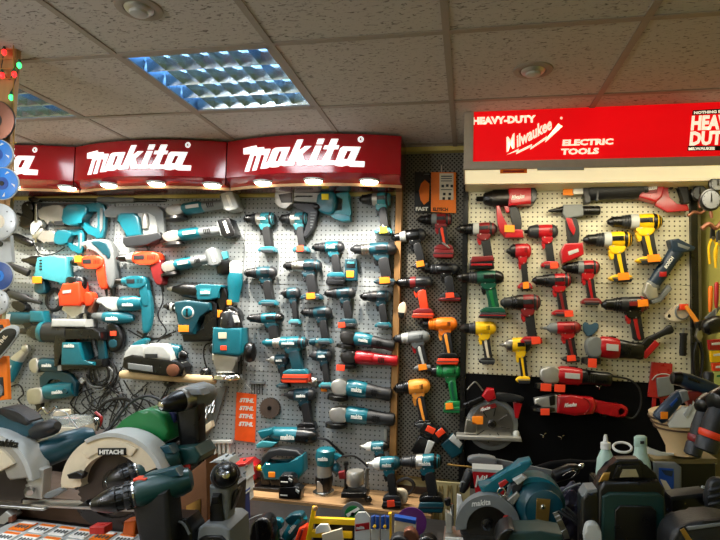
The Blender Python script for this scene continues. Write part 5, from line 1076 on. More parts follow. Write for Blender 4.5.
    drill((366, 457, 402, 508), 'teal impact driver with white nose and red tagged battery on the shelf', style='impact', chuck='white', body='teal', group='impact drivers on the shelf', foot_c='charcoal', batt='black', batt_h=18, tag=TR, tagpos=(62, 104), logo=mk, Y=2.84, on=SHZ, cap='teal_dark')
    drill((398, 454, 444, 511), 'large teal cordless drill standing on a teal battery at the shelf end', body='teal', gear='alu', chuck='charcoal', collar='charcoal', batt='teal_dark', batt_h=24, foot_c='black', logo=mk, Y=2.84, on=SHZ, cap='black', group='large drills on the shelf')
    t = K('cable', 'dark bundle of cable and levers between the shelf driver and drill', 'cable'); t.t('cable', 'cable', [(394, 482, 10), (400, 476, 12), (408, 474, 12), (414, 480, 12), (410, 488, 12), (400, 490, 10), (396, 484, 8)], 1.8); single(t, 2.84, on=SHZ)
    t = K('cloth_bundle', 'small pale plastic bag between the shelf driver and drill', 'bag'); t.p('bag', 'cream', [(390, 490), (402, 488), (408, 492), (408, 502), (400, 505), (390, 503)], 1, 8, 2, 1); single(t, 2.82, on=SHZ)
    t = K('red_case', 'red plastic case with orange label behind the stacked clear boxes', 'case'); t.p('body', 'red', [(233, 453), (252, 451), (259, 456), (258, 470), (250, 474), (236, 470)], 2, 20, 1.6); t.p('label_plate', 'tag_orange', [(238, 454), (247, 453), (247, 457), (238, 458)], 19.5, 20.6, .2); t.l('cap', 'yellow', (259, 460, 12), (265, 461, 12), [(0, 3), (5, 3), (6, 2)], 14); t.place(2.86, on=SHZ)
    for q, (y0, y1, c, lb) in enumerate(((462, 476, 'case_red', 'red-lidded clear box, topmost of the stack beside the facing drill'), (476, 489, 'clearbox', 'clear plastic box, middle of the stack beside the facing drill'), (489, 502, 'clearbox', 'clear plastic box, lowest of the stack beside the facing drill'))):
        t = K('storage_box', lb, 'box', 'stacked clear boxes'); t.p('box', 'clearbox', [(230, y0+2), (249, y0-1), (250, y1-2), (231, y1)], 1, 22, 1.2); t.p('lid', c, [(229, y0+.5), (250, y0-2), (250.5, y0+1), (229, y0+3.4)], .5, 23, .6); t.p('contents', 'redorange' if q == 0 else 'grey', [(236, y0+4), (244, y0+3), (245, y1-4), (238, y1-3)], 20, 22.6, .5); t.place(2.5)
    t = K('comb_rack', 'pale grey comb-like rack of prongs above the wooden shelf, left end', 'rack'); t.b('spine', 'lightgrey', 199, 440, 232, 443, 1, 6, .6)
    for q in range(7): t.b('prong' + ('#%d' % q if q else ''), 'lightgrey', 201+q*4.4, 443, 203.4+q*4.4, 455-(q % 3), 1, 5, .4)
    t.place(P_)
    t = K('gold_lever', 'small olive gold metal lever on the shelf left of the red case', 'lever'); t.p('arm', 'gold', [(206, 458), (214, 450), (228, 448), (231, 451), (222, 455), (214, 461), (207, 461)], 4, 14, 1.2, 1); t.p('arm/end', 'black', [(214, 449), (226, 447), (231, 450), (229, 456), (222, 452)], 13.5, 15, .5); t.place(2.84, on=SHZ)
    t = K('drill_bit_rack', 'slanted grey metal holder full of small bits behind the silver drill', 'bit holder'); t.p('plate', 'grey', [(196, 394), (226, 386), (215, 422), (205, 440), (198, 432)], 1, 3, .4); t.p('lip', 'cream', [(197, 432), (213, 420), (214, 426), (198, 440)], 2, 9, .6)
    for q in range(10): t.l('bit' + ('#%d' % q if q else ''), 'metal', (204+q % 4*3.6-q*.1, 398+q//4*7, 3), (203+q % 4*3.6, 406+q//4*7, 8), [(0, .6), (6, 1.1), (9, 1.1)], 6)
    t.place(P_)
shelf()
def lowtable():
    Y = 2.3; z = .6
    t = K('tool_rack', 'yellow slatted plastic rack at the bottom centre holding small packs', 'rack')
    yb_ = pyof(340, 2.2, z)
    t.p('upright', 'yellow', [(312, 506), (316, 506), (309, yb_), (303, yb_)], 4, 9, 1); t.l('knob', 'wood', (315, 507, 9), (317, 507, 12), [(0, 2), (1, 2.6), (3, 2)], 12)
    t.p('bar', 'yellow', [(313, 517), (355, 519), (355, 525), (312, 523)], 4, 9, .8); t.p('bar#2', 'yellow', [(310, 530), (352, 532), (352, 538), (309, 537)], 4, 9, .8); t.p('back', 'black', [(314, 523), (354, 525), (352, yb_), (310, yb_)], 1, 4, .3); t.p('upright#2', 'yellow', [(388, 513), (391, 513), (391, yb_), (388, yb_)], 4, 9, .8); t.place(2.2)
    t = K('paper_bag', 'small cream paper packet leaning in the yellow rack', 'packet'); t.p('packet', 'cream', [(322, 534), (342, 528), (344, 546), (324, 548)], 1, 4, .5); single(t, 2.12)
    t = K('white_packet', 'small white packet with sloped top between the yellow rack bars', 'packet'); t.p('packet', 'white', [(316, 528), (320, 524), (328, 524), (331, 531), (316, 533)], 1, 5, .6); single(t, 2.14)
    t = K('blister_card', 'white hanging card with red lozenge logo at the bottom centre', 'card'); t.p('card', 'white', [(355, 516), (358, 512), (366, 512), (370, 517), (370, 560), (355, 560)], 1, 3, .3); t.p('badge', 'red', [(355.5, 524), (369.5, 522), (369.5, 529), (355.5, 531)], 2.8, 3.6, .2); t.x('logo', 'white', mk, 356.6, 528.8, 3, 3.7, w=.72, rot=3, bold=.05); t.place(2.1)
    for q, (x, lb) in enumerate(((371, 'left blue plastic clamp clip beside the white logo card'), (381, 'right blue plastic clamp clip beside the white logo card'))):
        t = K('clamp_clip', lb, 'clip', 'blue clips'); t.p('jaw', 'blue', [(x, 517), (x+3.6, 515.5), (x+3.6, 529), (x, 529)], 1, 5, .6); t.p('jaw#2', 'blue', [(x+4.6, 516), (x+8, 517), (x+8, 529), (x+4.6, 529)], 1, 5, .6); t.l('screw', 'yellow', (x+4, 526, 5), (x+4, 526, 8), [(0, 1.6), (2, 1.6), (3, 1)], 12); t.p('pack', 'lightgrey', [(x, 530), (x+8, 530), (x+8, 556), (x, 556)], 1, 4, .4); t.place(2.15)
    t = K('sanding_disc', 'grey cutting disc with green and white centre print at the bottom centre', 'disc', 'discs at the bottom centre'); t.l('disc', 'grey', (353, 514, 2), (353, 514, 3.4), [(0, 12), (1, 12)], 36); t.l('print', 'brightgreen', (353, 514, 3), (353, 514, 4), [(0, 8.4), (.8, 8.2)], 30)
    t.p('print/mark', 'white', [(346, 514), (358, 507), (360, 509), (348, 517)], 3.7, 4.2, .1); t.l('hole', 'black', (353, 514, 3.6), (353, 514, 4.5), [(0, 2), (.6, 2)], 16); t.place(2.34)
    t = K('sanding_disc', 'round purple sanding disc behind a small carton at the bottom centre', 'disc', 'discs at the bottom centre'); t.l('disc', 'purple', (411, 523, 2), (411, 523, 3.4), [(0, 15.5), (1, 15.5)], 36); t.l('hole', 'black', (411, 523, 3.2), (411, 523, 3.7), [(0, 2.2), (.4, 2.2)], 16); t.place(2.36)
    t = K('small_carton', 'small cream carton with blue top edge in front of the purple disc', 'carton'); t.p('body', 'cream', [(395, 517), (416, 521), (415, 560), (394, 560)], 1, 8, .6); t.p('top_edge', 'blue', [(394.5, 515), (416, 519), (416, 523), (395, 519)], .5, 8.5, .3); t.place(2.26)
    t = K('face_mask', 'grey rounded visor shape at the very bottom below the small carton', 'mask', 'dark rounded headgear at the bottom'); t.p('shell', 'charcoal', [(388, 545), (392, 535), (400, 533), (408, 537), (412, 545), (412, 560), (388, 560)], 1, 16, 3, 1); t.p('vent', 'copper', [(402, 532), (410, 527), (417, 533), (420, 545), (408, 548)], 1, 12, 2, 1); t.place(2.1)
    t = K('face_mask', 'black rounded visor at the very bottom beside the pale louvred door', 'mask', 'dark rounded headgear at the bottom'); t.p('shell', 'black', [(414, 548), (417, 538), (426, 534), (434, 537), (439, 545), (438, 560), (414, 560)], 1, 16, 3, 1); t.p('strap', 'charcoal', [(416, 541), (437, 541), (437, 543.5), (416, 543.5)], 15, 17, .4); t.place(2.1)
    t = K('angle_grinder', 'teal cordless grinder lying diagonally at the bottom centre left of the rack', 'grinder'); t.l('body', 'teal', (303, 516, 10), (285, 540, 10), [(0, 5), (3, 6.6), (14, 6.8), (24, 6), (30, 5)], 20); t.p('gear_head', 'teal_dark', [(286, 516), (296, 512), (303, 512), (305, 518), (296, 524), (288, 522)], 4, 16, 2, 1); t.p('foot', 'charcoal', [(281, 535), (291, 539), (288, 552), (278, 548)], 3, 16, 2); t.x('logo', 'white', mk, 292, 531, 3.4, 17, rot=52, w=.8, bold=.05); t.place(2.3)
    t = K('red_sander', 'red plastic tool leaning between the teal grinder and yellow rack', 'tool'); t.p('body', 'redorange', [(300, 527), (307, 524), (310, 529), (302, 552), (291, 552)], 2, 12, 2); t.p('seam', 'darkred', [(303, 528), (305, 527.6), (298, 550), (296, 550)], 11, 12.6, .3); t.place(2.26)
    t = K('green_tool', 'dark green tool end poking up beside the teal grinder at the bottom', 'tool'); t.l('body', 'green', (273, 528, 10), (273, 560, 10), [(0, 3), (2, 6), (10, 7), (32, 7)], 18); t.p('cap', 'teal', [(273, 518), (283, 520), (282, 530), (274, 527)], 4, 12, 1.4, 1); t.place(2.28)
    t = K('black_headgear', 'black rounded cover with grey cable at the bottom, left of the green tool', 'cover'); t.p('shell', 'black', [(252, 530), (255, 519), (264, 514), (272, 517), (275, 526), (272, 548), (254, 548)], 2, 22, 4, 1); t.t('cable', 'greycable', [(239, 532, 14), (245, 523, 14), (254, 517, 14), (262, 515, 12)], .8); t.p('rib', 'charcoal', [(259, 518), (261, 517), (264, 545), (261, 545)], 20, 23.5, .4); t.place(2.2)
    t = K('blue_box', 'dark blue box standing behind the facing drill at the bottom', 'box'); t.p('box', 'navyblue', [(226, 494), (246, 492), (247, 530), (226, 530)], 1, 20, 1); t.p('lid', 'blue', [(225.5, 492), (246.5, 490), (246.5, 494), (225.5, 496)], .5, 21, .6); t.place(2.45)
    t = K('cabinet_door', 'pale olive ridged cabinet door under the grey centre board', 'door panel'); b0 = pyof(450, 2.95, .01)
    t.p('panel', 'olive', [(432, 480), (470, 484), (470, b0), (430, b0)], 1, 4, .6); t.p('stile', 'yellowolive', [(427, 478), (432, 480), (430, b0), (426, b0)], 1, 6, .4)
    for q, x in enumerate((438, 447, 456)):
        t.t('groove' + ('#%d' % q if q else ''), 'yellowolive', [(x, b0, 4), (x+.6, 495, 4), (x+2.6, 491, 4), (x+4.8, 495, 4), (x+4.4, b0, 4)], .5)
    t.place(2.95)
lowtable()
# ================================================================ FOREGROUND LEFT
def arc(cx, cy, r, a0, a1, n=24):      # degrees, 0 = right, 90 = up
    return [(cx+r*math.cos(math.radians(a0+(a1-a0)*k/n)), cy-r*math.sin(math.radians(a0+(a1-a0)*k/n))) for k in range(n+1)]
def blade_pts(cx, cy, r, teeth=36):
    P = []
    for q in range(teeth):
        a = q/teeth*2*math.pi
        for da, rr in ((0, r), (.03, r), (.06, r-2), (.13, r-1.2)): P.append((cx+math.cos(a+da)*rr, cy+math.sin(a+da)*rr))
    return P
def fg_left():
    Y = 1.36
    # big saw with rounded silver guard
    t = K('circular_saw', 'big silver-guarded circular saw with teal motor at the far lower left', 'circular saw', 'big circular saws on the wooden board')
    cx, cy = 3, 476
    t.p('upper_guard', 'guardsilver', arc(cx, cy, 51, 8, 200)+arc(cx, cy, 29, 200, 8), 4, 22, 3)
    t.p('guard_rim', 'lightgrey', arc(cx, cy, 52.5, 5, 200)+arc(cx, cy, 48, 200, 5), 1, 23, 1.4)
    t.p('guard_plate', 'cream', arc(cx, cy, 42, 30, 170)+arc(cx, cy, 27, 170, 30), 21, 25, 1)
    t.p('blade', 'bladegrey', blade_pts(cx, cy, 40), 13, 14.4, 0); t.l('arbor', 'black', (cx+3, cy+1, 14), (cx+3, cy+1, 24), [(0, 9), (3, 9), (4, 6), (8, 5.6), (9, 3)], 22)
    t.l('arbor/bolt', 'metal', (cx+3, cy+1, 22), (cx+3, cy+1, 26), [(0, 3), (3, 3)], 6)
    t.p('lower_guard', 'guardsilver', arc(cx, cy, 44, -95, -42)+arc(cx, cy, 36, -42, -95), 10, 22, 1.6)
    t.p('base_plate', 'metal', [(-40, 491), (62, 497), (64, 499.5), (-40, 494)], -34, 22, .8); t.p('bracket', 'alu', [(30, 484), (52, 462), (58, 464), (56, 492), (36, 490)], 3, 14, 1.4); t.l('pivot', 'metal', (44, 482, 14), (52, 484, 22), [(0, 3), (4, 4), (9, 2.6)], 14)
    t.p('depth_knob', 'copper', [(34, 505), (38, 503), (38, 509), (34, 510)], 20, 25, .8)
    t.l('motor', 'teal_dark', (38, 456, -4), (76, 440, -30), [(0, 12), (4, 14), (26, 13.6), (42, 11), (48, 6)], 24); t.p('handle', 'teal_dark', [(-6, 424), (-4, 414), (10, 405), (22, 405), (34, 414), (42, 421), (44, 432), (34, 436), (22, 428), (10, 424)], -10, 8, 4, 1)
    t.l('handle_grip', 'rubber', (38, 431, 0), (64, 424, 4), [(0, 6), (3, 8.4), (16, 8), (22, 7.6), (27, 4)], 20); t.p('handle_pad', 'rubber', [(4, 407), (20, 403), (34, 412), (42, 420), (36, 424), (24, 414), (10, 412)], -8, 9.5, 2, 1)
    t.x('logo', 'black', 'makita', 17, 437.5, 7, 23.4, w=.95, bold=.04, shear=.3, rot=-6); t.place(1.42)
    t = K('circular_saw', 'cream-guarded circular saw with black name plate and green cover, lower left', 'circular saw', 'big circular saws on the wooden board')
    cx, cy = 113, 483
    t.p('upper_guard', 'cream', arc(cx, cy, 49, 22, 178)+[(64, 486), (76, 486), (84, 484)]+arc(cx, cy, 30, 178, 22), 6, 24, 2.6)
    t.p('guard_rim', 'lightgrey', arc(cx, cy, 50.5, 18, 120)+arc(cx, cy, 46.5, 120, 18), 2, 26, 1.2); t.p('guard_panel', 'cream', arc(cx, cy, 43, 55, 130)+arc(cx, cy, 34, 130, 55), 23, 26, 1)
    t.b('name_plate', 'black', 102, 446.6, 128, 453.4, 24, 27.4, .5); t.x('logo', 'white', 'HITACHI', 103.6, 452, 4, 27.4, w=1.05, bold=.04)
    t.p('blade', 'bladegrey', blade_pts(cx, cy, 41, 40), 13, 14.4, 0); t.p('lower_guard', 'black', arc(cx, cy, 44, -150, -5)+arc(cx, cy, 32, -5, -150), 10, 20, 2); t.p('inner_hub', 'darkmetal', arc(cx, cy, 14, 0, 345), 14, 18, 1.5)
    t.p('front_arm', 'alu', [(62, 486), (72, 462), (88, 446), (94, 450), (80, 470), (74, 490)], 4, 18, 1.6); t.p('lever', 'black', [(74, 471), (84, 468), (90, 471), (88, 475), (76, 475)], 22, 30, 1.4); t.p('knob', 'grey', [(48, 491), (66, 484), (70, 488), (54, 496)], 18, 28, 1.4, 1)
    t.p('base_plate', 'metal', [(48, 496), (150, 500), (150, 502), (50, 499)], -34, 22, .8); t.p('motor_cover', 'brightgreen', [(92, 438), (108, 424), (124, 416), (134, 415), (143, 420), (149, 434), (150, 452), (120, 452)], -34, -4, 5, 1)
    t.t('cord', 'cable', [(88, 446, 4), (96, 425, -10), (108, 410, -14), (124, 404, -14), (136, 409, -14), (143, 421, -18)], 1.4); t.t('hose', 'cable', [(60, 466, 0), (74, 450, -2), (84, 442, -2), (90, 434, -6)], 1.2)
    for k_, bm_ in t.parts.items():
        if k_ != 'base_plate':
            for v in bm_.verts: v.co.x += 16; v.co.y -= 6
    t.place(1.43)
    t = K('glass_jar', 'clear plastic jar and wire clutter behind the big saw handle', 'jar'); t.l('jar', 'clear', (63, 414, 8), (63, 436, 8), [(0, 6), (2, 9), (18, 10), (22, 8)], 20); t.l('lid', 'cream', (63, 410, 8), (63, 415, 8), [(0, 7), (4, 7.4), (5, 6)], 20); t.place(1.74)
    t = K('storage_box', 'small cream box with clear lid behind the big saws', 'box', 'cream boxes behind the saws'); t.p('box', 'cream', [(66, 424), (87, 425), (88, 438), (66, 437)], 2, 26, 1); t.p('lid', 'clear', [(68, 416), (84, 417), (87, 425), (66, 424)], 3, 24, .8); t.t('wire', 'lightgrey', [(60, 418, 26), (66, 408, 26), (76, 410, 26), (82, 418, 26), (90, 428, 26)], .6); t.place(1.72)
    for P, c, lb in (([(36, 414, 4), (44, 408, 6), (50, 413, 6), (56, 407, 4)], 'chrome', 'bright chrome bent tool end behind the jigsaw foot'), ([(88, 436, 6), (90, 426, 8), (96, 418, 8), (100, 422, 8), (98, 430, 8)], 'chrome', 'bright curved metal loop left of the green saw cover'), ([(96, 412, 6), (102, 418, 6), (100, 426, 6)], 'case_red', 'small red lever between the clear box and green saw cover')):
        t = K('metal_hook', lb, 'hook'); t.t('rod', c, P, 1.3); single(t, 1.74)
    # packets on the counter in front of the board: small cards in a tray, laid flat
    tray = wbox('packet_tray', [(-1.25, 1.03, LZ, at(122, 530, 1.2).x, 1.375, LZ+.008)], 'lightgrey', kind=None, bev=.002); thing(tray, 'pale flat tray of orange and white packets at the lower left edge', 'tray')
    n = 0
    for j in range(5):
        for i in range(14):
            x = -1.22+i*.062+(j % 2)*.01; y = 1.04+j*.066
            q = Vector((x, y, LZ+.008))
            if x+.056 > at(122, 530, 1.2).x-.01 : continue
            px = 0
            e = bpy.data.objects.new('bit_packet', None); COL.objects.link(e); e.location = (x+.026, y+.028, LZ+.0085)
            row = j
            thing(e, 'small white and orange packet lying flat in the tray on the lower left counter', 'packet', 'packets in the counter tray') if n == 0 else None
            if n: e['label'] = 'small white and orange packet lying flat in the tray on the lower left counter'; e['category'] = 'packet'; e['group'] = 'packets in the counter tray'
            od = (i*3+j) % 4 == 0
            wbox('card', [(-.024, -.027, 0, .024, .027, .003)], 'orange' if od else 'packwhite', kind=None, parent=e, bev=.0008)
            wbox('print', [(-.022, .012, .0031, .022, .024, .0038)], 'packwhite' if od else 'orange', kind=None, parent=e)
            wbox('drill_set', [(-.014+.010*k, -.016, .0031, -.011+.010*k, -.002, .006) for k in range(4)], 'grey', kind=None, parent=e)
            n += 1
    # two green drills pointing left towards the viewer
    def bigdrill(tip, tail, r, lb, foot=None):
        t = K('cordless_drill', lb, 'drill', 'dark green drills on the left counter')
        (x0, y0, d0), (x1, y1, d1) = tip, tail; L = (Vector(tail)-Vector(tip)).length
        a = Vector(tip); d = (Vector(tail)-a).normalized()
        def seg(nm, m, s0, prof, n=26): t.l(nm, m, a+d*s0*L, a+d*(s0*L+1), [(q*L, rr*r) for q, rr in prof], n)
        seg('torque_ring', 'charcoal', .32, [(0, .96), (.015, 1.02), (.05, 1.04), (.055, .98), (.1, 1.02), (.12, 1.0)]); seg('chuck', 'black', 0, [(0, .34), (.01, .42), (.06, .6), (.12, .8), (.2, .95), (.24, .98), (.25, .9), (.33, .92)]); seg('chuck/jaw', 'chrome', -.012, [(0, .16), (.008, .3), (.02, .3)], 16)
        for q in range(12):
            an = q*math.pi/6; aa, bb = frame_of(d); c_ = a+d*L*.33+(aa*math.cos(an)+bb*math.sin(an))*r*1.0
            t.l('torque_ring/rib' + ('#%d' % q if q else ''), 'charcoal', c_, c_+d, [(0, r*.1), (L*.05, r*.12), (L*.06, r*.05)], 6)
            c_ = a+d*L*.2+(aa*math.cos(an)+bb*math.sin(an))*r*.93
            t.l('chuck/groove' + ('#%d' % q if q else ''), 'charcoal', c_, c_+d, [(0, r*.05), (L*.1, r*.05)], 6)
        for q in range(5): pass
        seg('ring_band', 'chrome', .405, [(0, 1.05), (.018, 1.06)])
        seg('housing', 'boschgreen', .43, [(0, 1.02), (.04, 1.12), (.3, 1.15), (.45, 1.1), (.54, .9), (.57, .5)])
        e = Vector((d.y, -d.x, 0)).normalized()      # upwards
        if e.y > 0: e = -e
        p = a+d*L*.52+e*r*1.02; t.b('direction_switch', 'redorange', p.x-r*.5, p.y-r*.1, p.x+r*.5, p.y+r*.24, p.z-r*.4, p.z+r*.5, r*.1)
        p = a+d*L*.7+e*r*1.0; t.p('top_pad', 'teal_dark', [(p.x-r*1.4, p.y+r*.45), (p.x-r*1.0, p.y-r*.1), (p.x+r*1.3, p.y-r*.55), (p.x+r*1.7, p.y+r*.1)], p.z-r*.6, p.z+r*.5, r*.15)
        return t, a, d, L
    t, a, d, L = bigdrill((107, 497, 40), (184, 484, 0), 13, 'dark green drill pointing left, the nearer and lower of the two')
    g = a+d*L*.62; t.p('grip', 'rubber', [(g.x-18, g.y+8), (g.x+18, g.y-2), (g.x+22, 548), (g.x-8, 548)], g.z-14, g.z+12, 5); t.p('trigger', 'tag_orange_dark', [(128, 519), (140, 517), (138, 534), (126, 532)], g.z-4, g.z+8, 2); t.b('tag_plate', 'case_red', 103, 519, 118, 526, g.z+10, g.z+22, .6); t.place(1.27)
    t, a, d, L = bigdrill((119, 477, 20), (172, 459, -14), 13, 'dark green drill pointing left, the farther one behind')
    g = a+d*L*.66; t.p('grip', 'rubber', [(g.x-12, g.y+6), (g.x+14, g.y), (g.x+16, 528), (g.x-8, 528)], g.z-8, g.z+8, 4); t.place(1.40)
    # silver drill standing above them
    t = K('cordless_drill', 'silver-bodied drill standing on a dark base, chuck towards viewer left', 'drill', 'standing drills on the left counter')
    a = Vector((176, 401, 26)); b_ = Vector((194, 397, -16)); dd = (b_-a).normalized()
    t.l('chuck', 'black', a, b_, [(0, 3.6), (1, 5), (8, 8), (18, 10.6), (22, 11)], 24); t.l('chuck/jaw', 'chrome', a-dd*1.2, b_, [(0, 2), (1, 4), (3, 4)], 16); t.l('torque_ring', 'metal', a+dd*21, b_, [(0, 11.5), (3, 13), (9, 13), (10, 12)], 24)
    t.l('housing', 'grey', a+dd*30, b_, [(0, 12), (4, 13.4), (20, 13), (28, 9), (31, 4)], 24); t.p('top_shell', 'grey', [(182, 390), (190, 386), (204, 388), (207, 394), (190, 394)], -10, 8, 2.4)
    t.p('grip', 'black', [(180, 408), (202, 404), (203, 444), (184, 446)], -10, 8, 4); t.p('side_panel', 'navyblue', [(168, 411), (178, 409), (180, 422), (170, 421)], -4, 6, 2, 1); t.p('battery', 'boschgreen', [(174, 449), (182, 443), (205, 441), (211, 450), (208, 458), (178, 462)], -14, 20, 3); t.p('battery_foot', 'black', [(176, 458), (209, 456), (208, 476), (178, 477)], -13, 18, 2); t.b('battery_foot/label', 'case_red', 194, 458, 201, 464, 18, 19.4, .4); t.place(1.5)
    t = K('drill', 'black tool barrel with bright chrome shaft lying beside the green saw cover', 'drill'); t.l('barrel', 'black', (152, 448, 14), (180, 428, 0), [(0, 10), (3, 11), (20, 11), (34, 8), (40, 5)], 22); t.l('shaft', 'chrome', (178, 432, 6), (194, 425, 2), [(0, 3), (16, 3)], 14); t.l('bore', 'charcoal', (153, 448, 14), (149, 451, 17), [(0, 8), (4, 7)], 20)
    t.p('body', 'charcoal', [(140, 448), (160, 430), (172, 428), (176, 440), (158, 462), (146, 464)], -6, 6, 3, 1); t.place(1.56)
    t = K('green_case', 'small dark green tool foot tucked beside the standing silver drill', 'tool'); t.p('body', 'green', [(157, 462), (164, 455), (172, 450), (180, 456), (180, 476), (158, 478)], 0, 22, 3, 1); t.l('ball_knob', 'chrome', (177, 468, 22), (177, 468, 28), [(0, 2), (2, 3.6), (4, 3.4), (6, 1.6)], 16); t.place(1.47)
    t = K('coil_tray', 'stack of metal rings and clips behind the green saw cover', 'parts tray')
    for q in range(3): t.t('ring' + ('#%d' % q if q else ''), 'chrome', [(152+12*math.cos(k*.7), 417+q*6+3.4*math.sin(k*.7), 8+6*math.sin(k*.7)) for k in range(10)], 1.0)
    t.p('tray', 'grey', [(142, 420), (168, 418), (170, 438), (146, 440)], 1, 8, 1); t.l('post', 'alu', (152, 426, 10), (152, 436, 10), [(0, 3), (3, 4.4), (8, 4)], 14); t.place(1.75)
    # drill facing the viewer
    t = K('cordless_drill', 'grey drill standing on its battery, chuck pointing straight at the viewer', 'drill', 'standing drills on the left counter')
    yb_ = pyof(222, 1.31, LZ); a = Vector((239, 466, 46)); b_ = Vector((213, 483, -10)); dd = (b_-a).normalized()
    t.l('chuck', 'black', a, b_, [(0, 3.4), (.5, 5), (5, 8.6), (8, 10.6), (16, 11.4), (22, 11.4)], 26); t.l('chuck/jaw', 'chrome', a-dd*.8, b_, [(0, 1.4), (.6, 3.4), (2, 3.6)], 18); t.l('torque_ring', 'charcoal', a+dd*18, b_, [(0, 12), (2, 13), (10, 13.4), (12, 12.4)], 26)
    for q in range(12):
        an = q*math.pi/6; t.b('torque_ring/rib' + ('#%d' % q if q else ''), 'grey', a.x-2+12.6*math.cos(an)-.7, a.y-2+12.6*math.sin(an)-.7, a.x-2+12.6*math.cos(an)+.7, a.y-2+12.6*math.sin(an)+.7, 22, 27, .2)
    t.l('housing', 'grey', a+dd*28, b_, [(0, 12.4), (6, 14), (24, 14), (34, 9)], 26); t.p('top_shell', 'lightgrey', [(211, 461), (219, 457), (230, 458), (234, 464), (222, 462)], 0, 22, 2)
    t.p('grip', 'grey', [(211, 484), (233, 484), (229, 522), (212, 524)], 2, 22, 4); t.p('grip_insert', 'black', [(216, 491), (224, 491), (225, 503), (228, 522), (213, 524), (214, 504)], 18, 25, 1.4); t.p('trigger', 'black', [(217, 492), (224, 492), (224, 500), (217, 500)], 22, 29, 1.4)
    t.p('battery', 'grey', [(206, 522), (212, 518), (230, 518), (237, 523), (239, yb_), (202, yb_)], -14, 34, 4); t.p('battery/front', 'black', [(208, 531), (214, 528), (230, 528), (234, 532), (235, yb_), (206, yb_)], 30, 36, 2); t.p('side_loop', 'darkmetal', [(228, 508), (233, 492), (237, 488), (239, 491), (235, 500), (231, 512)], 6, 16, 1.2, 1); t.place(1.35)
    t = K('cardboard_box', 'brown cardboard box with yellow label behind the facing drill', 'box'); yb_ = pyof(200, 1.44, LZ)
    t.p('box', 'cardboard', [(172, 488), (212, 456), (214, yb_), (168, yb_)], 1, 26, 1); t.p('label_plate', 'gold', [(193, 501), (207, 494), (207, 508), (193, 516)], 26, 26.8, .2); t.p('label_plate/mark', 'charcoal', [(196, 508), (203, 504), (203, 506), (198, 509), (198, 512), (196, 512)], 26.6, 27.2, .1); t.place(1.465)
    t = K('helmet_visor', 'dark tool case with bright rim at the bottom beside the facing drill', 'case'); t.p('case', 'black', [(160, 520), (172, 514), (192, 515), (198, 526), (198, 552), (160, 552)], -8, 20, 3); t.t('rim', 'grey', [(162, 522, 22), (176, 516, 22), (190, 517, 22), (197, 528, 22)], 1.2); t.p('case/window', 'charcoal', [(166, 526), (184, 524), (184, 540), (166, 542)], 19, 21, .8); t.place(1.3)
    t = K('plastic_scrap', 'crumpled white plastic bit to the right of the green drills', 'plastic'); t.p('bit', 'white', [(187, 484), (196, 481), (199, 485), (192, 492), (186, 494)], 2, 8, 1.2, 1); single(t, 1.44)
    t = K('handle', 'round red tool end standing at the bottom right of the facing drill', 'handle'); t.l('grip', 'redorange', (234, 527, 14), (236, 556, 14), [(0, 3), (2, 5.6), (8, 6.2), (29, 6)], 18); single(t, 1.46)
fg_left()
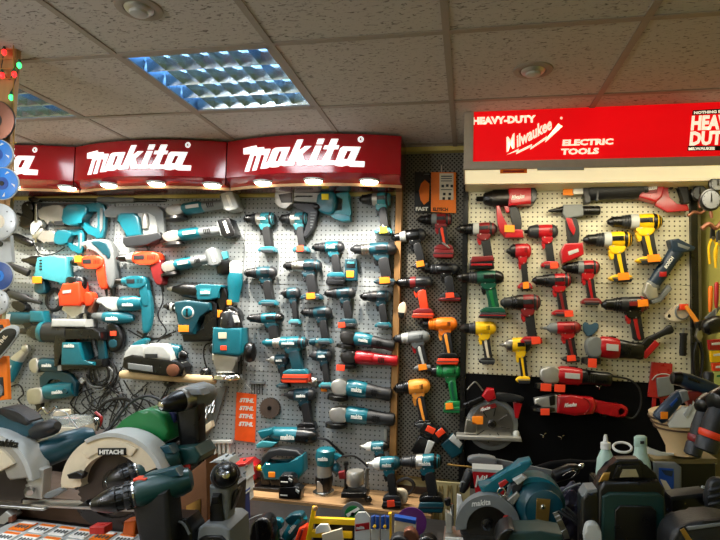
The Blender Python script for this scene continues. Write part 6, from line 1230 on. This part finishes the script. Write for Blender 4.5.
# ================================================================ DISC RACK ON THE LEFT
def discrack():
    e_x0 = at(-60, 120, 1.62).x; e_x1 = at(11, 120, 1.62).x; top = at(8, 42, 1.62).z
    o = wbox('rack_post', [(e_x0, 1.62, LZ, e_x1, 1.645, top)], 'postwood', kind=None, bev=.003); o.name = 'wooden_post'; thing(o, 'tall olive-brown post at the far left edge hung with round discs', 'post')
    for q, (x, y, c, lb) in enumerate(((5, 53, 'led_red', 'glowing red string light, highest on the left post'), (3, 76, 'led_red', 'glowing red string light at the left edge of the post'), (15, 75, 'led_red', 'glowing red string light at the right edge of the post'), (12, 98, 'led_green', 'glowing green string light above the copper disc'), (20, 66, 'led_green', 'pale green string light beside the post top'))):
        t = K('string_light', lb, 'string light', 'string lights on the left post'); t.l('bulb', c, (x, y-3, 4), (x, y+3, 4), [(0, .8), (1.5, 1.9), (4, 1.9), (6, .6)], 12); t.l('cap', 'green', (x, y-6, 4), (x, y-3, 4), [(0, 1), (3, 1.6)], 10); t.place(1.615)
    t = K('light_cord', 'thin dark cord of the string lights winding over the post', 'cord'); t.t('cord', 'cable', [(-3, 44, 2), (5, 47, 3), (3, 60, 2), (3, 70, 3), (10, 80, 2), (15, 70, 3), (20, 60, 1), (14, 86, 2), (12, 93, 3)], .35); single(t, 1.615)
    t = K('wire_grid', 'thin wire grid panel edge right of the discs on the post', 'grid')
    for y in (48, 58, 68, 78, 142, 158, 169): t.t('wire' + ('' if y == 48 else '#%d' % y), 'gold', [(-14, y, 2), (16, y+.6, 2)], .4, 6, 0)
    t.t('wire#v', 'gold', [(14.6, 44, 3), (14.2, 200, 3)], .5, 6, 0); t.place(1.61)
    for (x, y, r, c, h, d, lb) in ((-5, 121, 20, 'copper', 4, 3, 'copper brown disc, highest of the discs on the left post'), (-2, 155, 15, 'discblue', 3, 3, 'small blue disc, second from top on the left post'), (4, 184, 15.5, 'discblue', 3, 7, 'blue disc with pale rim, third from top on the left post'),
                                (0, 222, 17.5, 'discgrey', 3, 10, 'pale grey metal disc with small holes, level with the black grinder'), (0, 276, 14, 'discdark', 3, 6, 'dark blue disc, fifth from top on the left post'), (-3, 302, 12.5, 'discgrey', 3, 8, 'small grey disc, lowest on the left post')):
        t = K('cutting_disc', lb, 'disc', 'discs hanging on the left post'); t.l('disc', c, (x, y, d), (x, y, d+1.4), [(0, r), (1.2, r), (1.4, r-.5)], 44); t.l('rim', 'lightgrey' if c != 'copper' else 'darkmetal', (x, y, d-.2), (x, y, d+1.2), [(0, r+.7), (1.1, r+.7)], 44)
        t.l('centre_print', {'copper': 'darkmetal', 'discblue': 'blue', 'discgrey': 'cream', 'discdark': 'discblue'}[c], (x, y, d+1.2), (x, y, d+1.8), [(0, r*.42), (.4, r*.4)], 30); t.l('hole', 'black', (x, y, d+1.5), (x, y, d+2.2), [(0, h*.8), (.4, h*.8)], 20)
        if c == 'discgrey':
            for k in range(8): t.l('vent_hole' + ('#%d' % k if k else ''), 'black', (x+r*.78*math.cos(k*.785), y+r*.78*math.sin(k*.785), d+1.2), (x+r*.78*math.cos(k*.785), y+r*.78*math.sin(k*.785), d+1.8), [(0, .7), (.4, .7)], 8)
        if c == 'discblue':
            for k in range(5): a0 = k*1.256; t.p('mark' + ('#%d' % k if k else ''), 'white', [(x+r*.6*math.cos(a0), y+r*.6*math.sin(a0)), (x+r*.85*math.cos(a0+.1), y+r*.85*math.sin(a0+.1)), (x+r*.85*math.cos(a0+.3), y+r*.85*math.sin(a0+.3))], d+1.2, d+1.7, .05)
        t.place(1.6)
    t = K('rack_bracket', 'white metal bracket with round eye below the pale grey disc', 'bracket'); t.p('plate', 'lightgrey', [(0, 236), (12, 235), (14, 262), (1, 264)], 1, 5, .6); t.l('eye', 'black', (2, 244, 5), (2, 244, 7), [(0, 3), (1, 3)], 16); t.place(1.61)
    for (y0, y1, lb) in ((320, 330, 'orange packet behind the chainsaw bar, upper one at the left edge'), (357, 401, 'orange and grey packet with round dial picture at the left edge')):
        t = K('orange_packet', lb, 'packet', 'orange packets at the left edge'); t.p('packet', 'orange', [(-24, y0), (8, y0-1), (10, y1-2), (-24, y1+2)], 1, 5, .8); t.p('window', 'charcoal', [(-20, y0+(y1-y0)*.45), (5, y0+(y1-y0)*.45), (6, y1-6 if y1 > 380 else y1-2), (-20, y1-4 if y1 > 380 else y1-2)], 4.6, 5.6, .3)
        if y1 > 380: t.l('dial', 'grey', (-2, 390, 5.4), (-2, 390, 6.6), [(0, 8), (1, 7.6)], 26)
        t.place(1.612)
    t = K('chainsaw_bar', 'dark chainsaw guide bar with pale outline leaning across the left edge', 'chainsaw bar')
    P = [(-14, 352), (2, 331), (10, 325), (19, 325.5), (21, 331), (17, 339), (2, 358), (-8, 366)]
    t.p('edge', 'lightgrey', P, 8, 10, .5, 2); c_ = Vector((4, 344)); t.p('bar', 'black', [(c_.x+(x-c_.x)*.87, c_.y+(y-c_.y)*.84) for x, y in P], 9.6, 10.8, .3, 2); t.x('lettering', 'cream', 'STIHL', 1, 348, 3.6, 10.9, rot=52, w=1.2, bold=.03); t.place(1.6)
discrack()
# ================================================================ FOREGROUND RIGHT
def fg_right():
    t = K('circular_saw', 'teal circular saw with dark rounded motor and grey blade guard, lower middle right', 'circular saw')
    cx, cy = 487, 522
    t.p('upper_guard', 'grey', arc(cx, cy, 32, 10, 186)+arc(cx, cy, 21, 186, 10), 20, 34, 2); t.p('guard_face', 'charcoal', arc(cx, cy, 29, 0, 350), 16, 22, 2); t.p('blade', 'darkmetal', blade_pts(cx, cy, 22), 22, 23.4, 0); t.l('arbor', 'black', (cx, cy, 22), (cx, cy, 30), [(0, 6), (4, 6), (5, 3), (8, 3)], 18)
    t.x('logo', 'white', 'makita', 471, 501, 5.4, 34.3, w=.95, rot=6, bold=.02, shear=.2)
    t.l('motor', 'teal_dark', (534, 503, -8), (541, 504, 34), [(0, 20), (4, 26), (22, 26), (36, 24), (42, 18)], 36); t.p('motor_cover', 'teal', arc(534, 502, 27, 18, 170)+arc(534, 502, 22, 170, 18), 2, 26, 3); t.l('end_cap', 'teal_dark', (541, 504, 33), (541, 504, 38), [(0, 19), (2, 18.6), (4, 14)], 32)
    t.p('label_plate', 'gold', [(534, 492), (547, 493), (545, 514), (533, 512)], 37, 38.6, .3); t.l('label_plate/bolt', 'chrome', (540, 500, 38), (540, 500, 40), [(0, 3), (1, 2.6), (2, 1.4)], 14)
    t.p('handle', 'teal', [(478, 484), (492, 483), (508, 473), (519, 461), (530, 459), (532, 463), (524, 470), (512, 480), (500, 492), (482, 492)], 6, 24, 3); t.p('switch', 'case_red', [(498, 481), (505, 477), (508, 480), (500, 486)], 22, 27, 1)
    t.p('lock_button', 'lightgrey', [(512, 477), (521, 472), (526, 475), (517, 482)], 22, 30, 1.6); t.p('side_panel', 'charcoal', [(510, 482), (524, 477), (520, 488), (512, 492)], 18, 28, 2); t.t('ring', 'chrome', [(501+4*math.cos(k), 489+4*math.sin(k), 28) for k in range(7)], .8)
    t.p('arm', 'alu', [(500, 502), (516, 488), (520, 492), (510, 506)], 16, 30, 2); t.p('latch', 'case_red', [(501, 513), (506, 508), (510, 514), (508, 524), (502, 522)], 30, 38, 2, 1); t.p('base_plate', 'metal', [(443, 533), (520, 535), (520, 538), (444, 537)], 0, 44, .8)
    t.p('base_bracket', 'alu', [(444, 512), (451, 516), (452, 534), (445, 534)], 8, 18, 1.4); t.l('bracket_knob', 'black', (446, 500, 12), (447, 508, 12), [(0, 2.6), (1, 3.6), (6, 3.4), (8, 2)], 14); t.l('bracket_rod', 'chrome', (451, 506, 12), (451, 528, 12), [(0, 2), (22, 2)], 12)
    t.place(1.48)
    t = K('white_card', 'blank white card standing under the saw base at the bottom', 'card'); t.p('card', 'white', [(445, 537), (463, 538), (463, 560), (444, 560)], 1, 2.4, .2); single(t, 1.38)
    t = K('white_stand', 'narrow white plastic stand behind the grey blade guard', 'stand'); t.p('stand', 'white', [(457, 494), (461, 495), (464, 506), (461, 530), (456, 530)], 1, 6, .8); single(t, 1.62)
    t = K('tool_case', 'dark green rounded case in front of the teal saw at the bottom', 'case'); t.p('body', 'case_green', [(495, 543), (497, 532), (505, 527), (540, 527), (560, 530), (563, 543), (563, 575), (495, 575)], -4, 30, 4); t.p('bumper', 'black', [(494, 538), (498, 527), (508, 522), (514, 524), (504, 531), (502, 545), (494, 545)], -2, 34, 3, 1); t.place(1.3)
    t = K('red_carton', 'red carton with white script lettering behind the teal saw', 'carton'); t.p('carton', 'red', [(472, 469), (503, 471), (504, 496), (476, 496)], 1, 20, .6); t.x('lettering', 'white', 'Milwaukee', 474.4, 484, 11, 20.3, w=.6, rot=1, shear=.2, bold=.03); t.p('edge', 'lightgrey', [(472, 466), (503, 468), (503, 471), (472, 469)], 1, 20.5, .4); t.place(1.7)
    t = K('long_saw', 'long grey metal tool lying across behind the red carton', 'tool'); t.p('body', 'grey', [(466, 458), (474, 455), (494, 456), (498, 463), (492, 468), (470, 463)], 2, 14, 2, 1); t.l('shaft', 'gold', (446, 465, 7), (475, 468, 7), [(0, .8), (29, 1)], 8); t.p('blade', 'grey', [(494, 459), (552, 471), (553, 478), (494, 467)], 4, 7, .5); t.place(1.78)
    t = K('black_strap', 'black tool handle leaning left of the red carton', 'handle'); t.l('grip', 'rubber', (471, 470, 8), (462, 492, 8), [(0, 4), (2, 5.4), (18, 5), (24, 3)], 16); t.t('loop', 'greycable', [(460, 486, 12), (462, 481, 12), (467, 482, 12)], 1); t.place(1.68)
    t = K('helmet_shell', 'black glossy tool body with bright reflections above the purple bag', 'tool'); t.l('body', 'black', (552, 478, 8), (580, 468, 8), [(0, 3), (3, 6.6), (20, 7.4), (27, 5), (30, 2)], 20); t.t('painted_highlight', 'chrome', [(562, 474, 16), (570, 469, 17), (575, 471, 16), (570, 476, 17)], .4); t.l('tip', 'chrome', (579, 468, 8), (586, 464, 8), [(0, 2), (3, 3), (6, 1.4)], 12); t.place(1.62)  # thin chrome line shapes a bright highlight on the black body
    t = K('purple_bag', 'dark purple crumpled bag between the teal saw and the laser case', 'bag')
    P = []; bmg = t.g('bag', 'bag_dark'); bmesh.ops.create_icosphere(bmg, subdivisions=4, radius=1)
    for v in bmg.verts:
        n_ = v.co.normalized(); k = 1+.10*math.sin(n_.x*9+n_.y*5)+.08*math.sin(n_.y*13+n_.z*7)
        v.co = Vector((572+n_.x*20*k, 512+n_.y*28*k, 14+n_.z*16*k))
    single(t, 1.56)
    t = K('cable', 'grey cable loop over the purple bag', 'cable'); t.t('cable', 'greycable', [(560, 508, 34), (564, 494, 34), (574, 488, 34), (582, 486, 32)], 1.1); single(t, 1.56)
    t = K('chain', 'bright bundle of small metal keys hanging by the teal saw motor', 'keys')
    for q in range(7): t.p('key' + ('#%d' % q if q else ''), 'metal', [(553+q*1.6, 514+q*3.4), (558+q*1.6, 512+q*3.2), (562+q*1.4, 519+q*3.4), (556+q*1.5, 520+q*3.3)], 2+q % 3*2, 4+q % 3*2, .4)
    t.place(1.36)
    t = K('black_wires', 'black bundled straps running down right beside the keys', 'strap')
    for q in range(3): t.t('strap' + ('#%d' % q if q else ''), 'cable', [(558+q*4, 512-q*2, 6), (572+q*4, 520, 8), (582+q*3, 530, 8), (590+q*3, 548, 6)], 1.5)
    t.place(1.34)
    t = K('white_rag', 'crumpled white rag at the bottom edge left of the laser case', 'rag'); t.p('rag', 'lightgrey', [(583, 528), (588, 521), (597, 522), (601, 530), (600, 556), (586, 556)], 2, 12, 4, 2); single(t, 1.24)
    # big laser level case
    t = K('laser_level', 'big dark green and black box-shaped laser level in the lower right foreground', 'laser level')
    yb_ = pyof(620, 1.28, RZ)
    t.p('body', 'black', [(596, 486), (602, 478), (655, 478), (661, 486), (663, yb_), (595, yb_)], -10, 20, 4); t.p('front_panel', 'case_green', [(599, 492), (606, 488), (654, 489), (660, 494), (661, yb_-2), (598, yb_-2)], 16, 23, 3); t.p('front_window', 'black', [(611, 505), (616, 500), (646, 501), (651, 506), (651, 534), (611, 534)], 22, 25, 1.6)
    t.p('side_bumper', 'black', [(579, 497), (584, 489), (596, 488), (598, 496), (598, yb_), (580, yb_)], -8, 18, 4); t.p('side_bumper/cap', 'grey', [(580, 494), (585, 486.5), (595, 486), (597, 494)], -7, 17, 1.6); t.p('head', 'black', [(596, 484), (600, 473), (610, 466), (616, 458), (638, 458), (644, 466), (655, 473), (660, 484)], -4, 12, 2.4)
    t.p('lens_frame', 'black', [(611, 477), (616, 463), (638, 463), (643, 477)], 10, 15, 1.4); t.p('lens', 'lensglass', [(618, 475), (621, 467), (634, 467), (637, 475)], 14, 16.4, .6); t.p('brass_plate', 'gold', [(597, 480), (602, 471), (609, 470), (607, 479)], 12, 15, 1.2); t.p('top_plate', 'gold', [(640, 470), (652, 471), (654, 477), (642, 476)], 0, 10, 1); t.place(1.3)
    for (x, s, lb) in ((606, 0, 'frosted white bottle with pointed cap behind the laser level, left one'), (641, 1, 'frosted white bottle with flat cap behind the laser level, right one')):
        t = K('bottle', lb, 'bottle', 'frosted bottles behind the laser level')
        if s == 0: t.l('body', 'bottle', (x, 449, 10), (x, 478, 10), [(0, 4), (4, 6), (10, 8.6), (24, 10), (29, 9)], 24, .8); t.l('cap', 'white', (x, 435, 10), (x, 450, 10), [(0, 1.4), (2, 2), (7, 2.6), (8, 5), (14, 5.2)], 18)
        else: t.l('body', 'bottle', (x, 447, 10), (x, 480, 10), [(0, 6), (6, 6.4), (16, 10), (28, 11), (33, 10)], 24, .8); t.l('cap', 'bottle', (x, 436, 10), (x, 448, 10), [(0, 4.5), (1.5, 6.4), (10, 6.6), (12, 5)], 24, .7); t.b('cap/mark', 'charcoal', x-2, 440, x+2, 443, 15.6, 16.4, .2)
        t.place(1.55)
    t = K('hat_brim', 'thin white curved brim and ring lying between the two frosted bottles', 'brim'); t.t('ring', 'white', [(623+9.4*math.cos(k*.7), 448+3.6*math.sin(k*.7), 14+6*math.sin(k*.7)) for k in range(10)], 1.3); t.p('brim', 'white', [(646, 446), (654, 451), (664, 454.5), (676, 455), (676, 457), (660, 457.6), (648, 455)], 8, 11, .6); t.place(1.66)
    t = K('boxed_phone', 'grey framed pack with bright blue picture window beside the laser level', 'pack'); t.p('frame', 'grey', [(654, 462), (676, 463), (681, 467), (681, 494), (656, 494)], 2, 10, 2); t.p('window', 'blue', [(658, 467), (673, 468), (673, 491), (658, 490)], 9.6, 10.6, .4); t.p('picture', 'cream', [(659, 478), (665, 480), (670, 488), (664, 489)], 10.4, 11, .1); t.p('picture#2', 'navy', [(660, 469), (672, 470), (671, 476), (664, 474)], 10.4, 11, .1); t.place(1.56)
    t = K('black_case', 'wide black tool case behind the grey framed pack, with olive lid', 'case'); yb_ = pyof(690, 1.6, RZ)
    t.p('body', 'black', [(676, 460), (712, 461), (712, yb_), (676, yb_)], 1, 30, 1.6); t.p('lid', 'yellowolive', [(650, 456), (713, 456.5), (713, 461.5), (652, 461)], 1, 31, .8); t.l('latch', 'chrome', (710, 461, 31), (711, 461, 33), [(0, 1), (2, .8)], 8); t.place(1.72)
    t = K('tape_box', 'olive wooden upright at the right edge behind the black case', 'post'); t.b('post', 'yellowolive', 711, 438, 722, 500, 1, 8, .5); single(t, 1.8)
    t = K('grey_case', 'large dark grey soft case filling the bottom right corner', 'case'); t.p('body', 'rubber', [(664, 540), (666, 528), (676, 521), (690, 516), (722, 514), (740, 520), (740, 575), (664, 575)], -6, 34, 6, 1); t.p('strap', 'gold', [(674, 524), (678, 522), (694, 546), (690, 552)], 33, 35.5, .5); t.p('rim', 'grey', [(680, 521), (720, 516), (720, 519), (682, 524)], 30, 36, .8); t.place(1.22)
    t = K('dark_box', 'flat black box with grey top edge between laser level and grey case', 'box'); t.p('body', 'black', [(668, 496), (704, 492), (706, 512), (670, 514)], 0, 22, 1.6); t.p('edge', 'charcoal', [(668, 494), (704, 490), (705, 494), (669, 498)], 0, 22.5, .6); t.p('tab', 'lightgrey', [(700, 484), (708, 486), (707, 488), (699, 486)], 18, 22, .3); t.place(1.4)
    t = K('work_glove', 'dark grey rubber glove shape at the right edge above the grey case', 'glove'); t.p('palm', 'charcoal', [(706, 500), (708, 484), (714, 478), (724, 478), (730, 486), (730, 512), (708, 514)], 0, 12, 4, 1)
    for q in range(3): t.l('fold' + ('#%d' % q if q else ''), 'charcoal', (707, 490+q*7, 12), (722, 486+q*7, 13), [(0, 1), (3, 2.4), (13, 2.4), (15, 1)], 10)
    t.place(1.34)
    # bowl with tools
    t = K('bowl', 'striped cream and brown ceramic bowl with tools sticking out, right edge', 'bowl')
    t.l('body', 'bowl_band', (686, 412, 30), (686, 455, 30), [(0, 33), (1, 34.4), (3, 34), (12, 29.6), (24, 23), (36, 17), (43, 16.6), (43.01, 10), (40, 12), (14, 25), (2, 32)], 48)
    for q, (y, r) in enumerate(((5, 34.9), (10, 32.6), (15, 30.0))): t.l('stripe' + ('#%d' % q if q else ''), 'brownboard', (686, 412+y, 30), (686, 413.6+y, 30), [(0, r), (1.6, r-.7)], 48)
    t.place(1.74)
    t = K('paper', 'crumpled white paper sticking out of the bowl', 'paper'); t.p('sheet', 'white', [(668, 424), (676, 412), (684, 406), (692, 409), (694, 401), (697, 412), (696, 428), (670, 428)], 2, 6, 1.4); t.p('fold', 'lightgrey', [(683, 414), (690, 404), (693, 407), (686, 418)], 5.6, 7.6, .4); t.place(1.52)
    t = K('multi_tool', 'navy tool with yellow tag standing slanted in the bowl', 'tool', 'navy tools at the right edge'); t.l('body', 'navy', (658, 420, 10), (682, 394, 10), [(0, 6), (3, 7.6), (14, 7.4), (30, 6.8), (36, 5)], 22); t.p('collar', 'grey', [(678, 391), (686, 390), (688, 399), (681, 403)], 4, 17, 1.6); t.b('price_tag', TG, 659, 411, 666, 418, 16.6, 18.2, .4); t.p('label', 'blue', [(668, 404), (675, 397), (676, 399), (670, 406)], 16.8, 17.8, .2); t.place(1.54)
    t = K('corded_drill', 'long navy tool lying over the bowl with black nose', 'drill', 'navy tools at the right edge'); t.l('nose', 'black', (671, 378, 10), (682, 379, 10), [(0, 3), (2, 6.4), (8, 7.4), (11, 7)], 20); t.l('body', 'navy', (681, 379, 10), (720, 392, 10), [(0, 7), (8, 8), (24, 7.4), (40, 6)], 22); t.p('label_plate', 'darkred', [(684, 392), (702, 391), (700, 400), (690, 408), (686, 402)], 4, 16, 1.6, 1); t.p('vent', 'black', [(686, 376), (698, 380), (698, 383), (686, 379)], 17, 18.4, .3); t.place(1.6)
    for (x0, y0, x1, y1, r, c, Y, lb) in ((706, 408, 694, 446, 9, 'darkred', 1.42, 'black drill handle with dark red band, left of the two at the right edge'), (722, 404, 708, 442, 12, 'redorange', 1.34, 'black drill handle with bright red foot, cut by the right edge')):
        t = K('cordless_drill', lb, 'drill', 'drill handles at the right edge'); a = Vector((x0, y0, 12)); b_ = Vector((x1, y1, 14)); L = (b_-a).length; dd = (b_-a).normalized()
        t.l('grip', 'rubber', a, b_, [(0, r*.6), (L*.12, r*.86), (L*.5, r), (L*.8, r*.86), (L, r*.84)], 22); t.l('foot', c, a+dd*(L*.72), b_, [(0, r*.98), (1.4, r*1.05), (L*.14, r*1.0), (L*.17, r*.9)], 22); t.l('battery', 'charcoal', a+dd*L*.9, b_, [(0, r*.9), (2, r), (L*.3, r*.96), (L*.34, r*.7)], 22)
        t.l('head', 'black', a+Vector((-r*.9, -2, 6)), a+Vector((r*1.6, -8, -16)), [(0, r*.5), (2, r*.8), (8, r*.95), (20, r)], 22); t.place(Y)
    t = K('cloth_heap', 'black cloth heap at the back of the right counter below the black board', 'cloth'); t.p('heap', 'clothblack', [(520, 470), (560, 458), (600, 462), (650, 458), (690, 470), (694, 510), (524, 512)], 1, 10, 4, 1); single(t, 1.9)  # flat black heap in the cloth colour
fg_right()
# ================================================================ SIDE WALL GOODS
def side():
    for (x, y, r, Y, lb) in ((699, 193, 8, 2.9, 'smaller black-rimmed pressure gauge beside the larger one at the upper right edge'), (710.5, 200, 11, 2.7, 'larger black-rimmed pressure gauge with pale dial, upper right edge'), (717, 184, 8, 2.75, 'pressure gauge partly cut by the frame, highest at the right edge')):
        t = K('pressure_gauge', lb, 'gauge', 'pressure gauges at the right edge'); t.l('case', 'black', (x, y, 0), (x, y, 5), [(0, r*.8), (1, r), (4.6, r), (5, r*.86), (4.6, r*.8)], 36); t.l('dial', 'dial_grey', (x, y, 4.9), (x, y, 6), [(0, r*.8), (1, r*.8)], 32)
        t.p('needle', 'black', [(x-.4, y-r*.6), (x+.4, y-r*.6), (x+.8, y+2), (x-.8, y+2)], 6, 6.4, .05)
        for k in range(9): an = math.radians(220-k*32.5); t.l('tick' + ('#%d' % k if k else ''), 'black', (x+r*.7*math.cos(an), y-r*.7*math.sin(an), 5.9), (x+r*.7*math.cos(an), y-r*.7*math.sin(an), 6.3), [(0, .4), (.3, .4)], 6)
        t.l('stem', 'copper', (x+1, y+r, 2), (x+2, y+r+7, 2), [(0, 1.6), (3, 2), (7, 1.4)], 10); t.place(Y)
    for (P, r, c, lb, Y) in (([(688, 216), (694, 212), (701, 213), (706, 209)], 1.6, 'copper', 'small brass fitting jutting left below the gauges', 2.86), ([(702, 229), (709, 224), (716, 228), (722, 222)], 2.4, 'copper', 'larger brass fitting at the right edge below the gauges', 2.7)):
        t = K('brass_fitting', lb, 'fitting', 'brass fittings at the right edge'); t.t('fitting', c, [(a, b, 3) for a, b in P], r); single(t, Y)
    rnd = random.Random(4)
    items = [('pliers', 'black and yellow pliers hanging highest on the side wall', 713, 246, 'charcoal', 'yellow'), ('pliers', 'second pair of yellow-gripped pliers right of the first, at the frame edge', 719, 250, 'charcoal', 'yellow'),
             ('screwdriver', 'orange-handled screwdriver hanging under the yellow pliers', 711, 300, 'metal', 'orange'), ('screwdriver', 'red-handled screwdriver hanging beside the orange one', 717, 296, 'metal', 'red')]
    for i, (n_, lb, x, y, c1, c2_) in enumerate(items):
        t = K(n_, lb, n_, n_+' on the side wall')
        if n_ == 'pliers':
            t.p('jaws', c1, [(x-2, y-18), (x, y-20), (x+2, y-18), (x+2.6, y-8), (x-2.6, y-8)], 1, 4, .6); t.l('pivot', 'metal', (x, y-8, 3), (x, y-8, 5.5), [(0, 2), (2, 1.6)], 12)
            t.t('grip', c2_, [(x-1, y-7, 3), (x-4, y+2, 3), (x-3, y+18, 3)], 1.3); t.t('grip#2', c2_, [(x+1, y-7, 3), (x+4, y+2, 3), (x+2.6, y+18, 3)], 1.3)
        else:
            t.l('handle', c2_, (x, y-14, 3), (x-.6, y+12, 3), [(0, 1.4), (2, 2.4), (20, 2.2), (26, 1.4)], 12); t.l('shaft', c1, (x-.6, y+11, 3), (x-1, y+24, 3), [(0, .8), (13, .7)], 8)
        t.place(2.72-i % 2*.03)
    t = K('pliers', 'dark open pliers hanging on the black corner post, grey metal jaws', 'pliers'); t.t('grip', 'black', [(697, 342, 4), (694, 356, 4), (695, 378, 4)], 1.8); t.t('grip#2', 'black', [(700, 342, 4), (703, 356, 4), (701, 378, 4)], 1.8); t.p('jaws', 'metal', [(695, 336), (698, 326), (701, 328), (703, 337), (699, 343)], 2, 6, .8); t.place(2.9)
    for i, (x0, y0, x1, y1, c, lb) in enumerate(((708, 340, 722, 350, 'red', 'red pack, highest of the bright packs at the right edge'), (710, 351, 722, 362, 'yellow', 'yellow pack under the red one at the right edge'), (712, 363, 724, 371, 'redorange', 'orange-red pack below the yellow pack at the right edge'), (713, 372, 724, 400, 'packgreen', 'pale yellow-green pack, lowest at the right edge'))):
        t = K('pack', lb, 'pack', 'bright packs at the right edge'); t.p('pack', c, [(x0, y0), (x1, y0-1), (x1, y1), (x0+1, y1)], 1, 6, .6); t.p('print', 'white' if i != 3 else 'brightgreen', [(x0+3, y0+3), (x1-2, y0+2), (x1-2, y0+4.5), (x0+3, y0+5)], 5.6, 6.4, .1); t.place(2.6)
    t = K('black_tool', 'dark round-bodied tool hanging under the orange hammer at the edge', 'tool'); t.l('body', 'black', (703, 329, 6), (722, 322, 6), [(0, 4), (4, 8), (14, 9), (20, 7)], 20); t.p('blade', 'grey', [(706, 318), (720, 306), (722, 308), (712, 324)], 2, 4, .4); t.place(2.7)
    t = K('grey_cylinder', 'small dark knob standing above the navy tool at the right edge', 'knob'); t.l('knob', 'charcoal', (709, 372, 6), (709, 390, 6), [(0, 4), (2, 5.4), (8, 5), (18, 6)], 18); single(t, 2.4)
side()
# ================================================================ world, output look
w = bpy.data.worlds.new('world'); SC.world = w; w.use_nodes = True
w.node_tree.nodes['Background'].inputs[0].default_value = (.8, .85, 1, 1); w.node_tree.nodes['Background'].inputs[1].default_value = .05
vs = SC.view_settings; vs.view_transform = 'Standard'; vs.look = 'None'; vs.gamma = 1; vs.exposure = 0; vs.use_curve_mapping = False
for k in list(TXT.values()): bpy.data.meshes.remove(k)
